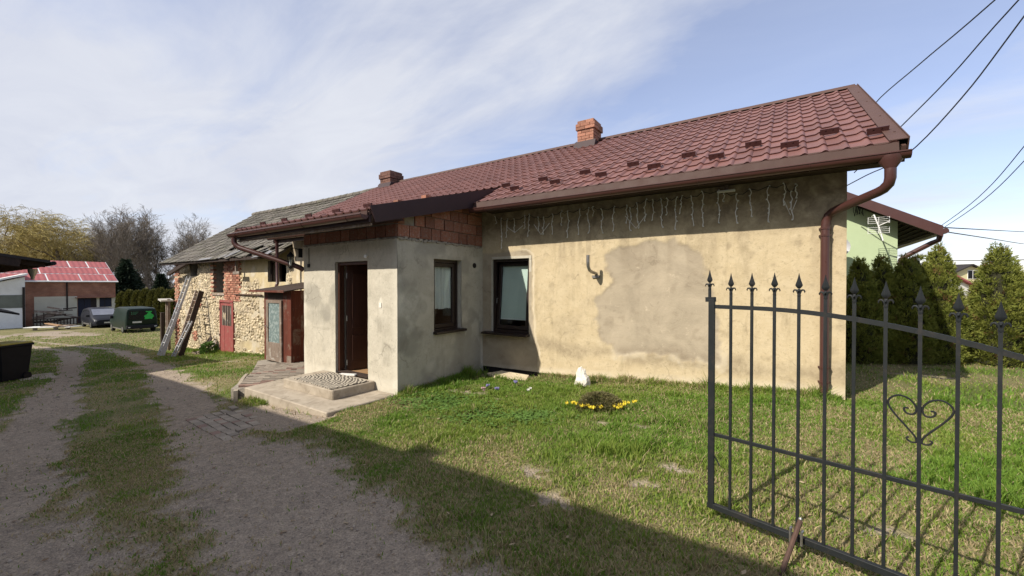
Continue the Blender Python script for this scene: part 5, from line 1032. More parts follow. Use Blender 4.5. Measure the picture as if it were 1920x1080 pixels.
M['lamp_red'] = pm('red_lamp', (.22, .01, .01), None, 3, .2, 0); M['lamp_clear'] = pm('clear_lamp', (.6, .6, .6), None, 3, .12, 0, spec=.8); M['green_film'] = pm('green_film', (.03, .42, .07), None, 3, .4, 0); M['plate'] = pm('number_plate', (.62, .60, .52), None, 5, .5, 0)
def hull(secs, name, mat, root):
    """secs: (x, [(half width, z) ...]) cross sections from the rear forward"""
    V = []; F = []; k = len(secs[0][1])
    for x, pr_ in secs:
        for y, z in pr_: V.append((x, y, z))
        for y, z in reversed(pr_): V.append((x, -y, z))
    n = 2 * k
    for i in range(len(secs) - 1):
        for j in range(n): F.append((i * n + j, (i + 1) * n + j, (i + 1) * n + (j + 1) % n, i * n + (j + 1) % n))
    F.append(tuple(range(n))); F.append(tuple((len(secs) - 1) * n + j for j in range(n))[::-1])
    return MB().add(V, F).build(name, mat, root, smooth=True)
def wheel(root, x, y, r=.32, w=.2):
    q = MB(); q.tube([(x, y - w / 2, r), (x, y - w / 2 + .02, r), (x, y + w / 2 - .02, r), (x, y + w / 2, r)], [r * .9, r, r, r * .9], 18); wh = q.build('wheel', M['tyre'], root, smooth=True)
    s = 1 if y > 0 else -1; q = MB(); q.tube([(x, y + s * (w / 2 - .01), r), (x, y + s * (w / 2 + .012), r)], r * .62, 12); q.build('rim', M['rim'], wh)
van = vehicle('van', (-40.9, 9.35, -1.98), R(180), 'dark green delivery van with a bright green emblem on its rear window', 'van')
def vs(w, zt, zb_=.32, top=.86, wl_=1.0): return [(w * .97, zb_), (w, zb_ + .25), (w, wl_), (w * .93, zt - .22), (w * .86, zt - .05), (w * .70, zt)]
hull([(-2.38, vs(.90, 1.62, .42)), (-2.33, vs(.94, 1.86, .36)), (-2.1, vs(.96, 1.93)), (.5, vs(.96, 1.95)), (.95, vs(.95, 1.90)), (1.65, [(.93, .32), (.95, .57), (.95, 1.0), (.88, 1.10), (.80, 1.20), (.66, 1.28)]), (2.25, [(.86, .34), (.90, .55), (.90, .82), (.84, .90), (.72, .96), (.5, 1.0)]), (2.38, [(.75, .38), (.8, .55), (.8, .72), (.74, .78), (.6, .82), (.4, .85)])], 'body', M['van'], van)
q = MB(); q.add([(-2.372, .80, 1.05), (-2.372, -.80, 1.05), (-2.362, -.74, 1.72), (-2.362, .74, 1.72), (-2.40, .80, 1.05), (-2.40, -.80, 1.05), (-2.385, -.74, 1.72), (-2.385, .74, 1.72)], [(4, 5, 6, 7), (0, 4, 7, 3), (5, 1, 2, 6), (3, 7, 6, 2), (0, 1, 5, 4)]); rw = q.build('rear_window', M['cglass'], van)
E_ = [(-.30, .88), (-.33, 1.02), (-.28, 1.16), (-.33, 1.24), (-.42, 1.34), (-.46, 1.52), (-.36, 1.50), (-.36, 1.60), (-.62, 1.60), (-.62, 1.53), (-.56, 1.46), (-.60, 1.36), (-.68, 1.24), (-.70, 1.10), (-.64, .98), (-.62, .86), (-.56, .92), (-.46, .90)]
q = MB(); q.prism([(-a * 1.45 - .30, b * .86 + .29) for a, b in E_], (-2.402, 0, 0), (0, -1, 0), (0, 0, 1), (-.004, 0, 0)); q.build('green_emblem', M['green_film'], rw)
for i, z in enumerate((1.62, 1.54, 1.46)):
    q = MB(); q.box(-2.403, .58, z - .022, -2.396, .63, z + .022); q.box(-2.403, .22 + .06 * i, z - .012, -2.396, .54, z + .012); q.build('lettering_line', pm('pale_green_film', (.05, .20, .10), None, 3, .4, 0) if i == 0 else bpy.data.materials['pale_green_film'], rw)
q = MB(); q.box(-2.52, -.93, .36, -2.34, .93, .62); q.build('rear_bumper', M['black'], van, bevel=.03)
q = MB(); q.box(-2.41, .02, .80, -2.385, .56, .92); q.build('number_plate', M['plate'], van)
for s in (-1, 1):
    q = MB(); q.box(-2.375, s * .80 - .06, .78, -2.34, s * .80 + .10, .96) if s > 0 else q.box(-2.375, -.90, .78, -2.34, -.74, .96); q.build('tail_lamp', M['lamp_red'] if s > 0 else M['lamp_clear'], van)
    q = MB(); q.box(-2.526, s * .78 - .07, .46, -2.51, s * .78 + .07, .53); q.build('reflector', M['lamp_clear'], van)
    q = MB(); q.add([(-2.0, s * .925, 1.12), (-.9, s * .925, 1.12), (-.9, s * .872, 1.68), (-1.95, s * .872, 1.68)], [(0, 1, 2, 3)]); q.add([(-.75, s * .928, 1.12), (1.35, s * .915, 1.12), (.85, s * .868, 1.66), (-.75, s * .872, 1.68)], [(0, 1, 2, 3)]); q.build('side_window', M['cglass'], van)
    q = MB(); q.box(1.05, s * 1.03 - .09, 1.02, 1.18, s * 1.03 + .09, 1.24); q.build('mirror', M['black'], van, bevel=.02)
    q = MB(); q.box(-1.25, s * .962 - .012, .30, 1.1, s * .962 + .012, .37); q.build('sill_strip', M['steel'], van)
    for xx in (-1.55, 1.5): wheel(van, xx, s * .86)
van.scale = (.93, .93, .95)
q = MB(); q.add([(1.02, .78, 1.86), (1.02, -.78, 1.86), (1.66, -.76, 1.25), (1.66, .76, 1.25)], [(0, 1, 2, 3)]); q.build('windscreen', M['cglass'], van)
mpv = vehicle('people_carrier', (-50.0, 9.35, -2.20), R(0), 'dark blue people carrier parked facing the yard beside the van', 'car')
hull([(-2.25, [(.80, .35), (.86, .55), (.86, .85), (.80, 1.0), (.74, 1.15), (.6, 1.2)]), (-2.15, [(.88, .30), (.9, .55), (.9, .95), (.80, 1.35), (.74, 1.52), (.55, 1.60)]), (-1.2, [(.9, .26), (.92, .55), (.92, .98), (.82, 1.40), (.75, 1.62), (.55, 1.70)]), (.25, [(.9, .26), (.92, .55), (.92, .98), (.82, 1.40), (.74, 1.58), (.55, 1.66)]), (1.25, [(.9, .26), (.92, .55), (.90, .94), (.84, 1.0), (.74, 1.06), (.5, 1.10)]), (2.1, [(.82, .28), (.88, .5), (.86, .76), (.78, .82), (.62, .87), (.4, .9)]), (2.3, [(.66, .32), (.74, .5), (.72, .64), (.62, .7), (.5, .73), (.3, .75)])], 'body', M['carblue'], mpv)
q = MB(); q.add([(.40, .70, 1.575), (.40, -.70, 1.575), (1.24, -.74, 1.10), (1.24, .74, 1.10), (.44, .70, 1.60), (.44, -.70, 1.60), (1.28, -.74, 1.125), (1.28, .74, 1.125)], [(4, 7, 6, 5), (0, 1, 5, 4), (2, 3, 7, 6)]); q.build('windscreen', pm('windscreen', (.18, .19, .23), (.12, .13, .17), 2, .08, 0, spec=.9), mpv)
for s in (-1, 1):
    q = MB(); q.add([(-1.9, s * .885, 1.02), (-.75, s * .90, 1.02), (-.75, s * .80, 1.50), (-1.7, s * .80, 1.48)], [(0, 1, 2, 3)]); q.add([(-.65, s * .90, 1.02), (.95, s * .895, 1.02), (.25, s * .80, 1.48), (-.65, s * .80, 1.50)], [(0, 1, 2, 3)]); q.build('side_window', M['cglass'], mpv)
    q = MB(); q.box(2.06, s * .66 - .16, .62, 2.22, s * .66 + .14, .76); q.build('headlight', M['lamp_clear'], mpv, bevel=.02)
    q = MB(); q.box(.8, s * 1.0 - .1, .98, .93, s * 1.0 + .1, 1.14); q.build('mirror', M['black'], mpv, bevel=.02)
    q = MB(); q.box(-1.0, s * .925 - .008, .30, 1.0, s * .925 + .008, .42); q.build('sill_strip', M['steel'], mpv)
    for xx in (-1.4, 1.4): wheel(mpv, xx, s * .82, .31)
q = MB(); q.box(2.28, -.26, .46, 2.325, .26, .57); q.build('number_plate', M['plate'], mpv); q = MB(); q.box(2.1, -.44, .66, 2.26, .44, .74); q.build('grille', M['black'], mpv); q = MB(); q.box(2.2, -.7, .30, 2.32, .7, .42); q.build('bumper', M['black'], mpv, bevel=.03)

# ------------------------------------------------------------------ far yard buildings
def brick_tex(name, c1, c2, mo, sx=4.0):
    m, nt, N, L, P = newmat(name); pos = N.new('ShaderNodeNewGeometry').outputs['Position']; cmb = N.new('ShaderNodeCombineXYZ'); sp = N.new('ShaderNodeSeparateXYZ'); L.new(pos, sp.inputs[0])
    ad = N.new('ShaderNodeMath'); ad.operation = 'ADD'; L.new(sp.outputs[0], ad.inputs[0]); L.new(sp.outputs[1], ad.inputs[1]); L.new(ad.outputs[0], cmb.inputs[0]); L.new(sp.outputs[2], cmb.inputs[1])
    b = N.new('ShaderNodeTexBrick'); b.inputs['Scale'].default_value = sx; b.inputs['Color1'].default_value = rgba(c1); b.inputs['Color2'].default_value = rgba(c2); b.inputs['Mortar'].default_value = rgba(mo); b.inputs['Mortar Size'].default_value = .022; b.inputs['Row Height'].default_value = .32; b.inputs['Brick Width'].default_value = 1.0; L.new(cmb.outputs[0], b.inputs['Vector'])
    c = mixn(N, L, rampn(N, L, noisen(N, L, 1.2, 5, .65, pos), .35, .7), b.outputs['Color'], tuple(x * .7 for x in c2)); L.new(c, P.inputs['Base Color']); P.inputs['Roughness'].default_value = .95; return m
M['far_brick'] = brick_tex('far_brick_wall', (.37, .155, .09), (.27, .115, .07), (.34, .27, .19))
M['sheet_red'] = pm('faded_red_roof_sheet', (.36, .105, .105), (.30, .09, .092), 1.2, .75, .2, 8, .02, c3=(.36, .11, .10), s3=.7); M['offwhite'] = pm('offwhite_render', (.58, .54, .43), (.48, .44, .34), 1.5, .9, .2)
fb = thing('brick_outbuilding', (-59.5, 8.7, -2.3), 'red brick outbuilding with a faded red sheet roof at the end of the yard', 'outbuilding')
FX = -57.6; y0, y1 = 5.75, 11.9
q = MB(); q.box(FX - 9, y0 + .01, -2.9, FX, y1 - .05, 1.82); q.prism([(FX - 9, 1.82), (FX, 1.82), (FX - 4.6, 3.85)], (0, y0 + .02, 0), (1, 0, 0), (0, 0, 1), (0, y1 - y0 - .1, 0)); q.build('wall', M['far_brick'], fb)
q = MB(); q.box(FX + .004, 6.35, -2.6, FX + .03, 8.55, .38); q.box(FX + .004, 8.55, -2.6, FX + .03, 9.10, .38); q.box(FX + .004, y1 - .35, -2.6, FX + .03, y1 - .06, .20); q.box(FX + .004, 10.45, -2.6, FX + .03, 10.65, .2); q.box(FX + .004, 10.65, -2.6, FX + .03, y1 - .35, -.75); q.build('rendered_panel', M['offwhite'], fb)
M['blue'] = pm('dark_blue_door', (.012, .014, .03), None, 3, .6, 0)
for a in (9.15, 9.60): q = MB(); q.box(FX + .004, a, -2.45, FX + .05, a + .435, .18); q.build('gate_leaf', M['blue'], fb)
q = MB(); q.box(FX + .004, 10.05, -2.45, FX + .02, 10.44, .18); q.build('doorway', M['dark'], fb)  # plate on the solid wall; shade of the opening is painted as dark colour
q = MB(); q.box(FX + .004, 10.66, -.74, FX + .025, y1 - .36, .18); fw_ = q.build('window', M['blue'], fb); q = MB(); q.box(FX + .03, 11.02, -.72, FX + .045, 11.06, .16); q.build('frame', M['dark'], fw_)
q = MB(); q.box(FX + .02, 8.95, .2, FX + .5, y1 - .1, .27); q.build('canopy', M['far_brick'], fb)
q = MB(); q.tube([(FX + .05, 8.42, 1.75), (FX + .07, 8.42, -1.0)], .06, 6); q.build('downpipe', M['dark'], fb)
rs_ = math.atan2(3.98 - 1.92, 4.75); ys = np.linspace(y0 - 3.4, y1 + .12, 8)
q = MB(); slab_pts = [(FX + .18, ys[0], 1.86), (FX + .18, ys[-1], 1.86), (FX - 4.6, ys[-1], 3.97), (FX - 4.6, ys[0], 3.97)]
q.add([*slab_pts, *[(a, b, c - .06) for a, b, c in slab_pts]], [(0, 1, 2, 3), (7, 6, 5, 4), (0, 4, 5, 1), (1, 5, 6, 2), (2, 6, 7, 3), (3, 7, 4, 0)]); q.add([(FX - 4.6, ys[0], 3.97), (FX - 4.6, ys[-1], 3.97), (FX - 9.3, ys[-1], 1.86), (FX - 9.3, ys[0], 1.86)], [(0, 1, 2, 3)]); fr_ = q.build('roof', M['white'], fb)
for r_ in range(3):
    cuts = [ys[0]] + sorted({0: [7.2, 9.4, 11.3 - .05], 1: [6.9, 10.9], 2: [9.1, 10.45]}[r_]) + [ys[-1]]
    for a, b in zip(cuts[:-1], cuts[1:]):
        t0, t1 = r_ / 3 + .013, (r_ + 1) / 3 - .013; f = lambda t: (FX + .18 - 4.78 * t, 1.86 + 2.11 * t)
        n = max(2, int((b - a - .1) / .18)); V = []; F = []
        for i in range(n + 1):
            yy = a + .05 + (b - a - .1) * i / n; h_ = .02 + .022 * (i % 2)
            for t in (t0, t1): V.append((f(t)[0], yy, f(t)[1] + h_))
        for i in range(n): F.append((2 * i, 2 * i + 2, 2 * i + 3, 2 * i + 1))
        MB().add(V, F).build('roof_sheet', M['sheet_red'], fr_)
q = MB(); q.tube([(FX + .26, ys[0], 1.82), (FX + .26, ys[-1], 1.80)], .06, 6); q.build('gutter', M['white'], fb)
wg = thing('white_garage', (-56, 3.6, -2.2), 'white garage with a big pale door left of the brick outbuilding', 'garage')
q = MB(); q.box(-62, .6, -2.8, -55.6, 5.62, 1.2); q.prism([(.6, 1.2), (5.62, 1.2), (5.62, 2.2), (.6, .6)], (-62, 0, 0), (0, 1, 0), (0, 0, 1), (6.38, 0, 0)); q.build('wall', M['outwhite'], wg)
q = MB(); q.box(-55.6, 2.6, -2.6, -55.52, 5.45, -.55); q.build('door', M['white'], wg); q = MB(); q.box(-55.6, 2.6, -.5, -55.55, 5.5, .62); q.build('panel', pm('grey_green_panel', (.16, .17, .14), None, 2, .8, .1), wg)
q = MB(); q.prism([(.3, .62), (5.75, 2.36), (5.75, 2.52), (.3, .78)], (-62.2, 0, 0), (0, 1, 0), (0, 0, 1), (6.9, 0, 0)); q.build('roof', M['white'], wg)
q = MB(); q.box(-55.62, 5.46, -2.7, -55.48, 5.60, 1.3); q.build('post', M['dark'], wg)
nrf = thing('far_roof', (-72, 2, -2.5), 'farther pale building with a red roof behind the white garage', 'building')
q = MB(); q.box(-78, -8, -2.8, -68, 4.8, 2.2); q.build('wall', M['outwhite'], nrf); q = MB(); q.prism([(-67.7, 2.15), (-73, 4.6), (-78.3, 2.15)], (0, -8.2, 0), (1, 0, 0), (0, 0, 1), (0, 13.2, 0)); q.build('roof', M['sheet_red'], nrf)
# scrap timber rack and pale boards in front of it
tk = thing('timber_rack', (-55.5, 7.1, -2.3), 'grey rack heaped with old timber against the brick outbuilding', 'timber rack')
for i in range(15): yy = 6.0 + i * .205; q = MB(); q.box(-55.3, yy, -2.45, -55.24, yy + .07, -1.55 + (.5 if i in (0, 1, 3) else 0)); q.build('bar', M['wood_dark'], tk)
q = MB(); q.box(-55.31, 5.95, -1.62, -55.23, 8.95, -1.55); q.build('rail', M['wood_dark'], tk)
rs = random.Random(9)
for i in range(22):
    c = Vector((-55.9 + rs.uniform(-.3, .3), 7.5 + rs.uniform(-.9, 1.0), -1.45 + rs.uniform(-.6, 1.0) * (1 - i / 60))); a = rs.uniform(-.35, .35); dv2 = Vector((rs.uniform(-.2, .2), math.cos(a), math.sin(a))) * rs.uniform(.4, .9)
    q = MB(); q.beam(c - dv2, c + dv2, rs.uniform(.12, .4), rs.uniform(.06, .16)); q.build('plank', M['wood_grey'] if i % 3 else M['wood_dark'], tk)
tr = thing('board_stack', (-49.8, 6.1, -2.1), 'low stack of white boards lying on the grass before the timber rack', 'board stack')
bz = float(gz(-50))
for i, (a, b, z, m_) in enumerate((((-50.9, 5.3), (-49.4, 6.7), .22, 'white'), ((-50.5, 6.2), (-48.9, 7.4), .28, 'wood_grey'), ((-50.2, 6.7), (-48.6, 7.6), .20, 'white'))): q = MB(); q.beam((a[0], a[1], bz + z), (b[0], b[1], bz + z + .03), .9, .05); q.build('board', M[m_], tr)
q = MB(); q.beam((-50.7, 6.25, bz + .48), (-49.1, 6.8, bz + .34), .30, .05); q.build('plank', M['floor_tan'], tr)
for a in ((-50.5, 5.6), (-49.5, 6.6), (-49.0, 7.2)): q = MB(); q.box(a[0] - .12, a[1] - .12, bz - .05, a[0] + .12, a[1] + .12, bz + .2); q.build('support_block', M['concrete'], tr)

# ------------------------------------------------------------------ green house, antenna, dish, lamp, far houses on the right
M['green_render'] = pm('green_render', (.42, .50, .31), (.38, .46, .28), 2, .92, .3, 60, .006, world=True)
gh = thing('green_house', (-2, 18, .3), 'pale green rendered house with a brown roof behind the conifers', 'house')
q = MB(); q.box(-6.5, 15, -.2, 2.52, 20.0, 3.0); q.prism([(-6.5, 3.0), (2.52, 3.0), (2.52, 3.28), (-1.99, 5.85), (-6.5, 3.28)], (0, 15.0, 0), (1, 0, 0), (0, 0, 1), (0, 5, 0)); q.build('wall', M['green_render'], gh)
q = MB(); sl2 = .58; zt2 = lambda x: 4.02 - sl2 * (x - 1.53)
q.prism([(3.24, zt2(3.24)), (-1.99, zt2(-1.99)), (-7.2, zt2(3.24)), (-7.2, zt2(3.24) - .12), (-1.99, zt2(-1.99) - .12), (3.24, zt2(3.24) - .12)], (0, 14.45, 0), (1, 0, 0), (0, 0, 1), (0, 6.2, 0)); ghr = q.build('roof', M['trim'], gh)
q = MB(); q.prism([(3.26, zt2(3.26) + .03), (-1.99, zt2(-1.99) + .03), (-1.99, zt2(-1.99) - .24), (3.26, zt2(3.26) - .24)], (0, 14.41, 0), (1, 0, 0), (0, 0, 1), (0, .035, 0)); q.build('verge_board', M['gutter'], ghr)
for i in range(9): q = MB(); a = 14.47 + i * .058; q.prism([(3.2, zt2(3.2) - .14 - .002 * (i % 2)), (1.2, zt2(1.2) - .14 - .002 * (i % 2)), (1.2, zt2(1.2) - .16), (3.2, zt2(3.2) - .16)], (0, a, 0), (1, 0, 0), (0, 0, 1), (0, .052, 0)); q.build('soffit_board', M['wood_dark'], ghr)
for i in range(6): q = MB(); a = 2.56 + i * .11; q.box(a, 15.0, zt2(a) - .19, a + .10, 20, zt2(a) - .165); q.build('soffit_board', M['wood_dark'], ghr)
ggut = gutter(-.01, .01, 0, 0, gh); bpy.data.objects.remove(ggut.children[0]) if ggut.children else None
q = MB(); q.tube([(3.30, 14.42, 2.92), (3.30, 20.5, 2.90)], .07, 8); q.build('gutter', M['gutter'], gh); bpy.data.objects.remove(ggut)
q = MB(); q.tube([(3.28, 14.75, 2.86), (3.26, 14.78, 2.72), (3.15, 14.85, 2.66), (2.70, 14.93, 2.36), (2.58, 14.95, 2.25), (2.57, 14.95, 2.1), (2.57, 14.95, -.1)], .06, 8); q.build('downpipe', M['gutter'], gh, smooth=True)
an = thing('tv_antenna', (2.02, 14.2, 3.3), 'pale television antenna with grid reflectors fixed to the green house gable', 'antenna')
q = MB(); q.tube([(1.93, 14.25, 3.42), (2.02, 14.2, 3.1), (2.10, 14.15, 2.72)], .016, 6); q.tube([(1.93, 14.25, 3.42), (1.93, 14.6, 3.42)], .014, 6); q.build('mast', M['white'], an)
for z in (3.26, 3.00):
    q = MB()
    for k in range(4): q.tube([(1.80, 14.15, z - .075 + k * .05), (2.22, 14.15, z - .075 + k * .05)], .0045, 4)
    for xx in (1.80, 2.01, 2.22): q.tube([(xx, 14.15, z - .085), (xx, 14.15, z + .085)], .0055, 4)
    q.build('reflector_grid', M['white'], an)
q = MB(); q.tube([(2.02, 14.18, 3.12), (2.20, 14.0, 3.20)], .015, 5); q.build('dipole', M['white'], an)
ds = thing('satellite_dish', (1.30, 14.6, 2.6), 'grey satellite dish on the green wall just behind the house corner', 'satellite dish')
q = MB(); n = 16; V = [(1.20, 14.52, 2.62)]; F = []
for r_, dpt in ((.14, -.03), (.28, -.10)):
    for i in range(n): a = 2 * math.pi * i / n; V.append((1.20 + math.cos(a) * r_, 14.52 + dpt + .0, 2.62 + math.sin(a) * r_))
for i in range(n): j = (i + 1) % n; F.append((0, 1 + i, 1 + j)); F.append((1 + i, 1 + n + i, 1 + n + j, 1 + j))
q.add(V, F); q.build('dish', M['alu'], ds, smooth=True); q = MB(); q.tube([(1.20, 14.54, 2.62), (1.20, 14.98, 2.62)], .03, 6); q.tube([(1.20, 14.5, 2.3), (1.20, 14.1, 2.5)], .012, 5); q.build('arm', M['alu'], ds)
q = MB()
for i in range(4): q.tube([(1.55 + .06 * i, 14.8, 3.95 - .03 * i), (1.56 + .07 * i, 14.7, 3.62 - .05 * i), (1.60 + .05 * i, 14.85, 3.5 + .03 * i), (1.64 + .05 * i, 14.9, 3.75)], .010, 4)
setp(q.build('cable_loops', M['wire'], None, base=(1.6, 14.8, 3.7)), 'black cable loops hanging under the green house verge', 'cable')
sl = thing('street_lamp', (6.4, 38.3, .35), 'pale street lamp head showing above the green house roof edge', 'street lamp')
q = MB(); q.tube([(6.3, 38.3, .3), (6.3, 38.3, 5.2), (6.5, 38.35, 5.6), (7.3, 38.8, 6.05)], .07, 6); q.build('pole', M['steel'], sl)
q = MB(); q.lathe([(.02, -.42), (.13, -.25), (.15, .15), (.06, .42)], (0, 0, 0), 8, 1, .6); hd_ = q.build('lamp_head', M['white'], sl, base=(7.65, 39.0, 6.2), smooth=True); hd_.rotation_euler = (0, R(78), R(30))
M['yellow_render'] = pm('pale_yellow_render', (.62, .57, .33), (.56, .51, .29), 1, .9, .1)
def house_far(name, label, corner, ud, W, D_, zb_, ze, zrg, wallm, roofm, chim=(), wins=(), balc=()):
    o = thing(name, corner, label, 'house'); c = Vector(corner); u = Vector(ud).normalized(); n = Vector((-u.y, u.x, 0)); up = Vector((0, 0, 1)); P = lambda a, d, z: c * 1 + u * a + n * d + up * (z - c.z)
    mb = MB(); mb.prism([(0, zb_), (W, zb_), (W, ze), (W / 2, zrg), (0, ze)], c - up * c.z, u, up, n * D_); mb.build('wall', wallm, o)
    rf = MB(); rf.prism([(-.5, ze - .30), (W / 2, zrg - .03), (W + .5, ze - .30), (W + .5, ze - .12), (W / 2, zrg + .17), (-.5, ze - .12)], c - up * c.z - n * .5, u, up, n * (D_ + 1)); ro = rf.build('roof', roofm, o)
    for a, d, z in chim: q = MB(); q.obox(P(a, d, z), u * .32, n * .32, up * .75); q.build('chimney', M['brick_dark'], o)
    for a, z, w_, h_ in wins:
        q = MB(); q.obox(P(a, -.03, z), u * (w_ / 2), n * .03, up * (h_ / 2)); wn = q.build('window', M['white'], o)
        for s in (-1, 1): q = MB(); q.obox(P(a + s * w_ / 4, -.07, z), u * (w_ / 4 - .06), n * .015, up * (h_ / 2 - .08)); q.build('pane', M['cglass'], wn)
    for a, z, w_, h_ in balc:
        q = MB(); q.obox(P(a, -.01, z), u * (w_ / 2), n * .02, up * (h_ / 2)); q.build('balcony_shade_plate', M['dark'], o); q = MB(); q.obox(P(a, -.5, z - h_ / 2), u * (w_ / 2 + .1), n * .5, up * .09); bc_ = q.build('balcony', M['yellow_render'], o)  # first piece is a flat dark plate, recess shade put into its colour
        q = MB(); q.obox(P(a, -.98, z - h_ / 2 + .75), u * (w_ / 2 + .1), n * .03, up * .05); q.obox(P(a - w_ / 2 + .1, -.95, z - h_ / 2 + .4), u * (w_ * .3), n * .04, up * .22); q.build('railing', M['white'], bc_)
    return o
ur = (math.cos(R(34)), math.sin(R(34)), 0)
house_far('yellow_house', 'pale yellow gabled house far off between two conifers', (18.74, 84.9, .3), ur, 9.2, 11, -.5, 2.35, 4.35, M['yellow_render'], M['slate'], ((2.4, 3, 4.7), (3.3, 3, 5.0)), ((5.0, 2.95, 1.5, 1.3),), ((1.6, .75, 3.0, 1.5), (2.2, -1.1, 2.6, 1.5)))
house_far('white_house', 'distant white gabled house with a dark red roof left of the yellow one', (10.4, 63, .3), (1, .75, 0), 9, 8, -.5, 1.5, 3.6, M['outwhite'], M['sheet_red'], ((3.8, 2, 3.9),))
house_far('low_house', 'low far house with a brown roof at the right edge', (25.4, 83.2, .3), ur, 9, 7, -.5, 1.3, 2.6, M['outwhite'], M['wood_grey'], (), ((2, .7, 1.6, 1.0),))
# ------------------------------------------------------------------ grass and gravel
def strip_poly(x, y, P):
    return polydist(x, y, P) > 0
def blocked(x, y):
    b = (x > -12.75) & (x < .66) & (y > YM - .02) & (y < 13.4); b |= (x > -22.8) & (x < -12.6) & (y > YM - .05) & (y < 13.4); b |= (x > XL) & (x < XC + .01) & (y > YP)
    b |= strip_poly(x, y, [(-7.80, 3.20), (-5.27, 3.20), (-5.2, 4.42), (-8, 4.42)]); b |= strip_poly(x, y, PATP); b |= strip_poly(x, y, [(-7.62, 2.36), (-5.75, 2.2), (-5.9, 2.95), (-7.4, 2.95)])
    b |= (x > -6.5) & (x < 2.5) & (y > 15); b |= (y < -1.2)
    return b
def grass(n_near, n_far):
    th0 = R(34)
    def samp(n, r0, r1, p):
        u = rng.random(n); r = (r0 ** p + u * (r1 ** p - r0 ** p)) ** (1 / p); a = th0 + rng.uniform(-1.18, 1.18, n); return -np.sin(a) * r, np.cos(a) * r, r
    def edge(n, xs, ys): t = rng.random(n) * (len(xs) - 1); i = t.astype(int); f = t - i; a = np.array(xs); b = np.array(ys); x = a[i] * (1 - f) + a[i + 1] * f + rng.normal(0, .03, n); y = b[i] * (1 - f) + b[i + 1] * f - np.abs(rng.normal(0, .07, n)); return x, y, np.hypot(x, y)
    e1 = edge(7000, (-3.8, -2.5, -1, .64), (6.62, 6.6, 6.6, 6.6)); e2 = edge(3500, (-5.12, -5.12, -5.05), (4.5, 5.2, 6.2)); e2 = (-5.2 + np.abs(rng.normal(0, .09, 3500)), e2[1], e2[2]); e3 = edge(2500, (-7.7, -6.5, -5.3), (3.2, 3.19, 3.19)); e4 = edge(5000, (-22.6, -19, -15, -12.8), (6.58, 6.58, 6.58, 6.58))
    X, Y, D = [np.concatenate(t) for t in zip(samp(n_near, .9, 7.5, 1.75), samp(n_far, 7.5, 46, .55), e1, e2, e3, e4)]
    d = dirt_mask(X, Y); k = ~blocked(X, Y) & (rng.random(len(X)) > sstep(.05, .85, d) * .985)
    X, Y, D, d = X[k], Y[k], D[k], d[k]; dry = dry_mask(X, Y); n = len(X); Z = ground_z(X, Y) - .006
    lush = sstep(.45, .65, fbm(X, Y, 1.9, 141)) * (1 - dry); tall = sstep(.26, .02, YM - Y) * (X > -12.9 - 10) * (X < .6) * (Y > 6.2) + sstep(.30, .05, X - XC) * (Y > YP - .1) * (Y < YM) * (X > XC) + sstep(.2, .02, 3.2 - Y) * (X > -7.8) * (X < -5.2) * (Y < 3.22) * .6
    h = (.022 + .020 * rng.random(n)) * (1 + .75 * lush) * (1 - .35 * dry) + tall * .10 * rng.random(n) ** 1.5 + .006 * (D > 10)
    clump = sstep(.56, .70, fbm(X, Y, 5.5, 171, 3)) * (1 - .5 * dry) * (D < 14); h = h * (1 + 1.0 * clump); h *= 1 + .25 * sstep(8, 25, D); wdt = (.0032 + .0018 * rng.random(n)) * np.maximum(1, D / 5.0); wdt = np.minimum(wdt, .035)
    a = rng.random(n) * 2 * np.pi; lean = rng.uniform(.1, 1.05, n) * h; la = rng.random(n) * 2 * np.pi
    dx, dy = np.cos(a) * wdt, np.sin(a) * wdt
    p0 = np.stack([X - dx, Y - dy, Z], 1); p1 = np.stack([X + dx, Y + dy, Z], 1); mx = X + np.cos(la) * lean * .35; my = Y + np.sin(la) * lean * .35
    m0 = np.stack([mx - dx * .75, my - dy * .75, Z + h * .6], 1); m1 = np.stack([mx + dx * .75, my + dy * .75, Z + h * .6], 1); t = np.stack([X + np.cos(la) * lean, Y + np.sin(la) * lean, Z + h], 1)
    near = D < 9; V = []; F = []; C = []
    g1 = np.array([.105, .210, .026]); g2 = np.array([.20, .30, .042]); g3 = np.array([.31, .325, .075]); s1 = np.array([.52, .43, .24]); s2 = np.array([.32, .245, .14])
    q = rng.random(n)[:, None]; c = g1 * (1 - q) + g2 * q; yy = (sstep(.4, .7, fbm(X, Y, .9, 151)) * .7 * rng.random(n))[:, None]; c = c * (1 - yy) + g3 * yy
    gr = (sstep(.62, .72, fbm(X, Y, 2.4, 181)) * (D < 9)); dry = dry * (1 - .8 * gr)
    isdry = (rng.random(n) < np.clip(dry * .72 + .03, 0, 1))[:, None]; q2 = rng.random(n)[:, None]; c = np.where(isdry, s1 * q2 + s2 * (1 - q2), c)
    i = np.where(near)[0]; m = len(i); V.append(np.stack([p0[i], p1[i], m0[i], m1[i], t[i]], 1).reshape(-1, 3)); C.append(np.repeat(c[i], 5, 0)); k5 = np.arange(m)[:, None] * 5
    F.append(np.concatenate([k5 + np.array([0, 1, 3]), k5 + np.array([0, 3, 2]), k5 + np.array([2, 3, 4])], 0)); o5 = m * 5
    j = np.where(~near)[0]; m2 = len(j); V.append(np.stack([p0[j], p1[j], t[j]], 1).reshape(-1, 3)); C.append(np.repeat(c[j], 3, 0)); F.append(o5 + np.arange(m2)[:, None] * 3 + np.array([0, 1, 2]))
    o = npmesh('grass', np.concatenate(V), np.concatenate(F).astype(np.int32), leafmat('grass_blade', None, None, .35, attr=True), col=np.concatenate(C)); o['kind'] = 'stuff'; return n
grass(430000, 330000)
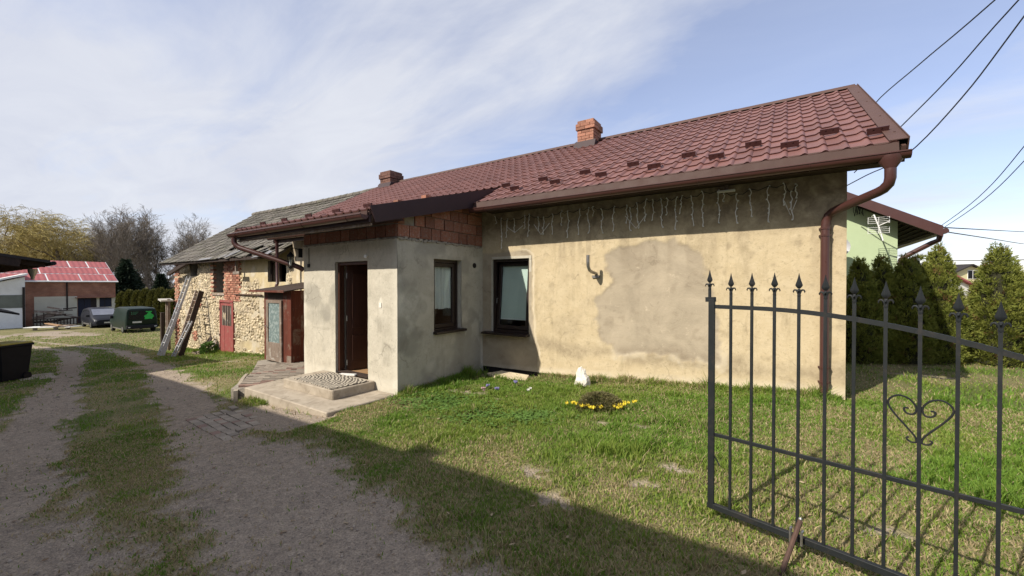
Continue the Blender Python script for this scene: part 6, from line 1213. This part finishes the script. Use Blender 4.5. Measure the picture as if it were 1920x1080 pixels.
def gravel(n):
    a = R(34) + rng.uniform(-1.15, 1.15, n); r = .8 + (rng.random(n) ** 1.5) * 15; X = -np.sin(a) * r; Y = np.cos(a) * r; d = dirt_mask(X, Y); k = (d > .35) & ~blocked(X, Y) & (rng.random(n) < .25 + d); X, Y, r = X[k], Y[k], r[k]; n = len(X); Z = ground_z(X, Y)
    s = (.0028 + .0075 * rng.random(n) ** 4 + .012 * rng.random(n) ** 40) * np.maximum(1, r / 6); ang = rng.random(n) * 6.28; base = np.array([(1, 0, 0), (0, 1, 0), (-1, 0, 0), (0, -1, 0), (0, 0, .8), (0, 0, -.6)], float)
    V = base[None] * rng.uniform(.55, 1.25, (n, 6, 1)) * s[:, None, None]; ca, sa = np.cos(ang)[:, None], np.sin(ang)[:, None]; x = V[..., 0] * ca - V[..., 1] * sa; y = V[..., 0] * sa + V[..., 1] * ca
    V = np.stack([x + X[:, None], y + Y[:, None], V[..., 2] + Z[:, None] + s[:, None] * .15], 2).reshape(-1, 3); f = np.array([(0, 1, 4), (1, 2, 4), (2, 3, 4), (3, 0, 4), (1, 0, 5), (2, 1, 5), (3, 2, 5), (0, 3, 5)]); F = (np.arange(n)[:, None, None] * 6 + f[None]).reshape(-1, 3).astype(np.int32)
    o = npmesh('gravel', V, F, pm('gravel_stone', (.36, .30, .245), (.29, .24, .19), 3, .9, 0, isl=.35, world=True)); o['kind'] = 'stuff'
gravel(60000)
def litter(n):
    a = R(34) + rng.uniform(-1.1, 1.1, n); r = 1.2 + rng.random(n) ** 1.3 * 11; X = -np.sin(a) * r; Y = np.cos(a) * r; k = ~blocked(X, Y) & (rng.random(n) < .35 + .65 * sstep(.5, .66, fbm(X, Y, 1.1, 191))); X, Y = X[k], Y[k]; n = len(X); Z = ground_z(X, Y) + .008 + .016 * rng.random(n) * (dirt_mask(X, Y) < .4)
    s = .009 + .016 * rng.random(n) ** 2; b = rng.random(n) * 6.28; t1 = rng.normal(0, .35, n); P = []
    for u, v, w_ in ((-1, 0, .0), (-.3, -.42, .12), (.4, -.34, .1), (1, 0, .25), (.4, .34, .1), (-.3, .42, .12)): P.append(np.stack([X + (np.cos(b) * u - np.sin(b) * v) * s, Y + (np.sin(b) * u + np.cos(b) * v) * s, Z + (w_ + t1 * v * .7) * s], 1))
    V = np.stack(P, 1).reshape(-1, 3); k = np.arange(n)[:, None] * 6; F = np.concatenate([k + np.array(q) for q in ((0, 1, 5), (1, 2, 4), (1, 4, 5), (2, 3, 4))]).astype(np.int32)
    o = npmesh('leaf_litter', V, F, leafmat('dead_leaf', (.16, .10, .055), (.40, .31, .20), .1, isl=.3)); o['kind'] = 'stuff'
litter(2600)
# ------------------------------------------------------------------ trees
def tree_segs(seed, H, spread, levels=5, droop=0, up=.25, first=.22, nb=(7, 6, 5, 5), twig=.015, trunk_r=.28, crook=.18, wide=1.0):
    rs = random.Random(seed); S = []
    def grow(p, d, L, r, lev):
        n = 5 if lev < 2 else 3; pts = [p.copy()]; dirs = []
        for i in range(n):
            d = (d + Vector((rs.gauss(0, crook), rs.gauss(0, crook), rs.gauss(0, crook) + (up * .35 if lev < levels - 1 else 0) - droop * (lev >= levels - 2) * (.5 + i * .28)))).normalized()
            p = p + d * (L / n); pts.append(p.copy()); dirs.append(d.copy())
        for i in range(n): S.append((pts[i], pts[i + 1], max(twig * .5, r * (1 - .55 * i / n)), max(twig * .45, r * (1 - .55 * (i + 1) / n)), lev))
        if lev >= levels: return
        k = nb[min(lev, len(nb) - 1)]
        for j in range(k):
            t = first + (1 - first) * (j + rs.random() * .8) / k if lev == 0 else .15 + .85 * (j + rs.random()) / k
            i = min(n - 1, int(t * n)); f_ = t * n - i; q = pts[i].lerp(pts[i + 1], min(1, f_)); dd = dirs[i]
            az = rs.uniform(0, 6.283); ax = dd.cross(Vector((math.cos(az), math.sin(az), .3))).normalized(); ang = rs.uniform(.45, .95) * (spread if lev == 0 else .85)
            nd = (Matrix.Rotation(ang, 3, ax) @ dd).normalized(); grow(q, nd, L * rs.uniform(.42, .66) * (1.05 - .35 * t * (lev == 0)), r * (1 - .55 * t) * rs.uniform(.42, .6), lev + 1)
    grow(Vector((0, 0, -.3)), Vector((rs.gauss(0, .04), rs.gauss(0, .04), 1)).normalized(), H * .74, trunk_r, 0)
    zs = sorted(s[1].z for s in S); k = H / zs[int(len(zs) * .995)]
    return [(Vector((p.x * wide, p.y * wide, p.z * k)), Vector((q.x * wide, q.y * wide, q.z * k)), a, b, l) for p, q, a, b, l in S]
def segs_mesh(S, n):
    V = []; F = []
    for p, q, r0, r1, lev in S:
        d = (q - p).normalized(); a = d.cross(Vector((.3, .2, 1))); a = a.normalized() if a.length > 1e-3 else Vector((1, 0, 0)); b = d.cross(a); k = len(V)
        for c, r in ((p, r0), (q, r1)):
            for i in range(n): an = 6.2832 * i / n; V.append(c + a * (math.cos(an) * r) + b * (math.sin(an) * r))
        for i in range(n): j = (i + 1) % n; F.append((k + i, k + j, k + n + j, k + n + i))
    return V, F
M['bark'] = pm('grey_brown_bark', (.15, .12, .10), (.10, .08, .068), 2, .9, .3); M['twigs'] = pm('brown_twigs', (.195, .162, .13), (.14, .118, .095), .5, .9, 0, isl=.3)
M['willow_twigs'] = pm('yellow_willow_twigs', (.40, .32, .11), (.30, .24, .09), .6, .9, 0, isl=.35, c3=(.24, .19, .11), s3=.6)
def make_tree(name, loc, S, label, group, twigm, rotz=0, sc_=1, mesh=None, cat='tree'):
    o = bpy.data.objects.new(name, None); COL.objects.link(o); o.location = loc; o.rotation_euler = (0, 0, rotz); o.scale = (sc_,) * 3; WL[o.name] = Vector((0, 0, 0)); setp(o, label, cat, group)
    if mesh is None:
        a = MB(); V, F = segs_mesh([s for s in S if s[4] <= 1], 6); a.add(V, F); t = a.build('trunk', M['bark'], o, smooth=True)
        a = MB(); V, F = segs_mesh([s for s in S if s[4] > 1], 3); a.add(V, F); c = a.build('crown', twigm, o); mesh = (t.data, c.data)
    else:
        for nm, me in zip(('trunk', 'crown'), mesh): x = bpy.data.objects.new(nm, me); COL.objects.link(x); x.parent = o
    return mesh
def wpos(px, D): # place on the far yard: bearing from the viewer's picture column and distance
    l = (px - 960) / 760 * D; return (-math.sin(R(34)) * D + math.cos(R(34)) * l, math.cos(R(34)) * D + math.sin(R(34)) * l)
BT = [tree_segs(s, 16.5, .85, 5, nb=(13, 6, 4, 4, 3), up=.55, first=.16, twig=.028, trunk_r=.26, crook=.14, wide=.95) for s in (3, 8)]
WT = [tree_segs(s, 16.0, 1.0, 5, droop=.45, nb=(10, 7, 5, 5, 4), up=.45, first=.22, twig=.034, trunk_r=.42, crook=.22, wide=1.1) for s in (21, 27)]
bm_ = [None, None]; wm_ = [None, None]
for i, (px_, D_, s_, k, lab) in enumerate(((180, 66, .95, 0, 'bare brown tree just right of the red roof ridge, next to the willows'), (222, 70, 1.06, 1, 'tall bare tree standing behind the dark spruce'), (258, 64, .90, 0, 'bare many-stemmed tree between the spruce and the van'), (292, 70, 1.0, 1, 'bare tree above the dark van, second before the barn roof'), (322, 76, 1.02, 0, 'thin pale bare tree left of the barn roof edge'), (343, 70, .80, 1, 'bare tree nearest the barn roof edge'), (372, 82, .85, 0, 'bare tree mostly hidden behind the barn roof slope'), (205, 84, .98, 1, 'farther bare tree glimpsed between two tall ones'), (309, 72, .86, 1, 'slender bare tree in the gap above the hedge'))):
    x, y = wpos(px_, D_); bm_[k] = make_tree('bare_tree', (x, y, float(gz(x))), BT[k], lab, 'bare trees behind the yard', M['twigs'], i * 1.3, s_, bm_[k])
for i, (px_, D_, s_, k, lab) in enumerate(((8, 66, 1.0, 0, 'yellowish willow at the left edge of the picture'), (75, 70, 1.02, 1, 'yellow willow behind the white garage and red roof'), (128, 64, .95, 0, 'yellow willow leaning above the middle of the red roof'), (160, 72, .97, 1, 'browner willow nearest the bare trees'), (45, 82, 1.1, 0, 'farther willow seen between the two left ones'))):
    x, y = wpos(px_, D_); wm_[k] = make_tree('willow_tree', (x, y, float(gz(x))), WT[k], lab, 'willows behind the red roof', M['willow_twigs'], i * 2.1 + .4, s_, wm_[k])
# leafy crowns of small faces
def crown_faces(n, prof, seed, leaf, H, flat=.5, lumps=9, amp=.16, upb=.6, inner=.55):
    """prof(t) radius over height; faces lie in the outer shell, in lumps with gaps"""
    r_ = np.random.default_rng(seed); t = r_.random(n * 2) ** .9; a = r_.random(n * 2) * 2 * np.pi; R0 = prof(t); keep = r_.random(n * 2) < np.clip(R0 / max(prof(np.linspace(0, 1, 50))), .12, 1); t, a, R0 = t[keep][:n], a[keep][:n], R0[keep][:n]; n = len(t)
    lum = fbm(np.cos(a) * 2.2 + 10, np.sin(a) * 2.2 + t * H * 1.6, lumps / 9, seed, 4) + .5 * (fbm(a * 3.2, t * H * 5, 1.0, seed + 5, 3) - .5)
    rad = R0 * (1 + amp * 2 * (lum - .5)) * (inner + (1 - inner) * r_.random(n) ** .55); P = np.stack([np.cos(a) * rad, np.sin(a) * rad, t * H], 1)
    out = np.stack([np.cos(a), np.sin(a), np.full(n, upb)], 1) + r_.normal(0, .45, (n, 3)); out /= np.linalg.norm(out, axis=1)[:, None]
    side = np.cross(out, r_.normal(0, 1, (n, 3))); side /= np.linalg.norm(side, axis=1)[:, None] + 1e-9; s = leaf * (.6 + .8 * r_.random(n))[:, None]
    tip = P + out * s * 1.5; nrm = np.cross(out, side); V = np.stack([P - side * s * flat * .5, P + side * s * flat * .5, P + out * s + side * s * flat * .42 + nrm * s * .15, tip, P + out * s - side * s * flat * .42 - nrm * s * .1], 1).reshape(-1, 3)
    k = np.arange(n)[:, None] * 5; F = np.concatenate([k + np.array([0, 1, 2]), k + np.array([0, 2, 4]), k + np.array([4, 2, 3])], 0).astype(np.int32); return V, F
M['thuja'] = leafmat('thuja_sprays', (.085, .110, .020), (.19, .195, .045), .25, isl=.6); M['spruce'] = leafmat('dark_spruce_needles', (.012, .022, .012), (.025, .04, .02), .1); M['hedge'] = leafmat('yellow_green_hedge', (.06, .065, .012), (.13, .12, .025), .2, isl=.5)
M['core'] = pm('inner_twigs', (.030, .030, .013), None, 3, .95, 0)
def conifer(name, loc, V, F, H, Rm, mat, label, group, me=None, rotz=0, sxy=1, sz=1, cat='shrub', prof=None, col=None):
    o = bpy.data.objects.new(name, None); COL.objects.link(o); o.location = loc; o.rotation_euler = (0, 0, rotz); o.scale = (sxy, sxy, sz); WL[o.name] = Vector((0, 0, 0)); setp(o, label, cat, group)
    if me is None:
        q = MB(); q.tube([(0, 0, -.1), (0, 0, H * .85)], [Rm * .10, .01], 7); t = q.build('trunk', M['bark'], o)
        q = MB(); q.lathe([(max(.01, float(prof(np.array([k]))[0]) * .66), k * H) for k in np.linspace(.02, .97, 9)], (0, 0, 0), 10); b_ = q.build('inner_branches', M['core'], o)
        c = npmesh('crown', V, F, mat, o, col=col); me = (t.data, b_.data, c.data)
    else:
        for nm, m_ in zip(('trunk', 'inner_branches', 'crown'), me): x = bpy.data.objects.new(nm, m_); COL.objects.link(x); x.parent = o
    return me
tp = lambda t: .47 * np.clip(1 - t ** 2.0, .0, 1) ** .85 * (.80 + .20 * np.clip(t * 4, 0, 1)) + .02
def spray_crown(seed, H, prof, nc=1250, nf=30):
    """flattened upright sprays set over the crown in tiers, with gaps, a ragged outline and a few browned ones"""
    r_ = np.random.default_rng(seed); t = r_.random(nc * 3) ** .95; a = r_.random(nc * 3) * 2 * np.pi; R0 = prof(t); k = r_.random(nc * 3) < np.clip(R0 / .45, .15, 1); t, a, R0 = t[k][:nc], a[k][:nc], R0[k][:nc]; nc = len(t)
    lum = fbm(np.cos(a) * 1.6 + 9, np.sin(a) * 1.6 + t * H * 1.5, 1.3, seed, 3) + .35 * (fbm(a * 2.2, t * H * 4, 1, seed + 3, 2) - .5); rad = R0 * (.90 + .34 * (lum - .5)) * (.78 + .22 * r_.random(nc) ** .6); z = t * H + r_.normal(0, .02, nc)
    C = np.stack([np.cos(a) * rad, np.sin(a) * rad, z], 1); d = np.stack([np.cos(a), np.sin(a), .75 + .9 * t], 1) + r_.normal(0, .28, (nc, 3)); d /= np.linalg.norm(d, axis=1)[:, None]
    sd_ = np.cross(d, np.array([0, 0, 1.]) + r_.normal(0, .5, (nc, 3))); sd_ /= np.linalg.norm(sd_, axis=1)[:, None]; nn = np.cross(d, sd_); L_ = (.095 + .065 * r_.random(nc)) * (1 - .25 * t)
    u = r_.random((nc, nf)) ** .8; w_ = r_.uniform(-1, 1, (nc, nf)) * (.18 + .35 * np.sin(u * 2.6)); th = r_.normal(0, .10, (nc, nf))
    P = C[:, None] + d[:, None] * (u * L_[:, None])[..., None] + sd_[:, None] * (w_ * L_[:, None])[..., None] + nn[:, None] * (th * L_[:, None])[..., None]
    o = d[:, None] * 1.0 + sd_[:, None] * (np.sign(w_) * .7)[..., None] + r_.normal(0, .25, (nc, nf, 3)); o /= np.linalg.norm(o, axis=2)[..., None]; s_ = np.cross(o, nn[:, None] + r_.normal(0, .35, (nc, nf, 3))); s_ /= np.linalg.norm(s_, axis=2)[..., None] + 1e-9
    l = (.020 + .016 * r_.random((nc, nf)))[..., None]; V = np.stack([P - s_ * l * .28, P + s_ * l * .28, P + o * l * 1.5], 2).reshape(-1, 3)
    g1 = np.array([.105, .14, .024]); g2 = np.array([.27, .28, .06]); q = np.clip(r_.random(nc) * .55 + (u.T * .45), 0, 1).T[..., None]; col = g1 * (1 - q) + g2 * q; br = (r_.random(nc) < .035)[:, None, None]; col = np.where(br, np.array([.20, .12, .05]), col); col = np.repeat(col.reshape(-1, 3), 3, 0)
    return V, np.arange(len(V), dtype=np.int32).reshape(-1, 3), col
M['thuja'] = leafmat('thuja_sprays', None, None, .22, attr=True)
TH = [spray_crown(s, 1.92, tp) for s in (31, 32, 33)]; tme = [None] * 3
AR = ((1.17, 10.05, .78, 1.00, 0, 'dark narrow conifer close beside the house corner'), (1.50, 10.25, .74, 1.02, 1, 'dark conifer just right of the house corner one, in half shade'), (1.86, 10.30, .86, 1.0, 1, 'shaded conifer in front of the green wall corner'), (2.10, 10.85, .80, 1.02, 0, 'sunlit conifer tucked behind the shaded one near the green house'), (2.32, 10.55, .84, 1.10, 2, 'tall pointed conifer left of the yellow house'), (3.13, 10.75, .94, 1.08, 1, 'broad conifer with a flat double top right of the yellow house'), (3.88, 11.1, .95, .92, 1, 'conifer cut off by the right edge of the picture'))
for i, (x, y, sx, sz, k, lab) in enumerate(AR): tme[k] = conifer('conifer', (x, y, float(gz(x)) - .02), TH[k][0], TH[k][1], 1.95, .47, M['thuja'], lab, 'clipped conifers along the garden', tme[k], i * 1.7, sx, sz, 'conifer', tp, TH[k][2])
hp_ = lambda t: .62 * np.clip(1 - t ** 5, 0, 1) ** .6 + .03
HD_ = crown_faces(5000, hp_, 41, .12, 3.2, .6, 5, .16, .6, .6); hme = None
for i, (px_, D_, s_) in enumerate(((229, 37.5, .95), (243, 37, 1.0), (258, 36.5, .98), (273, 36, 1.03), (287, 35.5, 1.0), (301, 35, 1.04), (315, 34, .98), (328, 33.5, 1.0))):
    x, y = wpos(px_, D_); hme = conifer('hedge_column', (x, y, float(gz(x)) - .05), *HD_, 3.2, .62, M['hedge'], 'yellow green hedge column, ' + ('first from the spruce', 'second from the spruce', 'third from the spruce', 'fourth from the spruce', 'fifth from the spruce', 'third from the barn', 'second from the barn', 'nearest the barn')[i] + ' in the row behind the van', 'hedge columns behind the van', hme, i * .9, .68, s_, 'hedge shrub', hp_)
sp_ = lambda t: 2.1 * (1 - t) ** .85 * (.9 + .1 * np.sin(t * 40)) + .06
SPR = crown_faces(9000, sp_, 51, .30, 8.2, .4, 5, .22, .1, .35); sme = None
for i, (px_, D_, a, b, lab) in enumerate(((236, 50, .95, .86, 'dark green spruce at the right end of the brick outbuilding'), (250, 54, .9, .72, 'dark spruce half hidden behind the tall one by the outbuilding'), (302, 46, .75, .62, 'low dark spruce above the hedge near the barn'), (272, 44, .5, .40, 'small yellowish green spruce behind the hedge'))):
    x, y = wpos(px_, D_); sme = conifer('spruce_tree', (x, y, float(gz(x)) - .1), *SPR, 8.2, 2.1, M['spruce'], lab, 'dark spruces behind the yard', sme, i * 2, a, b, 'tree', sp_)
# far wood closing the view
n = 9000; px_ = rng.uniform(-150, 420, n); D_ = rng.uniform(120, 190, n); l = (px_ - 960) / 760 * D_; X = -math.sin(R(34)) * D_ + math.cos(R(34)) * l; Y = math.cos(R(34)) * D_ + math.sin(R(34)) * l
Zt = 3.5 + 4 * fbm(X, Y, .05, 161); Z = gz(X) + Zt * rng.random(n) ** .7; s = .55 * (.5 + rng.random(n)); V = np.stack([X, Y, Z], 1)[:, None, :] + rng.normal(0, 1, (n, 3, 3)) * s[:, None, None]
o = npmesh('woods', V.reshape(-1, 3), np.arange(n * 3, dtype=np.int32).reshape(-1, 3), pm('far_wood', (.15, .13, .12), (.11, .10, .085), .1, .95, 0, isl=.3)); o['kind'] = 'stuff'
n = 5000; a_ = R(34) - np.arctan((rng.uniform(1560, 2600, n) - 960) / 760); D_ = rng.uniform(130, 200, n); X = -np.sin(a_) * D_; Y = np.cos(a_) * D_; Z = gz(X) + (2.5 + 3 * fbm(X, Y, .06, 163)) * rng.random(n) ** .7; s = .7 * (.5 + rng.random(n)); V = np.stack([X, Y, Z], 1)[:, None, :] + rng.normal(0, 1, (n, 3, 3)) * s[:, None, None]
o = npmesh('woods', V.reshape(-1, 3), np.arange(n * 3, dtype=np.int32).reshape(-1, 3), bpy.data.materials['far_wood']); o['kind'] = 'stuff'
# ------------------------------------------------------------------ garden plants
hb = lambda t: .27 * np.sqrt(np.clip(1 - t ** 2, 0, 1)) + .01
V, F = crown_faces(5600, hb, 61, .018, .205, .35, 12, .5, .8, .5); M['heather'] = leafmat('dark_heather', (.105, .105, .036), (.17, .145, .065), .15)
bu = thing('heather_bush', (-2.0, 5.0, float(ground_z(np.array([-2.]), np.array([5.]))[0])), 'low dark brownish heather bush among yellow crocuses in the lawn', 'bush')
npmesh('foliage', V + np.array(wl(bu)), F, M['heather'], bu); q = MB()
for i in range(14): a = i * .45; q.tube([Vector(wl(bu)), Vector(wl(bu)) + Vector((math.cos(a) * .2, math.sin(a) * .2, .1))], .004, 4)
q.build('stem', M['bark'], bu)
def petalmat(name, c): return pm(name, c, tuple(x * .85 for x in c), 30, .5, 0)
PET = {'yellow': petalmat('yellow_petal', (.76, .60, .05)), 'purple': petalmat('violet_petal', (.30, .27, .52)), 'pink': petalmat('pink_petal', (.62, .42, .42)), 'white': petalmat('white_petal', (.78, .77, .70))}; M['stalk'] = leafmat('flower_leaf', (.075, .15, .025), (.12, .20, .045), .2)
def flower_meshes(col, open_, h, n=6, heads=1):
    a = MB(); b_ = MB(); rs = random.Random(col)
    for k in range(heads):
        ox, oy = (0, 0) if heads == 1 else (rs.uniform(-.02, .02), rs.uniform(-.02, .02)); hh = h + (rs.uniform(-.03, .03) if heads > 1 else 0); b_.tube([(ox * .3, oy * .3, -.01), (ox, oy, hh)], .0025, 5)
        for i in range(n):
            an = 6.283 * i / n; c, s_ = math.cos(an), math.sin(an); w_ = .010
            P = [(.002, 0, 0), (.016 * open_ + .004, -w_, .016), (.016 * open_ + .004, w_, .016), (.026 * open_, -w_ * .7, .034), (.026 * open_, w_ * .7, .034), (.024 * open_, 0, .042)]
            a.add([(ox + x * c - y * s_, oy + x * s_ + y * c, hh + z) for x, y, z in P], [(0, 2, 1), (1, 2, 4, 3), (3, 4, 5)])
    for i in range(5): an = i * 1.3; b_.add([(0, 0, 0), (.004, .003, 0), (math.cos(an) * .05, math.sin(an) * .05, .055)], [(0, 1, 2)])
    return a, b_
def flower_set(col, spots, name, label, group, open_=.8, h=.045, heads=1, labels=None):
    a, b_ = flower_meshes(col, open_, h, heads=heads); ms = []
    for mb, mt, nm in ((a, PET[col], 'petals'), (b_, M['stalk'], 'stalk')): me = bpy.data.meshes.new(nm); me.from_pydata(mb.v, [], mb.f); me.materials.append(mt); ms.append(me)
    for i, (x, y) in enumerate(spots):
        o = bpy.data.objects.new(name, None); COL.objects.link(o); o.location = (x, y, float(ground_z(np.array([x]), np.array([y]))[0])); o.rotation_euler = (random.uniform(-.2, .2), random.uniform(-.2, .2), random.uniform(0, 6)); o.scale = (random.uniform(.85, 1.15),) * 3; setp(o, labels[i] if labels else label, 'flower', group)
        for nm, me in zip(('petals', 'stalk'), ms): c = bpy.data.objects.new(nm, me); COL.objects.link(c); c.parent = o
bx_, by_ = -2.0, 5.0; rgt = Vector((.829, .559)); fwd = Vector((-.559, .829)); YS = []
for dx, dy in ((-.41, .08), (-.36, .04), (-.31, .06), (-.29, -.02), (-.25, .08), (-.27, -.10), (-.20, -.14), (-.17, -.10), (-.13, -.17), (-.10, -.14), (-.08, -.21), (-.05, -.18), (-.02, -.16), (.00, -.12), (-.03, -.24), (.13, -.20), (.17, -.23), (.20, -.18), (.22, -.26), (.27, -.14), (.30, -.18), (.40, .0), (.44, .02), (.49, -.02), (-.22, -.08), (-.15, -.20), (.15, -.15)): p = rgt * dx + fwd * dy; YS.append((bx_ + p.x + random.uniform(-.035, .035), by_ + p.y + random.uniform(-.05, .05)))
flower_set('yellow', YS, 'yellow_crocus', '', 'yellow crocuses round the bush', .95, .058, 1, ['yellow crocus in the trio standing apart to the right of the heather bush' if (x - bx_) * .829 + (y - by_) * .559 > .36 else 'yellow crocus in the loose group at the front right of the heather bush' if (x - bx_) * .829 + (y - by_) * .559 > .08 else 'yellow crocus in the dense bunch before the heather bush' if (x - bx_) * .829 + (y - by_) * .559 > -.24 else 'yellow crocus in the thin trail at the left of the heather bush' for x, y in YS])
flower_set('purple', [(-4.0, 5.2), (-3.72, 5.12), (-3.72, 5.62)], 'purple_hyacinth', '', 'garden bulbs in the lawn', .9, .09, 5, ['pale violet hyacinth nearest the porch, just above the pink one', 'brightest violet hyacinth cluster in the middle of the lawn bulbs', 'violet hyacinth close to the wall below the flat stone'])
flower_set('pink', [(-3.96, 5.02)], 'pink_hyacinth', 'pale pink hyacinth in the lawn below a violet one', None, .9, .09, 5); flower_set('white', [(-3.28, 5.35)], 'white_crocus', 'single white crocus standing alone in the lawn', None, .9, .06, 2)
# broad-leaved weeds in the lawn
def weed(n, cx, cy, rx, ry, seed, label):
    r_ = np.random.default_rng(seed); x = cx + r_.normal(0, rx, n); y = cy + r_.normal(0, ry, n); z = ground_z(x, y) + .015 + .03 * r_.random(n); a = r_.random(n) * 6.28; s = .010 + .012 * r_.random(n); t = r_.uniform(-.5, .5, n)
    P = np.stack([np.stack([x + np.cos(a + k) * s, y + np.sin(a + k) * s, z + t * np.cos(k) * s], 1) for k in (0, 1.1, 2.2, 3.14, 4.1, 5.2)], 1).reshape(-1, 3); k = np.arange(n)[:, None] * 6
    o = npmesh('clover', P, np.concatenate([k + np.array([0, 1, 2]), k + np.array([0, 2, 3]), k + np.array([0, 3, 4]), k + np.array([0, 4, 5])], 0).astype(np.int32), M['stalk']); o['kind'] = 'stuff'
weed(1500, -4.2, 4.35, .45, .25, 1, ''); weed(500, -2.6, 4.3, .2, .15, 2, ''); weed(600, -3.2, 4.0, .35, .2, 3, '')
gb = thing('weed_clump', (-18.25, 6.35, float(gz(-18.25))), 'small green weed clump growing at the foot of the red barn door', 'plant'); hb2 = lambda t: .25 * np.sqrt(np.clip(1 - t ** 2, 0, 1)) + .02
V, F = crown_faces(500, hb2, 66, .07, .42, .4, 9, .3, .8, .4); npmesh('leaves', V + np.array(wl(gb)), F, M['stalk'], gb)
